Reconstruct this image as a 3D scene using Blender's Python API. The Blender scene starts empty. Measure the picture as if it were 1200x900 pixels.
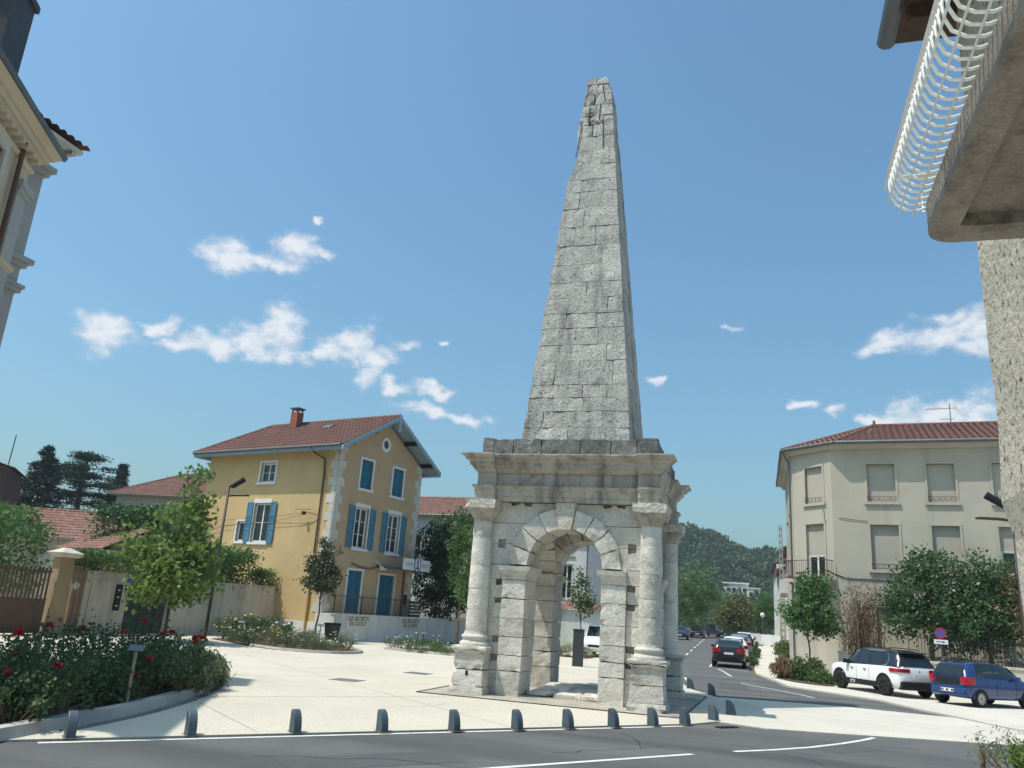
import bpy, math, random
import numpy as np
from mathutils import Matrix, Vector, noise as mnoise

random.seed(7)
RNG = np.random.default_rng(7)
SC = bpy.context.scene
COL = SC.collection
R = math.radians

# ------------------------------------------------------------------ camera
cam_data = bpy.data.cameras.new('camera')
cam_data.sensor_fit = 'HORIZONTAL'
cam_data.sensor_width = 36.0
cam_data.lens = 28.2
cam_data.clip_start = 0.05
cam_data.clip_end = 4000
cam = bpy.data.objects.new('camera', cam_data)
COL.objects.link(cam)
_r = Vector((0.95687099, 0.28297543, 0.06574804))
_u = Vector((0.01723433, -0.28121066, 0.95949129))
_f = Vector((-0.29000151, 0.91697626, 0.27395922))
cam.matrix_world = Matrix(((_r.x, _u.x, -_f.x, 0.0), (_r.y, _u.y, -_f.y, 0.0),
                           (_r.z, _u.z, -_f.z, 2.1), (0, 0, 0, 1)))
SC.camera = cam

# ------------------------------------------------------------------ light
SUN_DIR = Vector((0.80, 0.60, 0)).normalized()      # where shadows fall
SUN_EL = R(64.5)
sun_data = bpy.data.lights.new('sun', 'SUN')
sun_data.energy = 4.6
sun_data.angle = R(0.55)
sun_data.color = (1.0, 0.945, 0.855)
sun = bpy.data.objects.new('sun', sun_data)
COL.objects.link(sun)
_d = Vector((SUN_DIR.x * math.cos(SUN_EL), SUN_DIR.y * math.cos(SUN_EL), -math.sin(SUN_EL)))
sun.rotation_euler = _d.to_track_quat('-Z', 'Y').to_euler()
sun.location = (-30, -30, 60)

CLOUDS = [
 (-0.5875,0.7169,0.3754,0.0257,0.0119),
 (-0.5707,0.7318,0.3725,0.0339,0.0160),
 (-0.5446,0.7485,0.3784,0.0363,0.0141),
 (-0.5151,0.7596,0.3970,0.0305,0.0173),
 (-0.4934,0.7736,0.3976,0.0184,0.0082),
 (-0.6854,0.6774,0.2673,0.0342,0.0162),
 (-0.6985,0.6636,0.2678,0.0169,0.0085),
 (-0.6459,0.7078,0.2860,0.0175,0.0068),
 (-0.6246,0.7317,0.2729,0.0237,0.0089),
 (-0.6005,0.7496,0.2783,0.0319,0.0120),
 (-0.5689,0.7708,0.2867,0.0344,0.0172),
 (-0.5409,0.7852,0.3015,0.0306,0.0245),
 (-0.5267,0.8002,0.2868,0.0267,0.0164),
 (-0.4860,0.8226,0.2953,0.0249,0.0187),
 (-0.4633,0.8316,0.3064,0.0230,0.0167),
 (-0.4457,0.8472,0.2891,0.0273,0.0189),
 (-0.4555,0.8490,0.2679,0.0209,0.0147),
 (-0.4184,0.8710,0.2573,0.0253,0.0095),
 (-0.3849,0.8874,0.2538,0.0233,0.0074),
 (-0.3900,0.8909,0.2329,0.0359,0.0085),
 (-0.3428,0.9103,0.2320,0.0340,0.0074),
 (-0.4096,0.8596,0.3054,0.0126,0.0074),
 (-0.3736,0.8716,0.3173,0.0063,0.0042),
 (0.1522,0.9360,0.3175,0.0364,0.0105),
 (0.1898,0.9289,0.3178,0.0433,0.0160),
 (0.2180,0.9191,0.3281,0.0370,0.0148),
 (0.2335,0.9211,0.3116,0.0330,0.0147),
 (0.2021,0.9180,0.3412,0.0224,0.0075),
 (0.1335,0.9622,0.2373,0.0251,0.0077),
 (0.1720,0.9551,0.2412,0.0418,0.0142),
 (0.2088,0.9473,0.2429,0.0409,0.0177),
 (0.2398,0.9418,0.2355,0.0329,0.0146),
 (0.0936,0.9652,0.2443,0.0148,0.0089),
 (0.0570,0.9653,0.2548,0.0150,0.0060),
 (-0.0262,0.9379,0.3458,0.0184,0.0051),
 (-0.1150,0.9512,0.2863,0.0084,0.0063),
 (-0.4900,0.7597,0.4275,0.0061,0.0041),
]
_rc = random.Random(3)
for _i in range(9):                     # the same scattered fair-weather clouds all round
    _a = R(_rc.uniform(-150, 150) - 90); _e = R(_rc.uniform(12, 35))
    if math.sin(_a) > 0.3:
        continue
    CLOUDS.append((math.cos(_a)*math.cos(_e), math.sin(_a)*math.cos(_e), math.sin(_e), _rc.uniform(.03,.09), _rc.uniform(.012,.03)))

def build_world():
    w = bpy.data.worlds.new('World'); SC.world = w; w.use_nodes = True
    w.cycles.sampling_method = 'MANUAL'; w.cycles.sample_map_resolution = 256
    nt = w.node_tree; nt.nodes.clear()
    N = nt.nodes.new; Lk = nt.links.new
    out = N('ShaderNodeOutputWorld')
    sky = N('ShaderNodeTexSky'); sky.sky_type = 'NISHITA'; sky.sun_disc = False
    sky.sun_elevation = SUN_EL
    sky.sun_rotation = math.atan2(-SUN_DIR.x, -SUN_DIR.y)
    sky.altitude = 0; sky.air_density = 1.4; sky.dust_density = 3.0; sky.ozone_density = 3.0
    bg = N('ShaderNodeBackground'); bg.inputs[1].default_value = 0.148
    tc = N('ShaderNodeTexCoord')
    no = N('ShaderNodeTexNoise'); no.inputs['Scale'].default_value = 20; no.inputs['Detail'].default_value = 4
    Lk(tc.outputs['Generated'], no.inputs['Vector'])
    sub = N('ShaderNodeVectorMath'); sub.operation = 'SUBTRACT'; sub.inputs[1].default_value = (.5, .5, .5)
    Lk(no.outputs['Color'], sub.inputs[0])
    scl = N('ShaderNodeVectorMath'); scl.operation = 'SCALE'; scl.inputs['Scale'].default_value = 0.06
    Lk(sub.outputs[0], scl.inputs[0])
    add = N('ShaderNodeVectorMath'); add.operation = 'ADD'
    Lk(tc.outputs['Generated'], add.inputs[0]); Lk(scl.outputs[0], add.inputs[1])
    prev = None
    for (x, y, z, sx, sy) in CLOUDS:
        c = Vector((x, y, z)).normalized()
        rr = c.cross(Vector((0, 0, 1))).normalized(); uu = rr.cross(c)
        mt = Matrix(((rr.x, uu.x, -c.x), (rr.y, uu.y, -c.y), (rr.z, uu.z, -c.z)))
        mpn = N('ShaderNodeMapping'); mpn.vector_type = 'TEXTURE'
        mpn.inputs['Location'].default_value = c; mpn.inputs['Rotation'].default_value = mt.to_euler('XYZ')
        mpn.inputs['Scale'].default_value = (sx*1.45, sy*1.6, .25)
        Lk(add.outputs[0], mpn.inputs[0])
        ln = N('ShaderNodeVectorMath'); ln.operation = 'LENGTH'; Lk(mpn.outputs[0], ln.inputs[0])
        if prev is None:
            prev = ln.outputs['Value']
        else:
            mx = N('ShaderNodeMath'); mx.operation = 'MINIMUM'
            Lk(prev, mx.inputs[0]); Lk(ln.outputs['Value'], mx.inputs[1]); prev = mx.outputs[0]
    mr = N('ShaderNodeMapRange'); mr.interpolation_type = 'SMOOTHSTEP'
    mr.inputs['From Min'].default_value = 1.25; mr.inputs['From Max'].default_value = 0.1
    Lk(prev, mr.inputs['Value']); prev = mr.outputs[0]
    n2 = N('ShaderNodeTexNoise'); n2.inputs['Scale'].default_value = 38; n2.inputs['Detail'].default_value = 6
    n2.inputs['Roughness'].default_value = .56
    mp = N('ShaderNodeMapping'); mp.inputs['Scale'].default_value = (1, 1, 1.7)
    Lk(tc.outputs['Generated'], mp.inputs[0]); Lk(mp.outputs[0], n2.inputs['Vector'])
    m1 = N('ShaderNodeMath'); m1.operation = 'MULTIPLY_ADD'; m1.inputs[1].default_value = 1.9; m1.inputs[2].default_value = -.95
    Lk(n2.outputs['Fac'], m1.inputs[0])
    m2 = N('ShaderNodeMath'); m2.operation = 'ADD'; Lk(prev, m2.inputs[0]); Lk(m1.outputs[0], m2.inputs[1])
    m3 = N('ShaderNodeMapRange'); m3.interpolation_type = 'SMOOTHSTEP'
    m3.inputs['From Min'].default_value = .20; m3.inputs['From Max'].default_value = 1.12; m3.inputs['To Max'].default_value = .95
    Lk(m2.outputs[0], m3.inputs['Value'])
    mk_ = N('ShaderNodeMath'); mk_.operation = 'MULTIPLY'
    mm = N('ShaderNodeMapRange'); mm.inputs['From Max'].default_value = .12
    Lk(prev, mm.inputs['Value']); Lk(mm.outputs[0], mk_.inputs[0]); Lk(m3.outputs[0], mk_.inputs[1])
    mix = N('ShaderNodeMix'); mix.data_type = 'RGBA'
    Lk(mk_.outputs[0], mix.inputs['Factor'])
    wb = N('ShaderNodeVectorMath'); wb.operation = 'MULTIPLY'; wb.inputs[1].default_value = (.70, .995, 1.08)   # the camera's white balance
    Lk(sky.outputs[0], wb.inputs[0]); Lk(wb.outputs[0], mix.inputs['A'])
    cm = N('ShaderNodeMix'); cm.data_type = 'RGBA'; cm.inputs['A'].default_value = (4.1, 4.7, 5.4, 1); cm.inputs['B'].default_value = (5.7, 5.95, 6.3, 1)
    cr = N('ShaderNodeMapRange'); cr.inputs['From Min'].default_value = .45; cr.inputs['From Max'].default_value = 1.15
    Lk(m2.outputs[0], cr.inputs['Value']); Lk(cr.outputs[0], cm.inputs['Factor']); Lk(cm.outputs['Result'], mix.inputs['B'])
    Lk(mix.outputs['Result'], bg.inputs[0]); Lk(bg.outputs[0], out.inputs[0])
build_world()

SC.view_settings.view_transform = 'Standard'
SC.view_settings.look = 'None'
SC.view_settings.gamma = 1.0
SC.view_settings.use_curve_mapping = False
SC.view_settings.exposure = 0.0
SC.render.engine = 'CYCLES'
SC.cycles.use_denoising = True
SC.cycles.max_bounces = 6
SC.cycles.transparent_max_bounces = 6

# ------------------------------------------------------------------ materials
MATS = {}
def mk(name, base, base2=None, ns=2.0, rough=.85, bump=0.0, bs=30.0, rnd=0.0, stain=None, ss=.8, st=(.52, .7),
       metal=0.0, spec=.3, coat=0.0, fine=.12, fs=60.0, transl=None, streak=None, bump2=0.0, island=0.0, trans=0.0, ior=1.45, emit=None, pits=None, lanes=None):
    m = bpy.data.materials.new(name); m.use_nodes = True
    nt = m.node_tree; nt.nodes.clear(); N = nt.nodes.new; Lk = nt.links.new
    out = N('ShaderNodeOutputMaterial'); b = N('ShaderNodeBsdfPrincipled')
    Lk(b.outputs[0], out.inputs[0])
    geo = N('ShaderNodeNewGeometry')
    def noise(s, d=5, rgh=.55, sc=None):
        n = N('ShaderNodeTexNoise'); n.inputs['Scale'].default_value = s; n.inputs['Detail'].default_value = d
        n.inputs['Roughness'].default_value = rgh
        if sc:
            mp = N('ShaderNodeMapping'); mp.inputs['Scale'].default_value = sc
            Lk(geo.outputs['Position'], mp.inputs[0]); Lk(mp.outputs[0], n.inputs['Vector'])
        else:
            Lk(geo.outputs['Position'], n.inputs['Vector'])
        return n.outputs['Fac']
    def rng(v, a, b_, c=0., d=1.):
        r = N('ShaderNodeMapRange'); r.inputs['From Min'].default_value = a; r.inputs['From Max'].default_value = b_
        r.inputs['To Min'].default_value = c; r.inputs['To Max'].default_value = d; Lk(v, r.inputs['Value']); return r.outputs[0]
    def mixc(f, a, c):
        x = N('ShaderNodeMix'); x.data_type = 'RGBA'
        if f is not None: Lk(f, x.inputs['Factor'])
        for k, v in (('A', a), ('B', c)):
            if isinstance(v, tuple): x.inputs[k].default_value = (*v[:3], 1)
            else: Lk(v, x.inputs[k])
        return x.outputs['Result']
    col = base
    if base2 is not None:
        col = mixc(rng(noise(ns), .35, .65), base, base2)
    if stain is not None:
        col = mixc(rng(noise(ss, 8, .65), st[0], st[1]), col, stain)
    if streak is not None:
        col = mixc(rng(noise(streak[1], 6, .6, (1, 1, .12)), .5, .72), col, streak[0])
    if lanes is not None:          # long worn bands along a road direction
        mp = N('ShaderNodeMapping'); mp.inputs['Rotation'].default_value = (0, 0, -lanes[1]); mp.inputs['Scale'].default_value = (.035, .75, 1)
        n_ = N('ShaderNodeTexNoise'); n_.inputs['Scale'].default_value = 1.0; n_.inputs['Detail'].default_value = 4
        Lk(geo.outputs['Position'], mp.inputs[0]); Lk(mp.outputs[0], n_.inputs['Vector']); col = mixc(rng(n_.outputs['Fac'], .45, .68), col, lanes[0])
    if pits is not None:
        col = mixc(rng(noise(pits[1], 4, .6), pits[2], pits[3]), col, pits[0])
    mul = None
    if fine:
        mul = rng(noise(fs, 3), .3, .7, 1 - fine, 1 + fine)
    if rnd:
        oi = N('ShaderNodeObjectInfo'); v = rng(oi.outputs['Random'], 0, 1, 1 - rnd, 1 + rnd)
        if mul is None: mul = v
        else:
            q = N('ShaderNodeMath'); q.operation = 'MULTIPLY'; Lk(mul, q.inputs[0]); Lk(v, q.inputs[1]); mul = q.outputs[0]
    if island:
        v = rng(geo.outputs['Random Per Island'], 0, 1, 1 - island, 1 + island)
        if mul is None: mul = v
        else:
            q = N('ShaderNodeMath'); q.operation = 'MULTIPLY'; Lk(mul, q.inputs[0]); Lk(v, q.inputs[1]); mul = q.outputs[0]
    if mul is not None:
        vm = N('ShaderNodeVectorMath'); vm.operation = 'SCALE'
        if isinstance(col, tuple): vm.inputs[0].default_value = col[:3]
        else: Lk(col, vm.inputs[0])
        Lk(mul, vm.inputs['Scale']); col = vm.outputs[0]
    if isinstance(col, tuple): b.inputs['Base Color'].default_value = (*col[:3], 1)
    else: Lk(col, b.inputs['Base Color'])
    b.inputs['Roughness'].default_value = rough; b.inputs['Metallic'].default_value = metal
    b.inputs['Specular IOR Level'].default_value = spec; b.inputs['Coat Weight'].default_value = coat
    b.inputs['IOR'].default_value = ior
    if trans: b.inputs['Transmission Weight'].default_value = trans
    if emit:
        b.inputs['Emission Color'].default_value = (*emit[:3], 1); b.inputs['Emission Strength'].default_value = emit[3]
    if bump:
        bp = N('ShaderNodeBump'); bp.inputs['Strength'].default_value = 1.0; bp.inputs['Distance'].default_value = bump
        Lk(noise(bs, 6, .62), bp.inputs['Height']); last = bp
        if bump2:
            bq = N('ShaderNodeBump'); bq.inputs['Strength'].default_value = 1.0; bq.inputs['Distance'].default_value = bump2
            Lk(noise(bs*.16, 4, .5), bq.inputs['Height']); Lk(bp.outputs[0], bq.inputs['Normal']); last = bq
        Lk(last.outputs[0], b.inputs['Normal'])
    if transl is not None:
        t = N('ShaderNodeBsdfTranslucent'); t.inputs[0].default_value = (*transl[:3], 1)
        ms = N('ShaderNodeMixShader'); ms.inputs[0].default_value = transl[3]
        Lk(b.outputs[0], ms.inputs[1]); Lk(t.outputs[0], ms.inputs[2]); Lk(ms.outputs[0], out.inputs[0])
    MATS[name] = m
    return m

def leafmat(name, c, c2, t=None, isl=.35, rough=.55, spec=.25):
    return mk(name, c, c2, ns=.9, rough=rough, spec=spec, fine=0, island=isl, transl=(*(t or tuple(x*1.5 for x in c)), .28))

# ------------------------------------------------------------------ mesh helpers
class MB:
    def __init__(self): self.v = []; self.f = []
    def add(self, vs, fs):
        o = len(self.v); self.v.extend([tuple(p) for p in vs]); self.f.extend([tuple(i + o for i in f) for f in fs]); return self
    def convex(self, vs, fs):
        c = np.mean(np.array(vs, float), axis=0); out = []
        for f in fs:
            p = np.array([vs[i] for i in f], float)
            n = np.zeros(3)
            for k in range(1, len(f) - 1): n += np.cross(p[k] - p[0], p[k+1] - p[0])
            out.append(tuple(reversed(f)) if n @ (p.mean(0) - c) < 0 else tuple(f))
        return self.add(vs, out)
    def box(self, x0, x1, y0, y1, z0, z1):
        return self.hexa([(x0,y0,z0),(x1,y0,z0),(x1,y1,z0),(x0,y1,z0),(x0,y0,z1),(x1,y0,z1),(x1,y1,z1),(x0,y1,z1)])
    def hexa(self, c):
        return self.convex(c, [(0,3,2,1),(4,5,6,7),(0,1,5,4),(1,2,6,5),(2,3,7,6),(3,0,4,7)])
    def stone(self, c, ch=.012, jit=0.0, chip=0.0, rg=random):
        """a hexahedron with worn (chamfered) edges"""
        idx = {(0,0,0):0,(1,0,0):1,(1,1,0):2,(0,1,0):3,(0,0,1):4,(1,0,1):5,(1,1,1):6,(0,1,1):7}
        P = {k: np.array(c[i], float) + np.array([rg.uniform(-jit, jit) for _ in range(3)]) for k, i in idx.items()}
        V = []; I = {}
        for k in P:
            e = ch
            if chip and rg.random() < chip: e = ch * rg.uniform(2, 6)
            dirs = []
            for ax in range(3):
                kk = list(k); kk[ax] = 1 - kk[ax]; d = P[tuple(kk)] - P[k]; L = np.linalg.norm(d)
                dirs.append(d / max(L, 1e-6) * min(e, L * .3))
            for m in range(3):
                p = P[k].copy()
                for ax in range(3):
                    if ax != m: p = p + dirs[ax]
                I[(k, m)] = len(V); V.append(p)
        F = []
        for m in range(3):
            o = [a for a in range(3) if a != m]
            for s in (0, 1):
                q = []
                for (a, b_) in ((0,0),(1,0),(1,1),(0,1)):
                    k = [0,0,0]; k[m] = s; k[o[0]] = a; k[o[1]] = b_; q.append(I[(tuple(k), m)])
                F.append(tuple(q))
        for ax in range(3):
            o = [a for a in range(3) if a != ax]
            for (a, b_) in ((0,0),(1,0),(1,1),(0,1)):
                k = [0,0,0]; k[o[0]] = a; k[o[1]] = b_; k2 = list(k); k2[ax] = 1
                k = tuple(k); k2 = tuple(k2)
                F.append((I[(k, o[0])], I[(k2, o[0])], I[(k2, o[1])], I[(k, o[1])]))
        for k in P: F.append((I[(k,0)], I[(k,1)], I[(k,2)]))
        return self.convex(V, F)
    def rough(self, c, cell=.14, amp=.006, edge=.012, seed=0, maxn=6):
        """a worn block: hexahedron whose faces are gridded and weathered, edges chipped"""
        C = np.array(c, float); from_n = mnoise.noise
        la = [np.linalg.norm(C[1]-C[0]), np.linalg.norm(C[3]-C[0]), np.linalg.norm(C[4]-C[0])]
        n = [int(min(maxn, max(2, round(l/cell)))) for l in la]; ctr = C.mean(0); idx = {}; V = []
        def vid(i, j, k):
            if (i,j,k) in idx: return idx[(i,j,k)]
            u, v, w = i/n[0], j/n[1], k/n[2]
            p = ((C[0]*(1-u)+C[1]*u)*(1-v)+(C[3]*(1-u)+C[2]*u)*v)*(1-w)+((C[4]*(1-u)+C[5]*u)*(1-v)+(C[7]*(1-u)+C[6]*u)*v)*w
            ne = (i in (0,n[0]))+(j in (0,n[1]))+(k in (0,n[2]))
            q = Vector(p)*5.0+Vector((seed*7.3, seed*3.1, seed*1.7)); d = Vector((from_n(q), from_n(q+Vector((31,7,3))), from_n(q+Vector((5,47,11)))))
            p = p+np.array(d)*amp
            if ne >= 2:
                e = max(0.0, from_n(q*1.9+Vector((9,2,77)))+.12); g = edge*(.25+2.6*e*e*3)*(1.5 if ne == 3 else 1)
                dirv = np.zeros(3)
                for (a, m_, ax) in ((i,n[0],(C[1]-C[0])/la[0]),(j,n[1],(C[3]-C[0])/la[1]),(k,n[2],(C[4]-C[0])/la[2])):
                    if a == 0: dirv += ax
                    elif a == m_: dirv -= ax
                p = p+dirv*g*.7
            idx[(i,j,k)] = len(V); V.append(tuple(p)); return idx[(i,j,k)]
        F = []
        for ax in range(3):
            o1, o2 = [a for a in range(3) if a != ax]
            for s_ in (0, n[ax]):
                for a in range(n[o1]):
                    for b in range(n[o2]):
                        q = []
                        for (da, db) in ((0,0),(1,0),(1,1),(0,1)):
                            t = [0,0,0]; t[ax] = s_; t[o1] = a+da; t[o2] = b+db; q.append(vid(*t))
                        F.append(tuple(q))
        return self.convex(V, F)
    def sbox(self, x0, x1, y0, y1, z0, z1, ch=.012, jit=.004, chip=.15):
        return self.stone([(x0,y0,z0),(x1,y0,z0),(x1,y1,z0),(x0,y1,z0),(x0,y0,z1),(x1,y0,z1),(x1,y1,z1),(x0,y1,z1)], ch, jit, chip)
    def prism(self, poly, mapf, d0, d1):
        """poly: 2-D points; mapf(a,b,d)->3-D; extruded from d0 to d1"""
        n = len(poly)
        vs = [mapf(a, b_, d0) for a, b_ in poly] + [mapf(a, b_, d1) for a, b_ in poly]
        fs = [tuple(range(n)), tuple(range(2*n-1, n-1, -1))] + [(i, i+n, (i+1) % n + n, (i+1) % n) for i in range(n)]
        A = sum(poly[i][0]*poly[(i+1) % n][1] - poly[(i+1) % n][0]*poly[i][1] for i in range(n))
        # orientation test
        e1 = np.array(mapf(1,0,0), float) - np.array(mapf(0,0,0), float); e2 = np.array(mapf(0,1,0), float) - np.array(mapf(0,0,0), float)
        e3 = np.array(mapf(0,0,1), float) - np.array(mapf(0,0,0), float)
        sgn = np.dot(np.cross(e1, e2), e3) * A * (d1 - d0)
        if sgn > 0: fs = [tuple(reversed(f)) for f in fs]
        return self.add(vs, fs)
    def tube(self, path, r, n=6, r1=None, cap=True):
        pts = [np.array(p, float) for p in path]; m = len(pts)
        rs = r if isinstance(r, (list, tuple)) else [r + ((r1 if r1 is not None else r) - r) * i / max(1, m-1) for i in range(m)]
        o = len(self.v); up = None
        for i in range(m):
            t = pts[min(i+1, m-1)] - pts[max(i-1, 0)]; t = t / (np.linalg.norm(t) + 1e-9)
            if up is None: up = np.array([0,0,1.]) if abs(t[2]) < .9 else np.array([1.,0,0])
            a = np.cross(t, up); a /= np.linalg.norm(a) + 1e-9; b_ = np.cross(a, t); up = b_
            for k in range(n):
                th = 2*math.pi*k/n
                self.v.append(tuple(pts[i] + rs[i]*(math.cos(th)*a + math.sin(th)*b_)))
        for i in range(m-1):
            for k in range(n):
                k2 = (k+1) % n
                self.f.append((o+i*n+k, o+(i+1)*n+k, o+(i+1)*n+k2, o+i*n+k2))
        if cap:
            self.f.append(tuple(o+k for k in range(n))); self.f.append(tuple(o+(m-1)*n+k for k in reversed(range(n))))
        return self
    def lathe(self, prof, c=(0,0), n=20, a0=0, a1=2*math.pi):
        full = abs(a1-a0-2*math.pi) < 1e-6; o = len(self.v); cnt = n if full else n+1
        for (r, z) in prof:
            for k in range(cnt):
                th = a0 + (a1-a0)*k/n
                self.v.append((c[0]+r*math.cos(th), c[1]+r*math.sin(th), z))
        for i in range(len(prof)-1):
            for k in range(n):
                k2 = (k+1) % cnt
                self.f.append((o+i*cnt+k, o+i*cnt+k2, o+(i+1)*cnt+k2, o+(i+1)*cnt+k))
        for row, rev in ((0, True), (len(prof)-1, False)):       # caps on their own vertices: crisp edges
            c0 = len(self.v); self.v.extend(self.v[o+row*cnt:o+row*cnt+cnt])
            self.f.append(tuple(c0+k for k in (reversed(range(cnt)) if rev else range(cnt))))
        return self
    def quad(self, a, b_, c, d): return self.add([a, b_, c, d], [(0,1,2,3)])
    def mesh(self, name):
        me = bpy.data.meshes.new(name); me.from_pydata(self.v, [], self.f); me.update(); return me

def link(name, me, mat, parent=None, smooth=False):
    o = bpy.data.objects.new(name, me); COL.objects.link(o)
    if mat is not None:
        if len(me.materials) == 0: me.materials.append(MATS[mat] if isinstance(mat, str) else mat)
    if smooth:
        me.polygons.foreach_set('use_smooth', [len(p_.vertices) <= 4 for p_ in me.polygons])
    if parent is not None: o.parent = parent
    return o

def part(name, mb, mat, parent=None, smooth=False):
    return link(name, mb.mesh(name), mat, parent, smooth)

def bevel(o, w=.01, seg=2):
    m = o.modifiers.new('bevel', 'BEVEL'); m.width = w; m.segments = seg; m.limit_method = 'ANGLE'; m.angle_limit = R(35); return o

def tag(o, label=None, cat=None, group=None, kind=None):
    if label: o['label'] = label
    if cat: o['category'] = cat
    if group: o['group'] = group
    if kind: o['kind'] = kind
    return o

def thing(name, label, cat, loc=(0,0,0), rz=0.0, group=None):
    o = bpy.data.objects.new(name, None); COL.objects.link(o); o.empty_display_size = .3
    o.location = loc; o.rotation_euler = (0, 0, rz)
    return tag(o, label, cat, group)

def copy_tree(o, parent=None):
    c = o.copy(); COL.objects.link(c); c.parent = parent
    for ch in o.children: copy_tree(ch, c)
    return c

def npmesh(name, V, F):
    """V (n,3) array, F (m,k) array of equal-size faces"""
    me = bpy.data.meshes.new(name); n = len(V); m, k = F.shape
    me.vertices.add(n); me.vertices.foreach_set('co', np.asarray(V, np.float32).ravel())
    me.loops.add(m*k); me.loops.foreach_set('vertex_index', F.astype(np.int32).ravel())
    me.polygons.add(m); me.polygons.foreach_set('loop_start', np.arange(0, m*k, k, dtype=np.int32))
    me.polygons.foreach_set('loop_total', np.full(m, k, np.int32))
    me.update(calc_edges=True); return me

def leaf_mesh(name, C, size, rng, flat=.0, aspect=.62, spread=.35, droop=0.0):
    """small folded leaf faces centred on C (n,3)"""
    n = len(C); C = np.asarray(C, float)
    a = rng.normal(size=(n,3)); a[:,2] = a[:,2]*(1-flat) - droop; a /= np.linalg.norm(a, axis=1)[:,None] + 1e-9
    b = rng.normal(size=(n,3)); b -= (b*a).sum(1)[:,None]*a; b /= np.linalg.norm(b, axis=1)[:,None] + 1e-9
    nn = np.cross(a, b)
    s = size*(1 + rng.uniform(-spread, spread, n))[:,None]
    p0 = C - a*s*.5; p2 = C + a*s*.5
    p1 = C + b*s*aspect*.5 + nn*s*.10; p3 = C - b*s*aspect*.5 + nn*s*.10
    V = np.stack([p0,p1,p2,p3], 1).reshape(-1,3); F = np.arange(n*4).reshape(n,4)
    return npmesh(name, V, F)

def gz(y):
    return 0.0 if y < 48 else .0105*(min(y, 170)-48)
# ------------------------------------------------------------------ material library
mk('plaza_concrete', (.56,.51,.415), (.50,.455,.37), ns=.35, rough=.9, bump=.004, bs=55, stain=(.44,.40,.325), ss=.33, st=(.52,.8), fine=.16, fs=28, pits=((.30,.27,.22),6,.66,.72))
mk('pale_concrete', (.57,.53,.455), (.50,.465,.40), ns=.5, rough=.9, bump=.004, bs=55, stain=(.38,.35,.30), ss=.6, st=(.6,.8), fine=.12, fs=30)
mk('asphalt', (.125,.124,.12), (.10,.10,.10), ns=.5, rough=.9, bump=.006, bs=120, fine=.3, fs=70, stain=(.155,.148,.135), ss=.35, st=(.5,.75), lanes=((.075,.075,.074), R(51)), pits=((.19,.185,.175),45,.66,.72))
mk('marking', (.68,.67,.62), (.55,.54,.50), ns=4, rough=.8, stain=(.25,.25,.24), ss=7, st=(.58,.72), fine=.1)
mk('ground', (.17,.15,.085), (.09,.105,.045), ns=.15, rough=.95, bump=.02, bs=6, fine=.25, fs=9)
mk('soil', (.075,.052,.036), (.12,.085,.06), ns=4, rough=.95, bump=.03, bs=18, fine=.3)
mk('kerb', (.43,.41,.37), (.36,.345,.315), ns=2, rough=.85, bump=.004, bs=60, rnd=.12, fine=.14)
mk('kerb_grey', (.17,.17,.165), (.14,.14,.135), ns=2, rough=.85, bump=.004, bs=60, rnd=.1)
mk('steel_edge', (.05,.05,.05), rough=.6, metal=.6, fine=.2)
# the monument: pale limestone below, weathered and blackened above
mk('limestone', (.665,.63,.56), (.54,.51,.45), ns=1.6, rough=.92, bump=.022, bs=22, bump2=.04, rnd=.11, pits=((.17,.15,.125),17,.635,.69), stain=(.27,.25,.22), ss=1.5, st=(.54,.76), fine=.22, fs=34)
mk('limestone_warm', (.49,.44,.365), (.40,.365,.31), ns=2.2, rough=.92, bump=.014, bs=28, bump2=.025, rnd=.12, pits=((.14,.125,.105),15,.64,.70), stain=(.17,.155,.13), ss=2.2, st=(.56,.7), streak=((.19,.17,.145), 2.6), fine=.2, fs=40)
mk('limestone_fresh', (.62,.58,.49), (.47,.43,.36), ns=9, rough=.95, bump=.05, bs=13, bump2=.02, rnd=.06, fine=.25, fs=30)
mk('limestone_grey', (.49,.465,.42), (.395,.375,.34), ns=1.9, rough=.95, bump=.03, bs=15, bump2=.035, rnd=.10, pits=((.12,.115,.105),11,.60,.68), stain=(.13,.125,.118), ss=1.1, st=(.55,.78), streak=((.15,.145,.135), 2.0), fine=.34, fs=20)
mk('black_crust', (.13,.13,.127), (.21,.205,.195), ns=4, rough=.95, bump=.02, bs=24, bump2=.02, rnd=.22, stain=(.33,.31,.28), ss=3.2, st=(.6,.75), fine=.35, fs=24)
mk('apron_stone', (.42,.385,.32), (.33,.30,.255), ns=1.5, rough=.93, bump=.01, bs=25, stain=(.2,.18,.15), ss=1.2, st=(.5,.75), fine=.2)
mk('iron_rust', (.13,.085,.065), (.09,.065,.055), ns=9, rough=.85, fine=.2)
mk('mortar', (.22,.20,.17), (.15,.135,.115), ns=5, rough=.95, bump=.01, bs=40)
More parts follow.
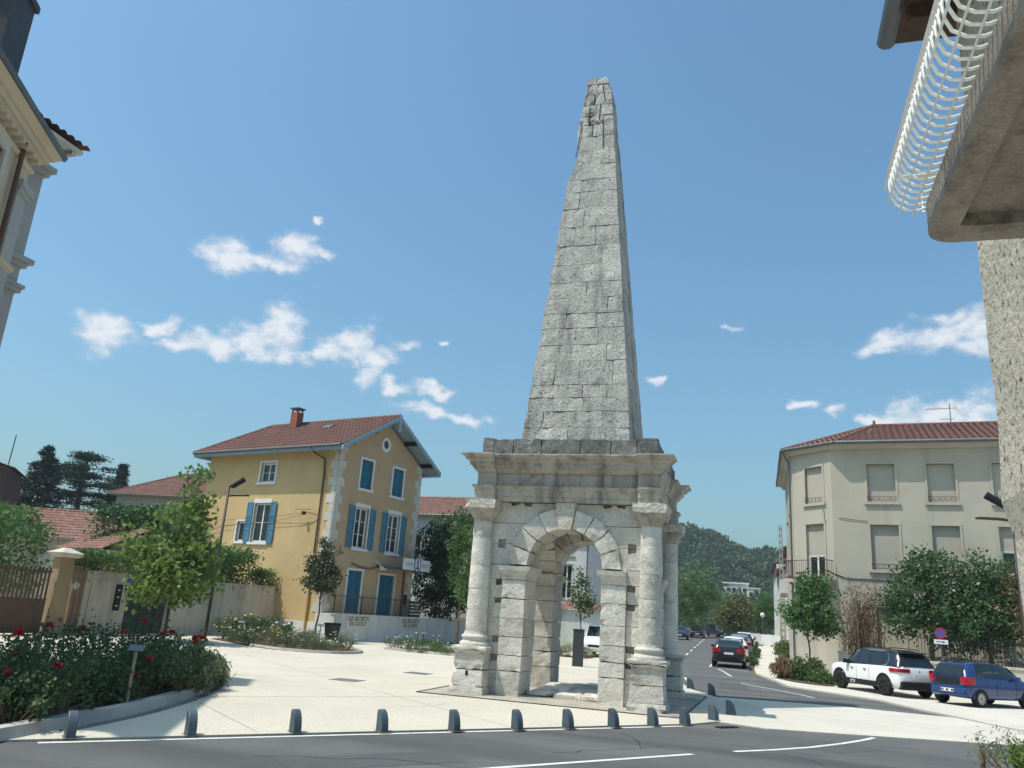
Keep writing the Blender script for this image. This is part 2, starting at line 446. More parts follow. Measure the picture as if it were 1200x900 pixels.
# buildings
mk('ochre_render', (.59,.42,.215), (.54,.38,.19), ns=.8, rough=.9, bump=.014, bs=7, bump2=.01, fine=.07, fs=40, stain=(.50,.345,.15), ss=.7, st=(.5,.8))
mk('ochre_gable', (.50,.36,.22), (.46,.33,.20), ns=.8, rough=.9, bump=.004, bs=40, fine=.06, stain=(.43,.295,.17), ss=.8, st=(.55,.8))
mk('stone_trim', (.60,.565,.49), (.52,.49,.43), ns=2, rough=.85, bump=.004, bs=40, rnd=.07)
mk('white_paint', (.74,.73,.70), (.68,.67,.65), ns=2, rough=.55, fine=.05)
mk('white_render', (.66,.65,.62), (.58,.575,.55), ns=.9, rough=.9, bump=.004, bs=35, streak=((.5,.49,.46), 1.5))
mk('blue_shutter', (.075,.205,.29), (.085,.23,.31), ns=3, rough=.6, fine=.08, rnd=.06)
mk('blue_door', (.022,.155,.235), (.028,.175,.26), ns=3, rough=.55, fine=.07, rnd=.06)
mk('pale_blue_wood', (.30,.40,.47), (.25,.35,.42), ns=4, rough=.6, fine=.06)
mk('roof_tile', (.21,.102,.08), (.145,.075,.063), ns=2.5, rough=.85, bump=.01, bs=30, stain=(.12,.062,.05), ss=1.4, st=(.5,.75), fine=.25, fs=16)
mk('roof_tile_old', (.27,.14,.105), (.19,.095,.075), ns=3, rough=.9, bump=.012, bs=25, stain=(.30,.21,.16), ss=2.5, st=(.5,.7), fine=.3, fs=9)
mk('brick_old', (.12,.07,.055), (.09,.055,.045), ns=3, rough=.95, bump=.01, bs=12, fine=.25, fs=6)
mk('brick', (.28,.10,.07), (.22,.08,.06), ns=7, rough=.9, bump=.006, bs=50, rnd=.12)
mk('glass_dark', (.018,.022,.026), rough=.05, spec=.6, fine=0)
mk('curtain', (.42,.42,.40), (.32,.32,.31), ns=9, rough=.9)
mk('iron_dark', (.018,.019,.021), rough=.55, metal=.3, fine=.15)
mk('iron_brown', (.10,.065,.05), (.075,.05,.04), ns=5, rough=.7, fine=.15)
mk('zinc', (.15,.165,.175), (.12,.13,.14), ns=2, rough=.5, metal=.5, fine=.1)
mk('pipe_brown', (.12,.06,.035), rough=.55, fine=.12)
mk('pipe_ochre', (.44,.27,.08), rough=.7, fine=.1)
mk('cream_render', (.475,.43,.345), (.435,.395,.32), ns=.6, rough=.92, bump=.006, bs=30, fine=.06, fs=35, stain=(.40,.355,.285), ss=.55, st=(.5,.8), streak=((.37,.335,.275), .9))
mk('roller_shutter', (.45,.41,.335), (.42,.385,.315), ns=2, rough=.7, fine=.05, rnd=.05)
mk('wall_render', (.58,.53,.44), (.49,.445,.365), ns=.7, rough=.93, bump=.008, bs=28, streak=((.30,.265,.215), 1.1), stain=(.34,.30,.24), ss=.9, st=(.52,.8), fine=.1)
mk('wall_brown', (.33,.245,.15), (.27,.20,.125), ns=1.2, rough=.93, bump=.008, bs=28, streak=((.20,.15,.10), 1.4))
mk('roughcast', (.55,.51,.42), (.48,.445,.365), ns=2, rough=.95, bump=.10, bs=11, bump2=.03, fine=.15, fs=60, stain=(.10,.09,.07), ss=13, st=(.57,.63))  # dark spots put the pits of the roughcast into the colour
mk('balcony_concrete', (.26,.24,.21), (.19,.175,.155), ns=1.8, rough=.93, bump=.012, bs=30, bump2=.02, stain=(.09,.08,.07), ss=2.2, st=(.52,.68), fine=.2, fs=40)
mk('white_tube', (.78,.78,.76), rough=.4, fine=.04)
mk('dark_wood', (.055,.035,.025), (.085,.055,.035), ns=5, rough=.75, fine=.2)
mk('slate', (.05,.055,.062), (.07,.075,.082), ns=3, rough=.6, fine=.2, rnd=.1)
mk('facade_cream', (.58,.50,.37), (.52,.445,.33), ns=.9, rough=.9, bump=.005, bs=30, fine=.06)
mk('facade_grey', (.42,.42,.41), (.37,.37,.36), ns=.9, rough=.9, bump=.005, bs=30, fine=.06)
mk('pink_render', (.40,.36,.33), (.36,.32,.30), ns=.9, rough=.9, fine=.07)
mk('gate_brown', (.115,.075,.055), (.09,.06,.045), ns=3, rough=.65, fine=.12, rnd=.08)
mk('gate_green', (.028,.042,.040), (.034,.05,.047), ns=3, rough=.5, fine=.1, rnd=.1)
mk('bollard_grey', (.085,.115,.135), (.07,.10,.12), ns=5, rough=.45, metal=.2, fine=.1, rnd=.12)
mk('post_grey', (.055,.065,.07), rough=.5, metal=.3, fine=.1)
mk('lamp_brown', (.06,.045,.038), rough=.5, metal=.3, fine=.1)
mk('wood_pale', (.42,.37,.29), (.34,.30,.23), ns=6, rough=.8, fine=.15)
mk('wood_stake', (.24,.17,.11), (.18,.13,.085), ns=6, rough=.85, fine=.2)
mk('bark', (.13,.095,.07), (.20,.165,.13), ns=6, rough=.95, bump=.02, bs=25)
mk('bark_pale', (.27,.25,.20), (.20,.18,.145), ns=5, rough=.9, bump=.01, bs=20)
mk('concrete_pole', (.36,.33,.29), (.29,.27,.235), ns=2, rough=.9, fine=.12)
# vehicles
mk('paint_white', (.80,.80,.79), rough=.22, coat=.7, spec=.5, fine=0)
mk('paint_blue', (.008,.036,.145), rough=.22, coat=.8, spec=.5, fine=0)
mk('paint_black', (.010,.011,.014), rough=.2, coat=.8, spec=.5, fine=0)
mk('paint_silver', (.34,.36,.38), rough=.28, coat=.6, metal=.5, fine=0)
mk('paint_navy', (.02,.03,.06), rough=.22, coat=.7, fine=0)
mk('plastic_black', (.016,.016,.017), rough=.6, fine=.08)
mk('tyre', (.018,.018,.018), rough=.85, fine=.15)
mk('alloy', (.45,.46,.47), rough=.3, metal=.9, fine=0)
mk('alloy_dark', (.05,.05,.055), rough=.35, metal=.8, fine=0)
mk('car_glass', (.012,.016,.018), rough=.03, spec=.7, coat=.3, fine=0)
mk('tail_red', (.36,.010,.018), rough=.15, coat=.6, fine=0)
mk('plate_white', (.7,.7,.68), rough=.5, fine=0)
mk('chrome', (.6,.6,.6), rough=.15, metal=1, fine=0)
mk('headlight', (.55,.58,.60), rough=.1, coat=.6, fine=0)
# signs
mk('sign_cream', (.66,.62,.52), (.6,.565,.475), ns=3, rough=.7, fine=.05)
mk('sign_text', (.03,.03,.035), rough=.7, fine=0)
mk('sign_blue', (.03,.10,.18), rough=.5, fine=0)
mk('sign_red', (.45,.02,.025), rough=.45, fine=0)
mk('sign_face_blue', (.04,.11,.40), rough=.45, fine=0)
mk('sign_white', (.72,.73,.74), rough=.5, fine=.03)
# plants
leafmat('leaf_plane', (.15,.215,.055), (.115,.18,.045))
leafmat('leaf_dark', (.058,.112,.045), (.078,.142,.054), isl=.45, rough=.4, spec=.4)
leafmat('leaf_magnolia', (.075,.098,.045), (.105,.10,.05), isl=.5, rough=.4, spec=.4)
leafmat('leaf_street', (.085,.165,.05), (.062,.13,.04))
leafmat('leaf_hedge', (.09,.17,.045), (.068,.135,.038))
leafmat('leaf_conifer', (.020,.038,.024), (.028,.050,.029), isl=.35)
leafmat('leaf_weeping', (.028,.050,.022), (.038,.068,.026), isl=.4)
leafmat('leaf_brown', (.16,.115,.085), (.115,.095,.06), isl=.4)
leafmat('leaf_red', (.13,.09,.045), (.07,.09,.035), isl=.5)
leafmat('leaf_rose', (.065,.108,.05), (.09,.135,.06), isl=.5)
leafmat('leaf_lavender', (.16,.175,.095), (.125,.15,.07), isl=.35)
leafmat('leaf_bed', (.075,.115,.042), (.10,.135,.055), isl=.5)
leafmat('leaf_wood', (.052,.092,.045), (.072,.115,.052), isl=.35)
leafmat('leaf_far', (.10,.165,.06), (.125,.185,.07), isl=.35)
leafmat('leaf_far_brown', (.13,.15,.06), (.15,.145,.07), isl=.4)
leafmat('grass_red', (.25,.16,.10), (.22,.18,.09), isl=.4)
leafmat('petal_red', (.50,.008,.03), (.42,.02,.03), isl=.3)
leafmat('petal_pink', (.60,.06,.14), (.50,.05,.10), isl=.3)
leafmat('petal_white', (.80,.76,.64), (.75,.72,.62), isl=.15)
leafmat('petal_yellow', (.75,.62,.20), (.75,.70,.45), isl=.2)
leafmat('petal_blue', (.35,.33,.50), (.45,.43,.55), isl=.2)
# ------------------------------------------------------------------ ground
def sheet(name, poly, z, mat, kind='structure', thick=0.0, rise=True):
    import bmesh
    bm = bmesh.new()
    vs = [bm.verts.new((x, y, z + (gz(y) if rise else 0))) for x, y in poly]
    f = bm.faces.new(vs); bm.normal_update()
    if f.normal.z < 0: f.normal_flip()
    bmesh.ops.triangulate(bm, faces=bm.faces[:])
    if thick:
        r = bmesh.ops.extrude_face_region(bm, geom=bm.faces[:])
        for e in r['geom']:
            if isinstance(e, bmesh.types.BMVert): e.co.z -= thick
        bmesh.ops.recalc_face_normals(bm, faces=bm.faces[:])
    me = bpy.data.meshes.new(name); bm.to_mesh(me); bm.free()
    o = link(name, me, mat); o['kind'] = kind
    return o

def ground_sheet():
    xs = np.concatenate([np.linspace(-1500,-200,14), np.linspace(-160,160,33), np.linspace(200,1500,14)])
    ys = np.concatenate([np.linspace(-1200,-60,12), np.linspace(-40,48,12), np.linspace(56,200,19), np.linspace(240,1800,18)])
    X, Y = np.meshgrid(xs, ys); Z = np.vectorize(gz)(Y) - .06
    V = np.stack([X, Y, Z], -1).reshape(-1,3); nx = len(xs); F = []
    for j in range(len(ys)-1):
        for i in range(nx-1):
            a = j*nx+i; F.append((a, a+1, a+nx+1, a+nx))
    o = link('ground', npmesh('ground', V, np.array(F)), 'ground'); o['kind'] = 'structure'
ground_sheet()

front_road = [(-22,-6),(-15.2,2.42),(-1.4,19.4),(-.9,20.4),(.14,20.0),(1.94,20.55),(5.58,21.8),(14,25),(40,34),(46,27),(16,18.6),(5.2,16.9),(3.6,15.2),(-9,-.3),(-14.5,-7)]
sheet('road', front_road, 0.0, 'asphalt', thick=.05)
street = [(-1.3,27.3),(1.0,27.9),(2.45,28.15),(3.86,28.0),(5.43,27.85),(4.76,29.3),(3.91,32.1),(2.79,33.5),(.93,35.6),(.45,39),(-.45,43.5),(-.55,48),(-.6,56),(-.7,70),(-1.2,110),(-1.8,170),(-13,170),(-11,110),(-8,70),(-6,50),(-4.5,40),(-2.2,29.6)]
sheet('street', street, 0.004, 'asphalt', thick=.05)
crossing = [(-.9,20.4),(.14,20.0),(1.94,20.55),(5.58,21.8),(14,25),(40,34),(40,36.5),(14,27.5),(7.6,24.9),(6.35,25.5),(5.43,27.85),(3.86,28.0),(2.45,28.15),(1.0,27.9),(-1.5,27.2),(-1.4,24),(-1.3,20.2)]
sheet('raised_crossing', crossing, .022, 'pale_concrete', thick=.06)
plaza = [(-22,-5.95),(-15.25,2.42),(-1.45,19.4),(-.95,20.4),(-1.05,24),(-1.35,27.3),(-2.25,29.6),(-4.55,40),(-6.05,47.9),(-60,47.9),(-60,-6)]
sheet('plaza', plaza, .026, 'plaza_concrete', thick=.06)
side_pave = [(6.4,25.5),(7.6,24.95),(14,27.55),(40,36.6),(40,60),(3,60),(2.9,110),(2.0,170),(-1.5,170),(-.95,110),(-.45,70),(-.35,56),(-.3,48),(-.2,43.5),(.6,39),(1.05,35.7),(2.85,33.6),(3.97,32.2),(4.82,29.35),(5.5,27.9)]
sheet('pavement', side_pave, .05, 'pale_concrete', thick=.09)
near_pave = [(-9,-.35),(3.6,15.15),(5.2,16.85),(16,18.55),(46,26.9),(46,-20),(-20,-20)]
sheet('near_pavement', near_pave, .09, 'pale_concrete', thick=.14, rise=False)
left_pave = [(-6.1,48),(-8.1,70),(-11.1,110),(-13.1,170),(-16,170),(-14,110),(-12,70),(-11,48)]
sheet('left_pavement', left_pave, .04, 'pale_concrete', thick=.08)

# painted markings: every stroke a piece of its road surface
def stroke(pts, w, z, name='marking_stroke'):
    m = MB(); P = [np.array(p, float) for p in pts]
    L = []; Rr = []
    for i, p in enumerate(P):
        t = P[min(i+1, len(P)-1)] - P[max(i-1, 0)]; t /= np.linalg.norm(t); n = np.array([-t[1], t[0]])
        L.append(p + n*w/2); Rr.append(p - n*w/2)
    for i in range(len(P)-1):
        m.quad((*Rr[i], z+gz(P[i][1])), (*Rr[i+1], z+gz(P[i+1][1])), (*L[i+1], z+gz(P[i+1][1])), (*L[i], z+gz(P[i][1])))
    o = part(name, m, 'marking'); o['kind'] = 'structure'; return o
eu = np.array([.63,.777])
def sub(a, b, n=14): return [tuple(np.array(a)+(np.array(b)-np.array(a))*i/n) for i in range(n+1)]
stroke(sub((-9.32,9.45),(-1.62,18.95)), .11, .006, 'edge_line')
stroke(sub((-7.6,6.8),(-5.3,9.6)), .11, .006, 'centre_line'); stroke(sub((-3.75,11.5),(-1.12,15.12)), .11, .006, 'centre_line')
stroke([(-.47,15.97),(.2,16.75),(.9,17.7),(1.6,18.9),(2.1,19.9),(2.35,20.5)], .11, .006, 'centre_line')
stroke([(-2.35,31.2),(-2.6,33),(-3.0,36)], .10, .010, 'street_edge_line')
stroke([(-.76,35.3),(.2,33.8),(1.39,31.7),(1.75,30.9)], .10, .010, 'street_line')
stroke([(-1.25,39.6),(-1.75,43.5),(-2.2,46.0),(-2.45,47.4)], .10, .010, 'street_line')
stroke([(-2.6,46.8),(-2.65,50),(-2.6,53)], .10, .010, 'bay_line'); stroke([(-2.62,46.85),(-1.6,46.3),(-.6,45.6)], .10, .010, 'bay_line')
for y0 in range(52, 130, 7):
    stroke([(-4.6-.035*(y0-52), y0), (-4.6-.035*(y0-49), y0+3)], .12, .010, 'street_dash')

# drain grates on the plaza edge
def grate(loc, rz, label):
    t = thing('drain_grate', label, 'grate', loc, rz)
    m = MB(); m.box(-.30,.30,-.10,.10,.001,.010); part('frame', m, 'steel_edge', t)
    for i in range(11):
        m = MB(); x = -.27+i*.054; m.box(x-.009,x+.009,-.08,.08,.011,.018); part('bar', m, 'iron_dark', t)
grate((-.72,19.55,.004), R(51), 'iron drain grate in the road beside the end of the bollard row')
m = MB(); m.box(-.4,.4,-.35,.35,.0,.006)
o = part('manhole_cover', m, 'kerb_grey'); o.location = (-10.9,21.3,.028); tag(o, 'dark square cover plate set in the plaza left of the monument', 'manhole')
m = MB(); m.box(-.4,.4,-.35,.35,.0,.006)
o = part('manhole_cover', m, 'kerb_grey'); o.location = (-10.6,25.6,.028); tag(o, 'dark square cover plate in the plaza behind the other cover', 'manhole')
# saw-cut joints of the plaza slab, a piece of the surface each
def joints():
    dirs = (np.array([.63,.777]), np.array([-.777,.63])); o = np.array([-1.45,19.4])
    for a in range(2):
        d, n = dirs[a], dirs[1-a]
        for k in range(1, 7 if a == 0 else 6):
            p = o + (n*k*4.8 if a == 0 else -d*0 - n*k*4.8)
            q0, q1 = (p-d*13.5, p+d*15) if a == 0 else (p+d*.15, p+d*26)
            m = MB(); w = np.array([-d[1], d[0]])*.011
            m.quad((*(q0-w),.0285),(*(q1-w),.0285),(*(q1+w),.0285),(*(q0+w),.0285))
            t = part('plaza_joint', m, 'joint_dark'); t['kind'] = 'structure'
mk('joint_dark', (.30,.27,.22), (.42,.385,.32), ns=1.3, rough=.95, fine=.2)
joints()
# repairs and cracks in the road surface
mk('asphalt_patch', (.10,.10,.10), (.085,.085,.086), ns=1.2, rough=.92, bump=.006, bs=120, fine=.3, fs=70)
mk('crack', (.035,.034,.033), rough=1, fine=.2)
def repairs():
    for i, (x, y, a, w, h) in enumerate(((-5.2,11.2,51,2.6,.9),(1.4,18.2,51,1.5,1.1),(-1.0,33.5,95,3.2,1.0))):
        c, s = math.cos(R(a)), math.sin(R(a)); q = [(x+c*u-s*v, y+s*u+c*v) for u, v in ((-w/2,-h/2),(w/2,-h/2),(w/2,h/2),(-w/2,h/2))]
        sheet('road_patch', q, .003 if i < 2 else .0085, 'asphalt_patch')
    rd = random.Random(12)
    for (x, y, a, L) in ((-6.6,10.4,40,3.4),(-3.2,13.6,60,2.6),(-.6,16.9,-30,2.2),(-2.0,15.2,130,1.8),(1.2,18.6,20,2.0),(.3,31.0,100,4.0),(-1.6,37,80,5.0),(2.8,24.2,160,2.6),(-7.6,16.5,70,2.4),(-9.8,22.5,20,3.0),(-6.8,29.5,140,2.6)):
        m = MB(); p = np.array([x,y]); d = R(a); on_pl = (.775*x-.63*y) < -13.4; z = .0290 if on_pl else (.0250 if y > 20.6 and y < 27 and x > -1 else .0065 if y < 21 else .0100); n = 12
        for k in range(n):
            d += rd.uniform(-.5,.5); q = p+np.array([math.cos(d), math.sin(d)])*L/n; d = R(a)*.5+d*.5; t = np.array([-(q-p)[1],(q-p)[0]]); t = t/np.linalg.norm(t)*rd.uniform(.004,.009)
            m.quad((*(p-t),z),(*(q-t),z),(*(q+t),z),(*(p+t),z)); p = q
        o = part('surface_crack', m, 'crack' if not on_pl else 'joint_dark'); o['kind'] = 'structure'
repairs()
# ------------------------------------------------------------------ the Roman monument
MX, MY = -4.95, 23.5
def monument():
    T = thing('obelisk_monument', 'tall weathered stone obelisk standing on a four arched Roman gateway', 'monument', (MX, MY, .02))
    rg = random.Random(11)
    def rot4(k):
        c, s = [(1,0),(0,1),(-1,0),(0,-1)][k]
        return lambda p: (p[0]*c - p[1]*s, p[0]*s + p[1]*c, p[2])
    cnt = [0]
    def sd(): cnt[0] += 1; return cnt[0]
    def put(name, mb, mat, k, parent=T, smooth=False):
        f = rot4(k); mb.v = [f(p) for p in mb.v]
        return part(name, mb, mat, parent, smooth)
    # k = 0 is the front (facing -y): things are written for the front face and its left corner
    WALL = 2.1; JAMB = 2.22; OPEN = 1.02; CORN = 1.68; SPR = 3.34
    courses = [.0,.62,1.0,1.42,1.95,2.45,2.95]
    for k in range(4):
        # pier: corner block (behind the column), front jamb and side jamb, course by course
        zs = [c + (rg.uniform(-.06,.06) if 0 < i < 6 else 0) for i, c in enumerate(courses)]
        for i in range(len(zs)-1):
            z0, z1 = zs[i]+.006, zs[i+1]-.006
            g = lambda a=.008: rg.uniform(-a, a)
            # front jamb
            wear = .05 if i == 0 else 0
            m = MB(); m.rough([(-CORN+.006,-JAMB+g(),z0),(-OPEN-wear+g(),-JAMB+wear+g(),z0),(-OPEN-wear+g(),-OPEN,z0),(-CORN+.006,-OPEN,z0),
                               (-CORN+.006,-JAMB+g(),z1),(-OPEN+g(),-JAMB+g(),z1),(-OPEN+g(),-OPEN,z1),(-CORN+.006,-OPEN,z1)], .15, .006, .008, sd())
            put('pier_block', m, 'limestone', k)
            m = MB(); m.rough([(-JAMB+g(),-CORN+.006,z0),(-CORN-.004,-CORN+.006,z0),(-CORN-.004,-OPEN,z0),(-JAMB+g(),-OPEN+g(),z0),
                               (-JAMB+g(),-CORN+.006,z1),(-CORN-.004,-CORN+.006,z1),(-CORN-.004,-OPEN,z1),(-JAMB+g(),-OPEN+g(),z1)], .15, .006, .008, sd())
            put('pier_block', m, 'limestone', k)
            # corner block with a putlog notch at its upper inner corner, on both outer faces
            hole = (i in (1, 2, 4, 5))
            w, hh = .33+g(.04), .125+g(.02)
            if hole: poly = [(-WALL,z0),(-CORN,z0),(-CORN,z1-hh),(-CORN-w*.55,z1-hh-.02),(-CORN-w,z1-hh*.6),(-CORN-w,z1),(-WALL,z1)]
            else: poly = [(-WALL,z0),(-CORN,z0),(-CORN,z1),(-WALL,z1)]
            m = MB(); m.prism(poly, lambda a,b,d: (a,d,b), -WALL+g(.006), -WALL+.2); put('wall_block', m, 'limestone', k)
            m = MB(); m.prism(poly, lambda a,b,d: (d,a,b), -WALL-.001, -WALL+.2); 
            m2 = MB(); m2.box(-WALL+.2,-CORN,-WALL+.2,-CORN,z0,z1)
            m.add(m2.v, m2.f); put('wall_block', m, 'limestone', k)
        # imposts
        for (nm, a) in (('impost', 0), ('impost', 1)):
            m = MB()
            def ring(x0,x1,y0,y1,z0,z1,dx0=0,dx1=0,dy0=0):
                pts = [(x0,y0,z0),(x1,y0,z0),(x1,y1,z0),(x0,y1,z0),(x0-dx0,y0-dy0,z1),(x1+dx1,y0-dy0,z1),(x1+dx1,y1,z1),(x0-dx0,y1,z1)]
                if a == 0: m.hexa(pts)
                else: m.hexa([(p[1],p[0],p[2]) for p in pts])
            if a == 0:
                ring(-CORN-.0,-OPEN+.0,-JAMB-.01,-OPEN,2.95,3.06); ring(-CORN,-OPEN,-JAMB-.02,-OPEN,3.06,3.18,.06,.07,.07); ring(-CORN-.08,-OPEN+.10,-JAMB-.10,-OPEN,3.18,3.30,.02,.02,.02)
            else:
                ring(-CORN+.006,-OPEN,-JAMB-.01,-CORN-.004,2.95,3.06); ring(-CORN+.006,-OPEN,-JAMB-.02,-CORN-.004,3.06,3.18,-.002,.07,.07); ring(-CORN+.004,-OPEN+.10,-JAMB-.10,-CORN-.004,3.18,3.30,-.0,.02,.02)
            put(nm, m, 'limestone', k)
        for i, (z0, z1) in enumerate(((2.956,3.333),(3.347,3.893),(3.907,4.453),(4.467,5.03))):
            m = MB()
            w = .33
            if i == 1: poly = [(-WALL,z0),(-CORN,z0),(-CORN,z1-.13),(-CORN-w,z1-.09),(-CORN-w,z1),(-WALL,z1)]
            elif i == 2: poly = [(-WALL,z0),(-CORN-.33,z0),(-CORN-.30,z0+.10),(-CORN,z0+.13),(-CORN,z1),(-WALL,z1)]
            else: poly = [(-WALL,z0),(-CORN,z0),(-CORN,z1),(-WALL,z1)]
            m.prism(poly, lambda a,b,d: (a,d,b), -WALL+rg.uniform(-.004,.006), -WALL+.2)
            put('wall_block', m, 'limestone', k)
            m = MB(); m.prism(poly, lambda a,b,d: (d,a,b), -WALL-.001, -WALL+.2)
            m2 = MB(); m2.box(-WALL+.2,-CORN,-WALL+.2,-CORN,z0,z1); m.add(m2.v, m2.f); put('wall_block', m, 'limestone', k)
        # pier core above the imposts
        m = MB(); m.box(-CORN+.002,-OPEN-.03,-CORN+.002,-OPEN-.03,3.30,5.0); put('pier_core', m, 'limestone', k)
        # archivolt: voussoirs and keystone
        nv = 9
        for i in range(nv):
            a0 = math.pi*i/nv + .004; a1 = math.pi*(i+1)/nv - .004
            ro = 1.56 + rg.uniform(-.025,.03); ri = OPEN + rg.uniform(-.008,.008)
            key = (i == nv//2)
            fy = -WALL - .11 + rg.uniform(-.012,.012)
            if key:
                ro = 1.72; fy = -WALL-.20; ri = .99
            P = []
            for y in (fy, -OPEN+.02):
                P += [(ri*math.cos(a0), y, SPR+ri*math.sin(a0)), (ro*math.cos(a0), y, SPR+ro*math.sin(a0)), (ro*math.cos(a1), y, SPR+ro*math.sin(a1)), (ri*math.cos(a1), y, SPR+ri*math.sin(a1))]
            m = MB(); m.rough(P, .16, .006, .012, sd()); put('keystone' if key else 'voussoir', m, 'limestone_fresh' if key else 'limestone', k)
        # spandrel courses
        for sgn in (-1, 1):
            for (z0, z1) in ((3.30,3.9),(3.9,4.46),(4.46,5.03)):
                z0 += .007; z1 -= .007
                arc = []
                for q in range(9):
                    z = z0 + (z1-z0)*q/8; d = 1.515**2 - (z-SPR)**2
                    arc.append((-math.sqrt(d) if d > 0 else 0.0, z))
                arc = [(x, z) for (x, z) in arc if x < -.02] or [(-.3, z0)]
                poly = [(-CORN-.002, z0)] + arc
                if arc[-1][1] < z1 - .01: poly += [(-.02, arc[-1][1]+.02), (-.02, z1)]
                if z0 > 4.4: poly += [(-.98, z1), (-1.02, z1-.10), (-1.2, z1-.07), (-1.24, z1), (-1.36, z1), (-1.38, z1-.06), (-1.58, z1-.09), (-1.60, z1)]
                poly += [(-CORN-.002, z1)]
                m = MB(); m.prism([(x*-sgn if sgn > 0 else x, z) for x, z in poly], lambda a,b,d: (a,d,b), -WALL+rg.uniform(-.006,.006), -CORN)
                put('spandrel_block', m, 'limestone', k)
        # pedestal, base, drums, capital of the corner column
        cx = cy = -2.3
        m = MB(); m.rough([(cx-.5,cy-.5,0),(cx+.47,cy-.5,0),(cx+.47,cy+.47,0),(cx-.5,cy+.47,0),(cx-.47,cy-.47,.2),(cx+.45,cy-.47,.2),(cx+.45,cy+.45,.2),(cx-.47,cy+.45,.2)], .16, .008, .016, sd())
        put('pedestal_foot', m, 'limestone', k)
        m = MB(); m.rough([(cx-.43,cy-.43,.2),(cx+.42,cy-.43,.2),(cx+.42,cy+.42,.2),(cx-.43,cy+.42,.2),(cx-.40,cy-.40,.60),(cx+.40,cy-.40,.60),(cx+.40,cy+.40,.60),(cx-.40,cy+.40,.60)], .16, .008, .016, sd())
        put('pedestal_block', m, 'limestone', k)
        m = MB(); m.rough([(cx-.40,cy-.40,.608),(cx+.40,cy-.40,.608),(cx+.40,cy+.40,.608),(cx-.40,cy+.40,.608),(cx-.40,cy-.40,1.02),(cx+.40,cy-.40,1.02),(cx+.40,cy+.40,1.02),(cx-.40,cy+.40,1.02)], .16, .008, .016, sd())
        put('pedestal_block', m, 'limestone', k)
        m = MB()
        for (o0,o1,z0,z1) in ((.40,.47,1.0,1.09),(.48,.48,1.09,1.19)):
            m.rough([(cx-o0,cy-o0,z0),(cx+o0,cy-o0,z0),(cx+o0,cy+o0,z0),(cx-o0,cy+o0,z0),(cx-o1,cy-o1,z1),(cx+o1,cy-o1,z1),(cx+o1,cy+o1,z1),(cx-o1,cy+o1,z1)], .16, .006, .016, sd())
        put('pedestal_cap', m, 'limestone', k)
        prof = [(.40,1.19),(.405,1.23),(.39,1.28),(.345,1.30),(.33,1.33),(.335,1.37),(.365,1.39),(.37,1.42),(.355,1.45),(.315,1.47),(.30,1.50),(.29,1.56)]
        m = MB(); m.lathe(prof, (cx,cy), 26); put('column_base', m, 'limestone', k, smooth=True)
        dz = [1.56,2.1+rg.uniform(-.1,.1),2.72+rg.uniform(-.1,.1),3.3+rg.uniform(-.1,.1),3.95+rg.uniform(-.1,.1),4.47]
        for i in range(5):
            r0 = .285-.022*(dz[i]-1.56)/2.9; r1 = .285-.022*(dz[i+1]-1.56)/2.9
            nr = 7; m = MB(); m.lathe([(r0+(r1-r0)*q/nr - (.006 if q in (0,nr) else 0), dz[i]+.003+(dz[i+1]-dz[i]-.006)*min(1,max(0,(q-.0)/nr))) for q in range(nr+1)], (cx+rg.uniform(-.004,.004),cy), 28)
            vv = []
            for (x,y,z) in m.v:
                q = Vector((x,y,z))*6+Vector((i*9.1+k*17,0,0)); e = mnoise.noise(q)*.006; edge = min(z-dz[i], dz[i+1]-z); ch = max(0, mnoise.noise(q*1.4+Vector((3,8,1)))-.15)*.05 if edge < .02 else 0
                dx, dy = x-cx, y-cy; rr_ = math.hypot(dx,dy)+1e-6; f = (rr_+e-ch)/rr_; vv.append((cx+dx*f, cy+dy*f, z))
            m.v = vv
            put('column_drum', m, 'limestone', k, smooth=True)
        # capital: left in the rough, flaring from the round shaft to a square block
        m = MB(); n = 24; rows = []
        for (z, rr, sq) in ((4.47,.27,0),(4.52,.285,.15),(4.62,.33,.5),(4.74,.40,.85),(4.78,.43,1.0)):
            row = []
            for q in range(n):
                th = 2*math.pi*q/n; c, s = math.cos(th), math.sin(th); sc = 1/max(abs(c), abs(s))
                f = (1-sq) + sq*min(sc, 1.36); row.append((cx+rr*c*f, cy+rr*s*f, z))
            rows.append(row)
        for row in rows: m.v.extend(row)
        for a in range(len(rows)-1):
            for q in range(n): m.f.append((a*n+q, a*n+(q+1)%n, (a+1)*n+(q+1)%n, (a+1)*n+q))
        m.f.append(tuple(range(n-1,-1,-1))); m.f.append(tuple(len(rows)*n-n+q for q in range(n)))
        put('capital', m, 'limestone_warm', k)
        m = MB(); m.rough([(cx-.44,cy-.44,4.78),(cx+.44,cy-.44,4.78),(cx+.44,cy+.44,4.78),(cx-.44,cy+.44,4.78),(cx-.45,cy-.45,5.04),(cx+.45,cy-.45,5.04),(cx+.45,cy+.45,5.04),(cx-.45,cy+.45,5.04)], .16, .008, .016, sd())
        put('capital_block', m, 'limestone_fresh', k)
        # entablature
        ARCH = [(0,5.045),(0,5.17),(.03,5.18),(.03,5.33),(.05,5.35),(.10,5.41),(.10,5.445)]
        FRZ = [(0,5.45),(0,5.81)]
        CORNI = [(.02,5.812),(.05,5.86),(.10,5.90),(.10,5.94),(.18,5.99),(.18,6.07),(.25,6.12),(.28,6.13),(.28,6.17),(.40,6.25),(.40,6.285)]
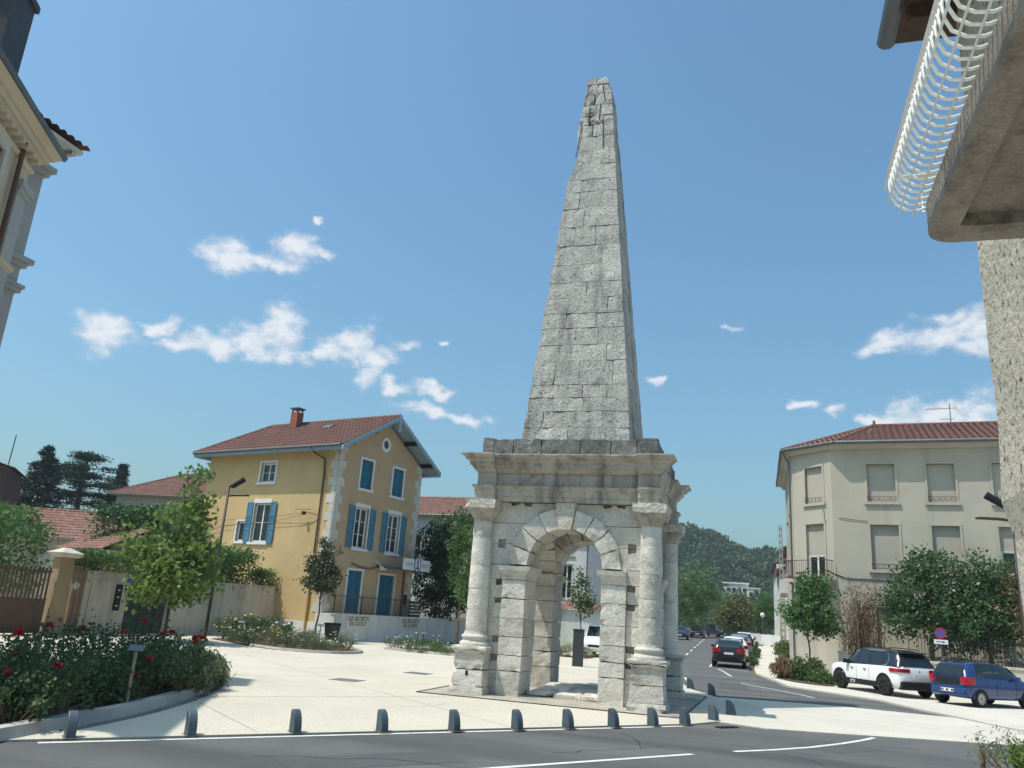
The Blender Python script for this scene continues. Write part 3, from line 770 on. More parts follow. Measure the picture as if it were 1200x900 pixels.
        def corner(prof, name, mat, half=2.52, inner=1.97, sc=1.0):
            m = MB()
            for q in range(len(prof)-1):
                (o0,z0),(o1,z1) = prof[q], prof[q+1]; o0 *= sc; o1 *= sc
                if z1-z0 < .004: continue
                m.hexa([(-half-o0,-half-o0,z0),(-inner,-half-o0,z0),(-inner,-inner,z0),(-half-o0,-inner,z0),(-half-o1,-half-o1,z1),(-inner,-half-o1,z1),(-inner,-inner,z1),(-half-o1,-inner,z1)])
            put(name, m, mat, k)
        corner(ARCH, 'architrave_block', 'limestone_warm'); corner(FRZ, 'frieze_block', 'limestone_warm', 2.50); corner(CORNI, 'cornice_block', 'limestone_warm')
        def run(prof, name, mat, cuts, plane, skip=()):
            for q in range(len(cuts)-1):
                x0, x1 = cuts[q]+.003, cuts[q+1]-.003; dd = rg.uniform(-.012,.012)
                if k == 1 and name == 'cornice_block' and q in (1,2): dmg = .25
                elif k == 1 and name == 'cornice_block': dmg = .75
                else: dmg = 1.0
                m = MB()
                for a in range(len(prof)-1):
                    (o0,z0),(o1,z1) = prof[a], prof[a+1]
                    if z1-z0 < .004: continue
                    o0 *= dmg; o1 *= dmg
                    m.hexa([(x0,-plane-o0+dd,z0),(x1,-plane-o0+dd,z0),(x1,-1.3,z0),(x0,-1.3,z0),(x0,-plane-o1+dd,z1),(x1,-plane-o1+dd,z1),(x1,-1.3,z1),(x0,-1.3,z1)])
                put(name, m, mat, k)
        def cutsr(n): 
            c = [-1.97+3.94*i/n + (rg.uniform(-.15,.15) if 0 < i < n else 0) for i in range(n+1)]; return c
        run(ARCH, 'architrave_block', 'limestone_warm', cutsr(3), 2.34); run(FRZ, 'frieze_block', 'limestone_warm', cutsr(5), 2.32); run(CORNI, 'cornice_block', 'limestone_warm', cutsr(4), 2.36)
        # blocking course above the cornice
        c = [-2.45,-2.12,-1.55,-.75,.35,1.2,1.9]
        for q in range(len(c)-1):
            top = 6.76 + rg.uniform(-.025,.02) + (.03 if q == 0 else 0)
            m = MB(); y0_ = -2.45+rg.uniform(-.015,.02); xa, xb = c[q]+.003, c[q+1]-.003; m.rough([(xa,y0_,6.288),(xb,y0_,6.288),(xb,-1.9,6.288),(xa,-1.9,6.288),(xa,y0_,top),(xb,y0_,top),(xb,-1.9,top),(xa,-1.9,top)], .16, .010, .012, sd()); put('plinth_block', m, 'black_crust', k)
    # ceiling and top slabs
    m = MB(); m.box(-1.25,1.25,-1.25,1.25,4.55,4.95); part('ceiling_slab', m, 'limestone', T)
    m = MB(); m.box(-1.9,1.9,-1.9,1.9,4.97,6.30); part('core', m, 'limestone', T)
    m = MB(); m.box(-1.885,1.885,-1.885,1.885,6.31,6.74); part('plinth_core', m, 'black_crust', T)
    # obelisk: courses of blocks, tapering
    Z0 = 6.745; H0 = 1.60; TAP = .0890
    half = lambda z: H0 - TAP*(z-Z0)
    zl = [6.745,7.30,7.80,8.22,8.62,9.38,9.90,10.45,10.93,11.46,12.00,12.62,13.30,13.98,14.66,15.28,15.74,16.32,16.90,17.42,17.92,18.28,18.72,19.18,19.60,19.92]
    fr = [(.16,.44),(.16,.48,.76),(.26,.56),(.28,.54,.79),(.23,.51,.85),(.27,.78),(.42,.7),(.28,.67),(.29,.81),(.52,),(.46,),(.72,),(.29,.62),(.40,),(.28,.72),(.31,),(.26,),(.48,),(.2,.55),(.45,),(.3,.7),(.5,),(.42,),(.5,),(.45,)]
    for i in range(len(zl)-1):
        z0, z1 = zl[i]+.002, zl[i+1]-.002
        us = [0.0]+[u+rg.uniform(-.015,.015) for u in fr[i]]+[1.0]
        vs = [0.0, rg.uniform(.35,.65), 1.0]
        for b in range(2):
            uu = us if b == 0 else [0.0]+sorted(rg.uniform(.2,.8) for _ in range(len(us)-2))+[1.0]
            for a in range(len(uu)-1):
                P = []
                g0 = rg.uniform(-.010,.014)
                for z in (z0, z1):
                    h = half(z)
                    for (u, v) in ((uu[a],vs[b]),(uu[a+1],vs[b]),(uu[a+1],vs[b+1]),(uu[a],vs[b+1])):
                        x = -h + 2*h*u; y = -h + 2*h*v
                        # small offsets of each block on the outer faces, and joints
                        if u == 0: x += rg.uniform(-.01,.016)
                        elif u == 1: x -= rg.uniform(-.01,.014)
                        else: x += (.002 if u == uu[a] else -.002)
                        if v == 0: y += g0 + rg.uniform(-.006,.008)
                        elif v == 1: y -= rg.uniform(-.01,.014)
                        # lost left edge above the step, rounded head
                        if u == 0 and 16.30 < z < 17.0: x += .15 + rg.uniform(0,.03)
                        if u == 0 and 17.0 <= z: x += .03 + rg.uniform(0,.04)
                        if u == 1 and z > 19.2: x -= .10*(z-19.2)/.9 + .02
                        if z > 19.85: x *= .86
                        P.append((x, y, z + (rg.uniform(-.10,.03) if z > 19.85 else 0)))
                m = MB(); m.rough(P, .22, .006, .0065 if i < 19 else .018, sd(), 5)
                part('obelisk_block', m, 'limestone_grey', T)
    # iron cramps near the head
    def cramp(p, q):
        m = MB(); m.tube([p, q], .015, 5); part('iron_cramp', m, 'iron_rust', T)
    F = lambda x, z: (x, -half(z)-.018, z)
    for (x0,z0,x1,z1) in ((-.30,19.5,-.42,18.75),(.17,19.55,.28,18.85),(.14,18.75,.12,18.1),(-.36,18.35,-.08,18.42),(-.22,18.6,-.25,18.0),(-.12,18.0,.12,17.98),(.26,18.1,.31,16.9),(-.46,17.9,-.58,16.6)):
        cramp(F(x0,z0), F(x1,z1))
    m = MB(); m.box(-.03,.03,-.01,.01,-.06,.06); o = part('wall_plate', m, 'iron_dark', T); o.location = (-2.32,-2.715,.52)
    # old paving inside and around the foot
    rg2 = random.Random(5)
    for (x0,x1,y0,y1) in ((-1.0,-.3,-1.6,-.9),(-.28,.45,-1.6,-.85),(.47,1.0,-1.6,-.8),(-1.0,-.1,-.6,.2),(-.05,1.0,-.55,.3),(-1.0,0,.4,1.3),(.05,1.0,.45,1.4)):
        m = MB(); m.sbox(x0,x1,y0,y1,0,.08+rg2.uniform(0,.12),.03,.015,.5); part('paving_slab', m, 'limestone', T)
    return T
monument()
ap = [(MX-3.35,MY-3.45),(MX+3.2,MY-3.35),(MX+3.35,MY+3.4),(MX-3.4,MY+3.4)]
sheet('monument_apron', ap, .034, 'apron_stone', thick=.03)
def edging():
    for (a, b) in ((ap[0],ap[1]),(ap[1],ap[2]),(ap[2],ap[3]),(ap[3],ap[0])):
        m = MB(); A = np.array(a); B = np.array(b); t = (B-A)/np.linalg.norm(B-A); n = np.array([-t[1],t[0]])*.02
        m.hexa([(*(A+n),.02),(*(B+n),.02),(*(B-n),.02),(*(A-n),.02),(*(A+n),.046),(*(B+n),.046),(*(B-n),.046),(*(A-n),.046)])
        o = part('apron_edging', m, 'steel_edge'); o['kind'] = 'structure'
edging()
# ------------------------------------------------------------------ building helpers
def facade(mb, mapf, L, z0, z1, opens, depth=.22, top=None):
    """wall face with real openings; mapf(t, z, d) -> point, d outward"""
    ts = sorted({0.0, L, *[o[0] for o in opens], *[o[1] for o in opens]}); zs = sorted({z0, z1, *[o[2] for o in opens], *[o[3] for o in opens]})
    for i in range(len(ts)-1):
        for j in range(len(zs)-1):
            tm, zm = (ts[i]+ts[i+1])/2, (zs[j]+zs[j+1])/2
            if any(o[0] < tm < o[1] and o[2] < zm < o[3] for o in opens): continue
            mb.quad(mapf(ts[i],zs[j],0), mapf(ts[i+1],zs[j],0), mapf(ts[i+1],zs[j+1],0), mapf(ts[i],zs[j+1],0))
    for (a,b,c,d) in [o[:4] for o in opens]:
        mb.quad(mapf(a,c,0), mapf(a,d,0), mapf(a,d,-depth), mapf(a,c,-depth)); mb.quad(mapf(b,d,0), mapf(b,c,0), mapf(b,c,-depth), mapf(b,d,-depth))
        mb.quad(mapf(a,d,0), mapf(b,d,0), mapf(b,d,-depth), mapf(a,d,-depth)); mb.quad(mapf(b,c,0), mapf(a,c,0), mapf(a,c,-depth), mapf(b,c,-depth))
def mbox(mb, mapf, a, b, c, d, e0, e1):
    mb.hexa([mapf(a,c,e0), mapf(b,c,e0), mapf(b,c,e1), mapf(a,c,e1), mapf(a,d,e0), mapf(b,d,e0), mapf(b,d,e1), mapf(a,d,e1)])

def casement(parent, mapf, o, frame='white_paint', glass='glass_dark', depth=.2, leaves=2, rows=3, curtain=False, name='window'):
    a,b,c,d = o[:4]; fw = .055
    m = MB()
    for (x0,x1,y0,y1) in ((a,a+fw,c,d),(b-fw,b,c,d),(a+fw,b-fw,c,c+fw),(a+fw,b-fw,d-fw,d)): mbox(m, mapf, x0,x1,y0,y1,-depth+.02,-depth+.08)
    w = part(name, m, frame, parent)
    iw = (b-a-2*fw)/leaves
    for l in range(leaves):
        x0 = a+fw+l*iw; x1 = x0+iw
        m = MB(); s = .05
        for (p,q,r_,t) in ((x0,x0+s,c+fw,d-fw),(x1-s,x1,c+fw,d-fw),(x0+s,x1-s,c+fw,c+fw+s),(x0+s,x1-s,d-fw-s,d-fw)): mbox(m, mapf, p,q,r_,t,-depth+.03,-depth+.06)
        for k in range(1, rows):
            zz = c+fw+(d-c-2*fw)*k/rows; mbox(m, mapf, x0+s,x1-s,zz-.015,zz+.015,-depth+.03,-depth+.055)
        part('sash', m, frame, w)
        m = MB(); m.quad(mapf(x0,c+fw,-depth+.035), mapf(x1,c+fw,-depth+.035), mapf(x1,d-fw,-depth+.035), mapf(x0,d-fw,-depth+.035)); part('pane', m, glass, w)
    if curtain:
        m = MB(); n = 14
        for k in range(n):
            t0 = a+fw+(b-a-2*fw)*k/n; t1 = a+fw+(b-a-2*fw)*(k+1)/n
            m.quad(mapf(t0,c,-depth-.05-.02*(k%2)), mapf(t1,c,-depth-.05-.02*((k+1)%2)), mapf(t1,d,-depth-.05-.02*((k+1)%2)), mapf(t0,d,-depth-.05-.02*(k%2)))
        part('curtain', m, 'curtain', w)
    else:
        m = MB(); m.quad(mapf(a,c,-depth-.2), mapf(b,c,-depth-.2), mapf(b,d,-depth-.2), mapf(a,d,-depth-.2)); part('room', m, 'glass_dark', w)
    return w

def surround(parent, mapf, o, mat='stone_trim', w=.12, sill=.12, lintel=0.0, proud=.03):
    a,b,c,d = o[:4]; m = MB()
    mbox(m, mapf, a-w,a,c,d,-.1,proud); mbox(m, mapf, b,b+w,c,d,-.1,proud); mbox(m, mapf, a-w,b+w,d,d+(lintel or w),-.1,proud+.004)
    s = part('window_surround', m, mat, parent)
    if sill:
        m = MB(); mbox(m, mapf, a-w-.06,b+w+.06,c-sill,c,-.1,proud+.07); part('sill', m, mat, parent)
    return s

def louvre_shutter(parent, mapf, a, b, c, d, mat, e0=.03, panels=3, name='shutter'):
    m = MB(); f = .07
    mbox(m, mapf, a,a+f,c,d,e0,e0+.045); mbox(m, mapf, b-f,b,c,d,e0,e0+.045)
    zz = [c]+[c+(d-c)*k/panels for k in range(1,panels)]+[d]
    for k, z in enumerate(zz):
        z0 = z-(.0 if k == 0 else .05); z1 = z+(.10 if k == 0 else .05) if k < panels else z
        if k == panels: z0 = z-.1
        mbox(m, mapf, a+f,b-f,z0,z1,e0,e0+.042)
    n = int((d-c)/.09)
    for k in range(n):
        z = c+.05+(d-c-.1)*k/n
        m.hexa([mapf(a+f,z,e0+.03), mapf(b-f,z,e0+.03), mapf(b-f,z+.008,e0+.034), mapf(a+f,z+.008,e0+.034), mapf(a+f,z+.07,e0+.006), mapf(b-f,z+.07,e0+.006), mapf(b-f,z+.078,e0+.01), mapf(a+f,z+.078,e0+.01)])
    return part(name, m, mat, parent)

def tile_plane(mb, mapf, poly_uv, pitch=.22, course=.36, amp=.06, step=.045):
    """roll-tile relief: mapf(u,v,h): u along eave, v up the slope, h above it. Clipped to the polygon by rows."""
    P = poly_uv; vmin = min(p[1] for p in P); vmax = max(p[1] for p in P); nrow = max(1, int(round((vmax-vmin)/course)))
    def span(v):
        xs = []
        n = len(P)
        for i in range(n):
            (a,b),(c,d) = P[i], P[(i+1)%n]
            if abs(b-d) < 1e-9: continue
            if min(b,d)-1e-9 <= v <= max(b,d)+1e-9: xs.append(a+(c-a)*(v-b)/(d-b))
        return (min(xs), max(xs)) if xs else None
    for r_ in range(nrow):
        v0 = vmin+(vmax-vmin)*r_/nrow; v1 = vmin+(vmax-vmin)*(r_+1)/nrow + .0
        s0 = span(v0+1e-6); s1 = span(v1-1e-6)
        if not s0 or not s1: continue
        lo = min(s0[0], s1[0]); hi = max(s0[1], s1[1]); n = max(2, int((hi-lo)/pitch*4))
        us = [lo+(hi-lo)*k/n for k in range(n+1)]
        o = len(mb.v)
        hgt = lambda u: amp*abs(math.sin(math.pi*u/pitch))
        for u in us:
            a = min(max(u, s0[0]), s0[1]); b = min(max(u, s1[0]), s1[1])
            mb.v.append(tuple(mapf(a, v0-.03, hgt(a)+step))); mb.v.append(tuple(mapf(b, v1, hgt(b))))
        for k in range(n): mb.f.append((o+2*k, o+2*k+2, o+2*k+3, o+2*k+1))

def text_mesh(txt, size, mat, parent, loc, rot, name='lettering', depth=.004, align='CENTER', bold=0.0):
    cu = bpy.data.curves.new(name, 'FONT'); cu.body = txt; cu.size = size; cu.extrude = depth; cu.align_x = align; cu.align_y = 'CENTER'; cu.offset = bold
    cu.space_line = .85
    tmp = bpy.data.objects.new(name, cu); COL.objects.link(tmp)
    dg = bpy.context.evaluated_depsgraph_get(); me = bpy.data.meshes.new_from_object(tmp.evaluated_get(dg))
    bpy.data.objects.remove(tmp); bpy.data.curves.remove(cu)
    me.materials.clear(); o = link(name, me, mat, parent); o.location = loc; o.rotation_euler = rot; return o

# ------------------------------------------------------------------ yellow house
def yellow_house():
    T = thing('house', 'three storey ochre yellow house with blue shutters and red tiled roof', 'house', (-22.99,40.83,.0), R(76))
    W, D, E = 7.8, 11.15, 10.95
    G = lambda t,z,d: (t, -d, z)            # gable face
    Lf = lambda t,z,d: (-d, t, z)           # left wall (t runs away from the corner); seen mirrored
    gop = [(1.93,2.95,8.62,10.35),(4.92,5.94,8.62,10.35),(1.9,3.02,5.14,7.5),(4.92,6.04,5.14,7.5),(1.86,3.02,1.45,3.86),(4.66,6.06,1.45,3.80)]
    m = MB(); facade(m, G, W, 0, 10.8, gop, .2)
    m.add([G(0,10.8,0),G(W,10.8,0),G(W/2,13.02,0)], [(0,1,2)])
    m.quad(G(W,0,0),(W,D,0),(W,D,10.8),G(W,10.8,0)); m.quad((W,D,0),(0,D,0),(0,D,10.8),(W,D,10.8))
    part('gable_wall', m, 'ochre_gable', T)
    lop = [(5.1,6.35,8.75,9.95),(5.05,6.42,5.16,7.5),(7.05,7.72,5.2,6.4)]
    m = MB(); 
    Lm = lambda t,z,d: Lf(t,z,d)
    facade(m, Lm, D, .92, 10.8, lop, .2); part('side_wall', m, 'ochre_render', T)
    m = MB(); mbox(m, Lf, -.02,D,0,.92,-.1,.035); part('base_band', m, 'white_render', T)
    # quoins
    def quoin(mapf, t0, sg):
        z = .95; i = 0
        while z < 10.5:
            hq = .50; w = .62 if i % 2 else .36
            m = MB(); a, b = (t0, t0+w) if sg > 0 else (t0-w, t0)
            mbox(m, mapf, a, b, z+.006, z+hq-.006, -.06, .03); part('quoin', m, 'stone_trim', T); z += hq; i += 1
    quoin(G, -.03, 1); quoin(G, W+.03, -1); quoin(Lf, .002, 1)
    # gable openings
    for k, o in enumerate(gop):
        if k < 2:
            surround(T, G, o, 'white_paint', .13, .14)
            louvre_shutter(T, G, o[0]+.01, (o[0]+o[1])/2-.004, o[2]+.01, o[3]-.01, 'blue_door', -.12, 2); louvre_shutter(T, G, (o[0]+o[1])/2+.004, o[1]-.01, o[2]+.01, o[3]-.01, 'blue_door', -.12, 2)
        elif k < 4:
            surround(T, G, o, 'white_paint', .10, .14, .24); casement(T, G, o, rows=3, curtain=True)
            w = .50; louvre_shutter(T, G, o[0]-.12-w, o[0]-.12, o[2]-.03, o[3]+.02, 'blue_shutter', .04); louvre_shutter(T, G, o[1]+.12, o[1]+.12+w, o[2]-.03, o[3]+.02, 'blue_shutter', .04)
        else:
            surround(T, G, o, 'white_paint', .13, 0)
            dn = louvre_shutter(T, G, o[0]+.01, (o[0]+o[1])/2-.004, o[2], o[3]-.01, 'blue_door', -.14, 2, 'door'); louvre_shutter(T, G, (o[0]+o[1])/2+.004, o[1]-.01, o[2], o[3]-.01, 'blue_door', -.14, 2, 'door')
    # oculus
    m = MB(); n = 20
    for k in range(n):
        a0, a1 = 2*math.pi*k/n, 2*math.pi*(k+1)/n; c0 = (3.9, 11.62)
        pts = []
        for e in (-.02,.06):
            for (r_, a) in ((.24,a0),(.42,a0),(.42,a1),(.24,a1)): pts.append(G(c0[0]+r_*math.cos(a), c0[1]+r_*1.1*math.sin(a), e))
        m.hexa(pts)
    oc = part('round_window', m, 'white_paint', T)
    m = MB(); m.prism([(3.9+.25*math.cos(2*math.pi*k/n), 11.62+.275*math.sin(2*math.pi*k/n)) for k in range(n)], G, .004, .012); part('pane', m, 'glass_dark', oc)
    # side openings
    surround(T, Lf, lop[0], 'white_paint', .14, .14); casement(T, Lf, lop[0], rows=2)
    surround(T, Lf, lop[1], 'white_paint', .08, .14, .24); casement(T, Lf, lop[1], rows=2, curtain=True)
    surround(T, Lf, lop[2], 'white_paint', .10, .14); casement(T, Lf, lop[2], leaves=1, rows=1, curtain=True)
    louvre_shutter(T, Lf, 4.50,4.98,5.10,7.55,'blue_shutter',.05); louvre_shutter(T, Lf, 6.50,6.98,5.10,7.55,'blue_shutter',.05)
    # roof: gable towards the square, hipped at the far end
    RZ = 13.38; SL = .583; ov = .80; rx = W/2; ry0 = -.95; ry1 = D-.9; ey = D+.7
    ez = RZ - SL*(rx+ov); cs = math.cos(math.atan(SL)); sn = math.sin(math.atan(SL))
    slope_len = (rx+ov)/cs
    m = MB()
    # left slope: u along y, v up slope from eave
    lm = lambda u,v,h_: (-ov + v*cs - h_*sn, u, ez + v*sn + h_*cs)
    tile_plane(m, lm, [(ry0,0),(ey,0),(ry1,slope_len),(ry0,slope_len)], .30, .40)
    rm = lambda u,v,h_: (W+ov - v*cs + h_*sn, u, ez + v*sn + h_*cs)
    tile_plane(m, rm, [(ry0,0),(ey,0),(ry1,slope_len),(ry0,slope_len)], .30, .40)
    hs = (RZ-ez)/(ey-ry1); hc = 1/math.sqrt(1+hs*hs); hl = (ey-ry1)/hc
    hm = lambda u,v,h_: (u, ey - v*hc + h_*hs*hc, ez + v*hs*hc + h_*hc)
    tile_plane(m, hm, [(-ov,0),(W+ov,0),(rx,hl)], .30, .40)
    rf = part('roof', m, 'roof_tile', T)
    # roof underside boards and fascia
    m = MB(); th = .10
    for s, x0, x1 in ((1,-ov,rx),(-1,W+ov,rx)):
        m.add([(x0,ry0,ez-.02),(x0,ey,ez-.02),(x1,ry1,RZ-.02),(x1,ry0,RZ-.02),(x0,ry0,ez-th),(x0,ey,ez-th),(x1,ry1,RZ-th),(x1,ry0,RZ-th)], [(0,1,2,3),(7,6,5,4),(0,4,5,1),(0,3,7,4)])
    m.add([(-ov,ey,ez-.02),(W+ov,ey,ez-.02),(rx,ry1,RZ-.02),(-ov,ey,ez-th),(W+ov,ey,ez-th),(rx,ry1,RZ-th)], [(0,1,2),(5,4,3),(0,3,4,1)])
    part('soffit', m, 'pale_blue_wood', rf)
    # scalloped boards along eaves and rakes
    def lambrequin(p0, p1, drop, nm='scalloped_board'):
        p0 = np.array(p0, float); p1 = np.array(p1, float); L = np.linalg.norm(p1-p0); n = int(L/.17); m = MB()
        t = (p1-p0)/L; side = np.cross(t, (0,0,1)); side /= np.linalg.norm(side); side = side*.02
        for k in range(n):
            a = p0+t*L*k/n; b = p0+t*L*(k+.86)/n; c = p0+t*L*(k+1)/n; mid = (a+b)/2
            for (q, r_, d0, d1) in ((a,c,0,drop*.5),):
                m.hexa([q-side-(0,0,d1), r_-side-(0,0,d1), r_+side-(0,0,d1), q+side-(0,0,d1), q-side, r_-side, r_+side, q+side])
            m.prism([(0,0),(1,0),(.8,-.8),(.5,-1),(.2,-.8)], lambda x,y,d: tuple(a+(b-a)*x+np.array((0,0,y*drop*.55-drop*.5))+side*d), -.8, .8)
        return part(nm, m, 'pale_blue_wood', rf)
    lambrequin((-ov-.02,ry0,ez-.02), (-ov-.02,ey,ez-.02), .26); lambrequin((W+ov+.02,ry0,ez-.02), (W+ov+.02,ey,ez-.02), .26); lambrequin((-ov,ey+.02,ez-.02), (W+ov,ey+.02,ez-.02), .26)
    lambrequin((-ov,ry0-.02,ez+.02), (rx,ry0-.02,RZ+.02), .30); lambrequin((W+ov,ry0-.02,ez+.02), (rx,ry0-.02,RZ+.02), .30)
    m = MB(); m.box(rx-.12,rx+.12,ry0-.06,ry0-.02,RZ-1.0,RZ+.05); part('finial_board', m, 'pale_blue_wood', rf)
    # purlin ends
    for (x, z) in ((.1,ez+.36),(2.0,12.08),(5.8,12.08),(7.7,ez+.36)):
        m = MB(); m.box(x-.13,x+.13,ry0+.1,0,z-.16,z+.06); part('purlin', m, 'iron_dark', rf)
    # ridge and hip tiles
    def ridge(p, q, nm='ridge_tile'):
        p = np.array(p,float); q = np.array(q,float); L = np.linalg.norm(q-p); n = int(L/.42); m = MB()
        for k in range(n):
            a = p+(q-p)*k/n; b = p+(q-p)*(k+1.08)/n; m.tube([a, b], [.115,.135], 8)
        part(nm, m, 'roof_tile', rf)
    ridge((rx,ry0,RZ+.03),(rx,ry1,RZ+.03)); ridge((rx,ry1,RZ+.03),(-ov,ey,ez+.03)); ridge((rx,ry1,RZ+.03),(W+ov,ey,ez+.03))
    # chimney
    m = MB(); m.box(rx-.95,rx-.40,7.05,7.65,12.4,14.0); ch = part('chimney', m, 'brick', rf)
    for (x,y) in ((-.9,7.08),(-.9,7.56),(-.5,7.08),(-.5,7.56)):
        m = MB(); m.box(rx+x-.02,rx+x+.07,y,y+.07,14.0,14.23); part('chimney_pier', m, 'brick', rf)
    m = MB(); m.box(rx-1.03,rx-.32,6.97,7.73,14.23,14.31); part('chimney_cap', m, 'zinc', rf)
    m = MB(); vv = slope_len*.72
    m.hexa([lm(3.4,vv-.25,.05),lm(4.1,vv-.25,.05),lm(4.1,vv+.25,.05),lm(3.4,vv+.25,.05),lm(3.4,vv-.25,.12),lm(4.1,vv-.25,.12),lm(4.1,vv+.25,.16),lm(3.4,vv+.25,.16)]); part('skylight', m, 'zinc', rf)
    # gutter, downpipe
    m = MB(); m.tube([(-ov-.10,ry0+.2,ez-.02),(-ov-.10,ey,ez-.02)], .075, 8); part('gutter', m, 'zinc', rf)
    m = MB(); m.tube([(-ov-.08,1.5,ez-.08),(-ov+.2,1.45,ez-.35),(-.10,1.1,ez-.62),(-.09,1.0,9.2),(-.09,.98,4.6)], .055, 8); part('downpipe', m, 'pipe_brown', T)
    m = MB(); m.tube([(-.09,.98,4.6),(-.09,.96,.1)], .06, 8); part('downpipe', m, 'pipe_ochre', T)
    # wall lamp bracket on the side wall
    m = MB(); m.tube([(-.08,1.05,6.75),(-.2,1.6,6.85),(-.3,2.1,6.95)], .018, 5); m.tube([(-.25,1.5,7.05),(-.35,2.7,7.05)], .014, 5); m.box(-.36,-.2,1.9,2.08,6.75,6.92); part('wall_bracket', m, 'iron_dark', T)
    m = MB()
    for dz in (0,-.32): m.tube([(-.22,1.9,6.88+dz*.3),(-.12,5,6.62+dz),(-.12,8.8,6.45+dz),(-.3,11.2,6.5+dz)], .009, 4)
    part('cable', m, 'iron_dark', T)
    m = MB(); mbox(m, G, .9,1.3,.12,.42,0,.04); part('air_grille', m, 'iron_dark', T)
    m = MB(); mbox(m, Lf, 1.95,2.6,.25,.62,.0,.05); part('air_grille', m, 'iron_dark', T)
    # downpipe right of the doors, and conduit over the doors
    m = MB(); m.tube([G(6.95,4.1,.06),G(6.95,1.45,.06)], .05, 6); part('downpipe', m, 'pipe_brown', T)
    m = MB(); m.tube([G(2.0,4.25,.05),G(2.7,4.1,.06),G(3.6,4.05,.06),G(4.4,4.25,.06)], .05, 6); part('vine_stem', m, 'bark', T)
    m = MB(); m.tube([G(3.95,4.55,.02),G(3.95,4.5,.35),G(4.1,4.25,.5),G(4.35,4.15,.5)], .03, 5); m.box(4.1,4.5,-.62,-.40,4.05,4.25); part('wall_lamp', m, 'white_paint', T)
    m = MB(); mbox(m, G, 7.15,7.4,2.2,2.75,.02,.10); part('letter_box', m, 'iron_dark', T)
    # glazed canopy with a sign board
    m = MB()
    m.hexa([G(4.2,4.30,0),G(7.7,4.30,0),G(7.7,4.12,1.0),G(4.2,4.12,1.0),G(4.2,4.36,0),G(7.7,4.36,0),G(7.7,4.18,1.0),G(4.2,4.18,1.0)]); part('door_canopy', m, 'zinc', T)
    SB = 1.04
    m = MB(); mbox(m, G, 5.45,8.15,4.22,4.90,SB,SB+.06); sb = part('sign_board', m, 'sign_white', T)
    m = MB(); c0 = (6.85,4.60); n = 24
    m.prism([(c0[0]+.36*math.cos(2*math.pi*k/n), c0[1]+.50*math.sin(2*math.pi*k/n)) for k in range(n)], G, SB+.064, SB+.072); part('emblem', m, 'sign_blue', sb)
    m = MB(); m.prism([(c0[0]+.27*math.cos(2*math.pi*k/n), c0[1]+.40*math.sin(2*math.pi*k/n)) for k in range(n)], G, SB+.074, SB+.078); part('emblem', m, 'sign_white', sb)
    m = MB(); m.prism([(c0[0]-.05,4.95),(c0[0]+.05,4.95),(c0[0]+.07,4.30),(c0[0]-.07,4.30)], G, SB+.08, SB+.086); m.prism([(c0[0]-.2,4.42),(c0[0]-.06,4.28),(c0[0]+.06,4.28),(c0[0]+.2,4.42),(c0[0]+.1,4.40),(c0[0]-.1,4.40)], G, SB+.08, SB+.088)
    m.prism([(c0[0]-.13,4.78),(c0[0]+.13,4.78),(c0[0]+.13,4.74),(c0[0]-.13,4.74)], G, SB+.08, SB+.088); part('emblem', m, 'sign_blue', sb)
    for sx in (-1, 1):
        m = MB()
        for r_ in range(2):
            pts = [G(c0[0]+sx*(.48+.085*k), 4.62-.11*r_+.03*math.sin(k*2.1+r_), SB+.07) for k in range(9)]
            m.tube(pts, .013, 4)
        part('sign_flourish', m, 'sign_blue', sb)
    return T
yellow_house()

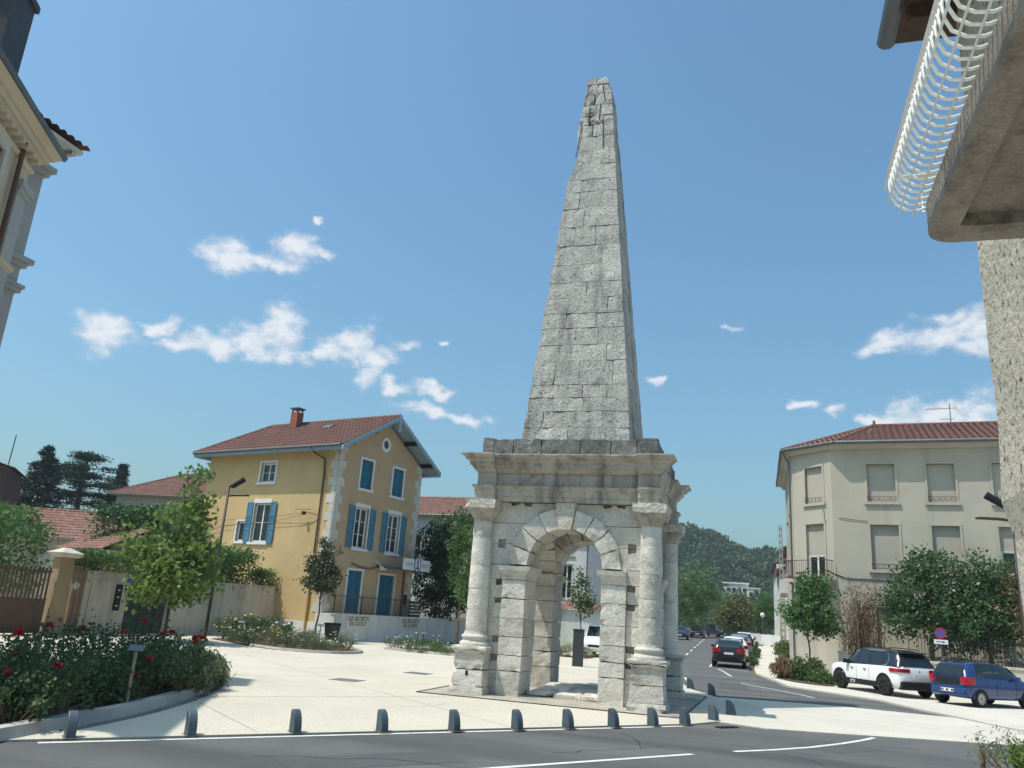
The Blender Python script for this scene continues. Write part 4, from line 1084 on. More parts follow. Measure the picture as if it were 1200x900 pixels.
# ------------------------------------------------------------------ terrace wall, railing, signs
HG = lambda t,off: (-22.99+math.cos(R(76))*t+math.sin(R(76))*off, 40.83+math.sin(R(76))*t-math.cos(R(76))*off)
def terrace():
    p = HG(-.35,1.35)
    T = thing('terrace_wall', 'low white rendered wall with coping in front of the yellow house', 'wall', (*p,0), R(76))
    Lw = 18.0
    m = MB(); m.box(0,Lw,0,.25,0,1.40); part('wall', m, 'white_render', T)
    m = MB(); m.box(-.03,Lw,-.03,.28,1.40,1.46); part('coping', m, 'white_render', T)
    m = MB(); m.box(0,.25,.25,1.34,0,1.40); part('return_wall', m, 'white_render', T)
    m = MB(); m.box(.25,Lw,.25,1.33,1.30,1.43); part('terrace_slab', m, 'pale_concrete', T)
    for nm, t0, t1, txt in (('LES SECRETS DU GOUT',.95,2.95,'LES SECRETS\nDU GOUT'),('LES SECRETS DE CHEFS',5.6,7.75,'LES SECRETS\nDE CHEFS')):
        m = MB(); m.box(t0,t1,-.03,-.004,.80,1.36)
        o = part('sign_panel', m, 'sign_cream'); o.location = (*p,0); o.rotation_euler = (0,0,R(76))
        tag(o, 'cream sign panel lettered %s on the low white wall' % nm, 'sign')
        text_mesh(txt, .31, 'sign_text', o, ((t0+t1)/2, -.034, 1.085), (R(90),0,0), bold=.003)
    F = thing('iron_railing', 'dark iron railing on top of the low white terrace wall', 'railing', (*p,0), R(76))
    m = MB(); m.tube([(0,.12,2.38),(Lw,.12,2.38)], .02, 4); m.tube([(0,.12,1.56),(Lw,.12,1.56)], .016, 4); part('rails', m, 'iron_brown', F)
    m = MB()
    for k in range(int(Lw/.12)): m.tube([(.06+k*.12,.12,1.46),(.06+k*.12,.12,2.50)], .010, 4)
    o = part('bars', m, 'iron_brown', F); o['kind'] = 'stuff'
    for k in range(9):
        m = MB(); m.box(k*2.2,k*2.2+.04,.10,.14,1.46,2.48); part('post', m, 'iron_dark', F)
    # a pale planter and stacked crates on the terrace
    q = HG(7.1,.9); b = thing('terrace_cabinet', 'green grey slatted cabinet on the terrace beside the blue door', 'cabinet', (*q,1.43), R(76))
    for k in range(5):
        m = MB(); m.box(0,.75,0,.35,.03+k*.19,.19+k*.19); part('slat', m, 'zinc', b)
terrace()
# ------------------------------------------------------------------ beige corner building on the right
def beige_building():
    T = thing('corner_building', 'three storey beige rendered corner building with closed roller shutters and red tiled roof', 'building', (3.87,46.46,.04), R(-6.5))
    L, H = 17.0, 12.1
    cx, cy = -2.15, 1.71                    # chamfer end
    G = lambda t,z,d: (t, -d, z)
    cl = math.hypot(cx, cy); ux, uy = -cx/cl, -cy/cl       # from chamfer end to corner
    nx, ny = uy, -ux
    if nx*(-1)+ny*(-1) < 0: nx, ny = -nx, -ny
    C = lambda t,z,d: (cx+ux*t+nx*d, cy+uy*t+ny*d, z)
    sx, sy = math.sin(R(-6.5)), math.cos(R(-6.5))          # world +y in local frame
    sdx, sdy = -math.sin(R(-6.5))*-1*-1, math.cos(R(-6.5))
    S = lambda t,z,d: (cx + .113*(-1)*t*0 + math.cos(R(96.5))*t - math.sin(R(96.5))*d, cy + math.sin(R(96.5))*t + math.cos(R(96.5))*d, z)
    fo = []
    for t0, t1 in ((1.78,3.15),(4.66,5.95),(7.63,8.95),(10.9,12.2),(13.8,15.1)):
        fo += [(t0,t1,8.98,11.0),(t0+.04,t1+.02,5.45,7.78),(t0+.1,t1,1.4,3.6)]
    m = MB(); facade(m, G, L, 0, H, fo, .22)
    co = [(cl-1.78,cl-.58,8.98,11.0),(cl-1.82,cl-.6,4.98,7.84)]
    facade(m, C, cl, 0, H, co, .22)
    so = [(3,4.2,9,11),(3,4.2,5.4,7.8),(7,8.2,9,11),(7,8.2,5.4,7.8)]
    facade(m, lambda t,z,d: S(12-t,z,d), 12, 0, H, [(12-b,12-a,c,d) for (a,b,c,d) in so], .22)
    e = S(12,0,0)
    m.quad((L,0,0),(L,12,0),(L,12,H),(L,0,H)); m.quad((L,12,0),(e[0],e[1],0),(e[0],e[1],H),(L,12,H))
    part('wall', m, 'cream_render', T)
    # cornice band
    m = MB()
    for (a,b_) in (((L,0),(0,0)),((0,0),(cx,cy)),((cx,cy),(e[0],e[1]))):
        A = np.array(a,float); B = np.array(b_,float); t = (B-A)/np.linalg.norm(B-A); n = np.array([t[1],-t[0]])*-1
        if n @ (A-np.array([6,6])) < 0: n = -n
        A2, B2 = A-t*.06, B+t*.06
        m.hexa([(*A2,H-.28),(*B2,H-.28),(*(B2+n*.16),H-.28),(*(A2+n*.16),H-.28),(*A2,H),(*B2,H),(*(B2+n*.34),H),(*(A2+n*.34),H)])
    part('cornice', m, 'cream_render', T)
    # ground course
    m = MB(); mbox(m, G, 0,L,0,.7,0,.03); mbox(m, C, 0,cl,0,.7,0,.03); part('base_band', m, 'cream_render', T)
    # windows: roller shutters, sills, iron guards
    def shutter(mapf, o, openf=0.0, guard=True, nm='roller_shutter'):
        a,b,c,d = o; z0 = c+(d-c)*openf
        m = MB(); n = int((d-z0)/.055)
        for k in range(n):
            z = z0+(d-z0)*k/n; zz = z0+(d-z0)*(k+1)/n
            m.add([mapf(a,z,-.155),mapf(b,z,-.155),mapf(b,z+.012,-.14),mapf(a,z+.012,-.14),mapf(b,zz,-.15),mapf(a,zz,-.15)], [(0,1,2,3),(3,2,4,5)])
        part(nm, m, 'roller_shutter', T)
        if openf > 0:
            casement(T, mapf, (a,b,c,z0+.1), depth=.21, rows=1)
        surround(T, mapf, o, 'cream_render', .11, .14, .13, .035)
        if guard:
            g = MB(); zt = c+.30
            for zz in (zt, c+.08): g.tube([mapf(a-.02,zz,.07),mapf(b+.02,zz,.07)], .012, 4)
            n = 5
            for k in range(n):
                x0 = a+(b-a)*k/n; x1 = a+(b-a)*(k+1)/n; xm = (x0+x1)/2
                pts = [mapf(xm+.09*math.cos(q*math.pi/4)*(b-a)/n/.24, (zt+c+.08)/2+.09*math.sin(q*math.pi/4), .07) for q in range(9)]
                g.tube(pts, .008, 3, cap=False)
                g.tube([mapf(x0,c+.08,.07),mapf(x0,zt+.03,.07)], .009, 4)
            g.tube([mapf(a-.02,zt,.07),mapf(a-.02,zt,-.02)], .012, 4); g.tube([mapf(b+.02,zt,.07),mapf(b+.02,zt,-.02)], .012, 4)
            part('window_guard', g, 'iron_brown', T)
    for k, o in enumerate(fo):
        op = 0.0
        if o == fo[7]: op = .45
        if k % 3 == 2: op = .0
        shutter(G, o, op, guard=(k % 3 != 2))
    shutter(C, co[0]); shutter(C, co[1], .38, False)
    for o in so: shutter(lambda t,z,d: S(12-t,z,d), (12-o[1],12-o[0],o[2],o[3]), 0, False)
    # balcony on the chamfer
    bm = MB(); z = 4.86; pr = .85
    bp = [C(-.05,0,0)[:2], C(-.05,0,pr)[:2], C(cl+.05,0,pr)[:2], C(cl+.05,0,0)[:2]]
    bm.prism([tuple(p) for p in bp], lambda a,b,d: (a,b,d), z-.16, z); bal = part('balcony', bm, 'cream_render', T)
    m = MB()
    for zz in (z+.98, z+.10): m.tube([C(-.02,zz,.1),C(-.02,zz,pr-.05),C(cl+.02,zz,pr-.05),C(cl+.02,zz,.1)], .02, 4)
    n = 18
    for k in range(n+1): m.tube([C(cl*k/n,z,pr-.05),C(cl*k/n,z+.98,pr-.05)], .011, 4)
    for tt in (-.02, cl+.02):
        for k in range(5): m.tube([C(tt,z,.15+k*.13),C(tt,z+.98,.15+k*.13)], .011, 4)
    part('balcony_rail', m, 'iron_brown', bal)
    # roof
    ov = .55; EZ = H+.02; RZ = 14.35
    Ro = [(L,-ov), (.25,-ov), (cx-ov*.85,cy-.25), (e[0]-ov,e[1])]
    rA = (2.4,5.4); rB = (L,5.4); rC = (e[0]+4.5, 12.3)
    m = MB()
    def slope(p, q, r_, s):
        """tile slope with eave p->q and top q'->p' (r_ above q, s above p)"""
        p, q, r_, s = [np.array(v, float) for v in (p,q,r_,s)]
        u = (q-p)/np.linalg.norm(q-p); n = np.cross(u, r_-p); n /= np.linalg.norm(n)
        if n[2] < 0: n = -n
        v = np.cross(n, u); 
        if v[2] < 0: v = -v
        uv = [((x-p)@u, (x-p)@v) for x in (p,q,r_,s)]
        tile_plane(m, lambda a,b,hh: tuple(p+u*a+v*b+n*hh), uv if np.linalg.norm(r_-s) > .01 else uv[:3], .34, .42, .08, .03)
    slope((*Ro[1],EZ), (*Ro[0],EZ), (*rB,RZ), (*rA,RZ))
    slope((*Ro[2],EZ), (*Ro[1],EZ), (*rA,RZ), (*rA,RZ))
    slope((*Ro[3],EZ), (*Ro[2],EZ), (*rA,RZ), (*rC,RZ))
    m.quad((L,-ov,EZ),(L,12,EZ),(L,12,RZ),(L,5.4,RZ)); m.quad((L,5.4,RZ),(L,12.5,RZ-.3),(*rC,RZ-.02),(*rA,RZ))
    rf = part('roof', m, 'roof_tile', T)
    m = MB()
    for (a,b_) in (((*Ro[1],EZ+.06),(*rA,RZ+.06)),((*Ro[2],EZ+.06),(*rA,RZ+.06)),((*rA,RZ+.05),(*rB,RZ+.05))):
        m.tube([a,b_], .11, 8)
    part('ridge_tile', m, 'roof_tile', rf)
    m = MB(); m.lathe([(.10,RZ+.05),(.13,RZ+.15),(.06,RZ+.22),(.09,RZ+.30),(.02,RZ+.42)], rA, 10); part('finial', m, 'zinc', rf)
    m = MB(); 
    m.prism([Ro[0],Ro[1],Ro[2],Ro[3],e[:2],(cx,cy),(0,0),(L,0)], lambda a,b,d: (a,b,d), EZ-.10, EZ-.01); part('soffit', m, 'cream_render', rf)
    m = MB(); g = [(*Ro[0],EZ+.0),(Ro[1][0],Ro[1][1]-.05,EZ),(Ro[2][0]-.05,Ro[2][1]-.03,EZ),(*Ro[3],EZ)]
    for i in range(3): 
        A = np.array(g[i]); B = np.array(g[i+1]); m.tube([A,B], .095, 8)
    part('gutter', m, 'zinc', rf)
    m = MB(); a = C(-.08,0,.10); m.tube([(Ro[2][0],Ro[2][1],EZ-.05),(a[0]-.02,a[1],EZ-.7),(a[0],a[1],EZ-1.0),(a[0],a[1],.05)], .06, 8); part('downpipe', m, 'zinc', T)
    m = MB(); m.tube([C(.1,5.25,.03),C(cl-.4,5.35,.03),C(cl,5.15,.03),G(.6,4.95,.03),G(1.7,4.95,.03),G(3.6,4.9,.03)], .022, 4)
    m.tube([C(cl-.55,8.6,.03),C(cl-.5,7.95,.03),G(.4,8.1,.03),G(1.2,8.0,.03),G(1.75,7.95,.03)], .014, 4); part('cable', m, 'iron_dark', T)
    # antenna
    A = thing('television_antenna', 'thin television antenna with cross bars standing on the red roof', 'antenna', (10.62,49.5,13.3), R(10))
    m = MB(); m.tube([(0,0,0),(0,0,1.95)], .025, 5); part('mast', m, 'zinc', A)
    m = MB(); m.tube([(-1.35,0,1.55),(.35,0,1.7)], .014, 4)
    for k in range(9): m.tube([(-1.3+k*.15,-.22,1.56+k*.013),(-1.3+k*.15,.22,1.56+k*.013)], .008, 3)
    m.tube([(.1,-.3,1.45),(.45,.3,1.95)], .01, 3); m.tube([(.35,-.3,1.4),(.45,.2,1.75)], .01, 3); part('aerial', m, 'zinc', A)
    m = MB(); m.tube([(-.6,0,1.0),(.2,0,1.05)], .012, 4)
    for k in range(4): m.tube([(-.55+k*.18,-.15,1.0),(-.55+k*.18,.15,1.0)], .008, 3)
    part('aerial', m, 'zinc', A)
    return T
beige_building()
# ------------------------------------------------------------------ near building on the right: roughcast wall and balcony
def near_right():
    T = thing('roughcast_house', 'roughcast house wall with an overhanging concrete balcony at the right edge', 'house', (2.07,8.0,.0), 0)
    # local: x right of the wall face, y back towards the camera is negative
    m = MB(); nz = 26
    # wall with an uneven corner: rings of slightly varied outline
    rg = random.Random(4); rows = []
    for i in range(nz+1):
        z = .0 + 8.6*i/nz
        off = .0 if z > 3.25 else .05
        if 3.2 < z < 3.55: off = -.035
        w = lambda: rg.uniform(-.012,.012)
        rows.append([(off+w(),-16,z),(off+w(),-3,z),(off+w(),-1.5,z),(off+w(),-.6,z),(off+w(),-.06,z),(off+.05,0+w()-off*.3,z),(5,0-off*.3,z),(5,-16,z)])
    k = len(rows[0])
    for r_ in rows: m.v.extend(r_)
    for i in range(nz):
        for j in range(k):
            m.f.append((i*k+j, (i+1)*k+j, (i+1)*k+(j+1)%k, i*k+(j+1)%k))
    m.f.append(tuple(range(nz*k, nz*k+k))); part('wall', m, 'roughcast', T)
    # eaves high above
    m = MB(); m.hexa([(-.50,-16,8.55),(5,-16,8.55),(5,.45,8.55),(-.50,.45,8.55),(-.50,-16,8.72),(5,-16,8.72),(5,.45,8.72),(-.50,.45,8.72)]); ev = part('eaves', m, 'dark_wood', T)
    for i in range(9):
        y = -.1-i*1.1; m = MB(); m.box(-.45,0,y-.06,y+.06,8.38,8.55); part('rafter', m, 'dark_wood', ev)
    m = MB(); m.tube([(-.58,-16,8.6),(-.58,.47,8.6)], .10, 10); part('gutter', m, 'zinc', ev)
    m = MB(); tile_plane(m, lambda u,v,h_: (-.6+v*.9, -16+u, 8.74+v*.4+h_), [(0,0),(16.5,0),(16.5,6),(0,6)], .28, .4, .06, .03); part('roof_covering', m, 'roof_tile', ev)
    # balcony slab along the wall
    B = MB(); x0 = -1.05; y1 = -2.92; y0 = -15.0; zb = 4.48; r_ = .18
    out = [(0,y0),(x0,y0),(x0,y1-r_)] + [(x0+r_-r_*math.cos(a*math.pi/10), y1-r_+r_*math.sin(a*math.pi/10)) for a in range(1,5)] + [(x0+r_,y1),(0,y1)]
    B.prism(out, lambda a,b,d: (a,b,d), zb+.08, zb+.20)
    bal = part('balcony_slab', B, 'balcony_concrete', T)
    # raised rim under the slab edge, with recessed panels between cross beams
    m = MB(); m.prism([(x0+.0,y0),(x0+.16,y0),(x0+.16,y1-r_-.05),(x0+.24,y1-.22),(0,y1-.22),(0,y1-.001)]+[(x0+r_,y1-.001)]+[(x0+r_-r_*math.cos(a*math.pi/10), y1-r_+r_*math.sin(a*math.pi/10)-.001) for a in (4,3,2,1)]+[(x0+.001,y1-r_)], lambda a,b,d: (a,b,d), zb, zb+.08)
    part('balcony_rim', m, 'balcony_concrete', bal)
    for yy in (-4.9,-6.6,-8.4,-10.2):
        m = MB(); m.box(x0+.16,0,yy-.12,yy+.12,zb+.012,zb+.08); part('balcony_beam', m, 'balcony_concrete', bal)
    # bellied railing of white tubes
    rail = MB()
    prof = [(.05,zb+.21),(-.03,zb+.185),(-.10,zb+.195),(-.155,zb+.235),(-.18,zb+.30),(-.185,zb+.38),(-.17,zb+.46)]
    n = 60
    for i in range(n):
        y = y1-.10-i*.076
        mm = MB(); mm.tube([(x0+dx, y, z) for dx, z in prof], .0085, 6); part('rail_bar', mm, 'white_tube', bal, True)
    for (dx, z) in ((-.05,zb+.175),(-.125,zb+.20),(-.185,zb+.27),(-.20,zb+.37),(-.185,zb+.46)):
        mm = MB(); mm.tube([(x0+dx-.008,y1-.05,z),(x0+dx-.008,y0,z)], .006, 6); part('rail_bar', mm, 'white_tube', bal, True)
    mm = MB(); mm.tube([(0,y1-.02,zb+.47),(x0-.10,y1-.02,zb+.47),(x0-.17,y1-.10,zb+.47),(x0-.17,y0,zb+.47)], .014, 8); part('hand_rail', mm, 'white_tube', bal, True)
    for i in range(11):
        x = x0+.02+i*.085
        mm = MB(); mm.tube([(x, y1-.02+dy, z) for dy, z in [(-.03,zb+.20),(.03,zb+.23),(.04,zb+.33),(.0,zb+.47)]], .0075, 6); part('rail_bar', mm, 'white_tube', bal, True)
near_right()

# ------------------------------------------------------------------ building at the upper left edge
def near_left():
    global _nl
    ang = math.atan2(-.877,.48)             # facade runs from the far corner towards the camera
    T = thing('cornice_building', 'cream building with heavy cornice and tiled wing at upper left edge', 'building', (-17.9+.48*.85,14.4-.877*.85,0), ang)
    # local: x along the facade towards the camera, outward is +y side facing the square
    out = 1
    S0 = .85
    G = lambda t,z,d: (t, d, z)
    L, H = 7.4, 12.6
    op = [(1.55,2.75,3.2,5.4),(4.7,5.9,3.2,5.4),(1.55,2.75,6.6,8.9),(4.7,5.9,6.6,8.9),(1.55,2.75,9.9,11.7),(4.7,5.9,9.9,11.7)]
    m = MB(); facade(m, lambda t,z,d: G(L-t,z,d), L, 0, H, [(L-b,L-a,c,d) for a,b,c,d in op], .25)
    m.quad((0,0,0),(0,-9,0),(0,-9,H),(0,0,H)); m.quad((L,-9,0),(L,0,0),(L,0,H),(L,-9,H)); m.quad((0,-9,0),(L,-9,0),(L,-9,H),(0,-9,H)); m.quad((0,0,H),(L,0,H),(L,-9,H),(0,-9,H))
    part('wall', m, 'facade_cream', T)
    for o in op:
        casement(T, lambda t,z,d: G(L-t,z,d), (L-o[1],L-o[0],o[2],o[3]), depth=.24, rows=3)
        surround(T, lambda t,z,d: G(L-t,z,d), (L-o[1],L-o[0],o[2],o[3]), 'stone_trim', .18, .16, .28, .07)
    def band(z0, z1, pr0, pr1, mat='facade_cream', nm='cornice'):
        m = MB()
        m.hexa([(-pr0,0,z0),(L+pr0,0,z0),(L+pr0,pr0,z0),(-pr0,pr0,z0),(-pr1,0,z1),(L+pr1,0,z1),(L+pr1,pr1,z1),(-pr1,pr1,z1)])
        m.hexa([(-pr0,-9,z0),(0,-9,z0),(0,0,z0),(-pr0,0,z0),(-pr1,-9,z1),(0,-9,z1),(0,0,z1),(-pr1,0,z1)])
        part(nm, m, mat, T)
    band(5.9,6.05,.05,.12); band(6.05,6.15,.14,.16); band(9.2,9.32,.05,.12); band(9.32,9.42,.14,.16)
    band(11.95,12.05,.03,.10); band(12.25,12.40,.06,.22); band(12.40,12.55,.28,.30); band(12.55,12.72,.36,.50); band(12.72,12.84,.55,.58,'zinc','gutter')
    m = MB()
    for k in range(21): x = .12+k*.345; m.box(x,x+.15,.0,.26,12.16,12.25)
    part('dentils', m, 'facade_cream', T)
    # pilaster with capital at the corner
    m = MB(); m.box(-.03,.55,0,.09,0,11.2); m.box(-.06,.58,0,.14,11.2,11.32); m.box(-.1,.62,0,.2,11.32,11.5); part('pilaster', m, 'facade_grey', T)
    m = MB(); m.tube([(.85,.12,12.6),(.85,.12,.1)], .06, 8); part('downpipe', m, 'pipe_brown', T)
    # mansard in slate with a chimney
    m = MB(); m.hexa([(-.1,.2,12.84),(L,.2,12.84),(L,-9,12.84),(-.1,-9,12.84),(.5,-1.1,14.0),(L,-1.1,14.0),(L,-8,14.0),(.5,-8,14.0)]); part('roof', m, 'slate', T)
    m = MB(); m.box(-.75,.45,-2.1,-1.2,12.6,17.2); m.box(-.83,.53,-2.18,-1.12,17.2,17.4); part('chimney', m, 'slate', T)
    # tiled wing behind, turned a little, its eaves reaching past the corner
    ox, oy = -17.9+.48*.85, 14.4-.877*.85
    def wl_(x, y, z): dx, dy = x-ox, y-oy; return (dx*.48-dy*.877, dx*.877+dy*.48, z)
    def wbox(nm, mat, x0,x1,y0,y1,z0,z1):
        m = MB(); m.hexa([wl_(x0,y0,z0),wl_(x1,y0,z0),wl_(x1,y1,z0),wl_(x0,y1,z0),wl_(x0,y0,z1),wl_(x1,y0,z1),wl_(x1,y1,z1),wl_(x0,y1,z1)]); return part(nm, m, mat, T)
    wbox('wing_wall', 'facade_grey', -27,-18.5,7.5,14.88,0,13.42)
    for (z0,z1,p) in ((10.0,10.12,.10),(10.12,10.26,.20),(9.30,9.42,.10),(9.42,9.52,.15),(12.7,12.85,.10),(12.85,13.0,.2)): wbox('wing_moulding', 'facade_grey', -27,-18.5+p,7.5,14.88+p,z0,z1)
    wbox('wing_soffit', 'white_render', -27,-17.62,7.5,15.15,13.42,13.52)
    m = MB(); tile_plane(m, lambda u,v,h_: wl_(-17.52-v*.95, 15.25-u, 13.56+v*.30+h_), [(0,0),(7.7,0),(7.7,6),(0,6)], .26, .4, .09, .04); part('wing_roof', m, 'roof_tile', T)
    for k in range(11):
        y = 15.0-k*.62; wbox('rafter_end', 'stone_trim', -18.5,-17.7,y-.12,y,13.30,13.42)
near_left()

# ------------------------------------------------------------------ street lamps
def street_lamp(loc, rz, label, H=6.95):
    T = thing('street_lamp', label, 'street lamp', loc, rz, 'street lamps of the square')
    m = MB(); m.tube([(0,0,0),(0,0,1.2),(0,0,H)], [.085,.075,.055], 10); part('post', m, 'lamp_brown', T, True)
    m = MB(); m.lathe([(.13,0),(.13,.04),(.10,.06)], (0,0), 12); part('base_plate', m, 'lamp_brown', T)
    m = MB(); m.tube([(.02,0,H+.03),(.20,.0,H+.12)], .06, 8); m.tube([(.16,0,H+.05),(.72,.0,H+.42)], [.115,.13], 12); part('spotlight', m, 'plastic_black', T)
    m = MB(); m.tube([(0,0,H-.42),(.35,-.13,H-.36),(.95,-.14,H-.34),(1.05,-.06,H-.34),(1.05,.06,H-.34),(.95,.14,H-.34),(.35,.13,H-.36),(0,0,H-.42)], .032, 6); m.box(.45,1.02,-.12,.12,H-.37,H-.33); part('lantern_arm', m, 'lamp_brown', T)
    return T
street_lamp((-24.2,32.8,.03), R(8), 'brown street lamp with tilted spotlight before the yellow house')
street_lamp((7.86,29.4,.05), R(178), 'street lamp whose dark head shows past the roughcast wall', 6.35)
# ------------------------------------------------------------------ garden walls and gates on the left
WA = np.array((-27.5,28.0)); WB = np.array((-26.4,41.7)); WD = (WB-WA)/np.linalg.norm(WB-WA); WANG = math.atan2(WD[1], WD[0])
wl = lambda s: tuple(WA + WD*s)
def left_walls():
    # local x along the wall (away from camera), outward (towards the square) = -y
    def box_wall(name, label, s0, s1, h0, h1, mat, th=.28, cope=True, nm='garden_wall'):
        T = thing(nm, label, 'wall', (*wl(s0),0), WANG)
        L = s1-s0; m = MB(); m.hexa([(0,0,0),(L,0,0),(L,th,0),(0,th,0),(0,0,h0),(L,0,h1),(L,th,h1),(0,th,h0)]); part('wall', m, mat, T)
        if cope:
            m = MB(); m.hexa([(-.02,-.04,h0),(L+.02,-.04,h1),(L+.02,th+.04,h1),(-.02,th+.04,h0),(-.02,-.04,h0+.05),(L+.02,-.04,h1+.05),(L+.02,th+.04,h1+.05),(-.02,th+.04,h0+.05)]); part('coping', m, 'wall_render', T)
        return T
    box_wall('w', 'brown stained wall piece between the gate pillar and the white wall', .0,.62,2.75,2.72,'wall_brown')
    box_wall('w', 'pale rendered garden wall with the black intercom panel', .62,2.95,2.62,2.60,'wall_render')
    box_wall('w', 'stained pale garden wall running up to the yellow house', 5.75,13.55,2.55,2.62,'wall_render')
    # intercom
    I = thing('intercom_panel', 'tall black intercom panel with small plates on the pale wall', 'intercom', (*wl(2.25),1.05), WANG)
    m = MB(); m.box(0,.34,-.05,-.002,0,1.12); part('panel', m, 'plastic_black', I)
    for z in (.55,.18,.85): m = MB(); m.box(.10,.22,-.056,-.051,z,z+.05); part('plate', m, 'plate_white', I)
    m = MB(); m.box(2.75-2.25,2.86-2.25,-.04,-.002,.85,1.1); part('bell', m, 'iron_dark', I)
    m = MB(); m.box(.55,.80,-.02,-.002,1.22,1.40); part('house_number', m, 'sign_face_blue', I)
    # gate pillar and brown gate
    P = thing('gate_pillar', 'square brown stone gate pillar with flat projecting cap', 'pillar', (*wl(-1.05),0), WANG)
    m = MB(); m.box(0,.85,-.25,.35,0,.5); part('foot', m, 'wall_brown', P)
    m = MB(); m.hexa([(.04,-.2,.5),(.8,-.2,.5),(.8,.3,.5),(.04,.3,.5),(.10,-.16,3.1),(.74,-.16,3.1),(.74,.26,3.1),(.10,.26,3.1)]); part('shaft', m, 'wall_brown', P)
    m = MB(); m.hexa([(.0,-.26,3.1),(.84,-.26,3.1),(.84,.36,3.1),(.0,.36,3.1),(-.12,-.4,3.28),(.96,-.4,3.28),(.96,.5,3.28),(-.12,.5,3.28)]); m.hexa([(-.12,-.4,3.28),(.96,-.4,3.28),(.96,.5,3.28),(-.12,.5,3.28),(.3,-.05,3.48),(.55,-.05,3.48),(.55,.15,3.48),(.3,.15,3.48)]); part('cap', m, 'wall_render', P)
    S = thing('no_parking_sign', 'small round faded no parking sign on the brown wall', 'sign', (*wl(.14),2.0), WANG)
    m = MB(); m.prism([(.18*math.cos(2*math.pi*k/20),.18*math.sin(2*math.pi*k/20)) for k in range(20)], lambda a,b,d: (a,-d,b), .004, .02); part('disc', m, 'sign_white', S)
    m = MB()
    for k in range(20):
        a0,a1 = 2*math.pi*k/20, 2*math.pi*(k+1)/20
        m.prism([(.18*math.cos(a0),.18*math.sin(a0)),(.18*math.cos(a1),.18*math.sin(a1)),(.135*math.cos(a1),.135*math.sin(a1)),(.135*math.cos(a0),.135*math.sin(a0))], lambda a,b,d: (a,-d,b), .021, .026)
    m.prism([(-.11,.09),(-.08,.12),(.11,-.09),(.08,-.12)], lambda a,b,d: (a,-d,b), .021, .025); part('ring', m, 'wood_pale', S)
    Gt = thing('driveway_gate', 'brown metal driveway gate with upright slats above solid panels', 'gate', (*wl(-6.6),0), WANG)
    L = 5.5
    for q in range(2):
        x0 = q*L/2
        m = MB(); m.box(x0+.02,x0+L/2-.02,.02,.06,.1,1.35); part('panel', m, 'gate_brown', Gt)
        for z in (.08,1.35,2.45): m = MB(); m.box(x0+.01,x0+L/2-.01,0,.08,z,z+.07); part('rail', m, 'gate_brown', Gt)
        n = 15
        for k in range(n):
            x = x0+.06+(L/2-.2)*k/(n-1); m = MB(); m.box(x,x+.085,.015,.055,1.42,2.62); part('slat', m, 'gate_brown', Gt)
    # dark green pedestrian gate
    N = thing('green_gate', 'dark green metal gate between the two pale garden walls', 'gate', (*wl(2.98),0), WANG)
    m = MB(); m.box(0,2.74,.06,.10,.08,2.1); part('leaf', m, 'gate_green', N)
    for z in (.06,.95,2.06): m = MB(); m.box(0,2.74,.03,.13,z,z+.08); part('rail', m, 'gate_green', N)
    for x in (0,.9,1.8,2.66): m = MB(); m.box(x,x+.08,.03,.132,.06,2.16); part('stile', m, 'gate_green', N)
left_walls()

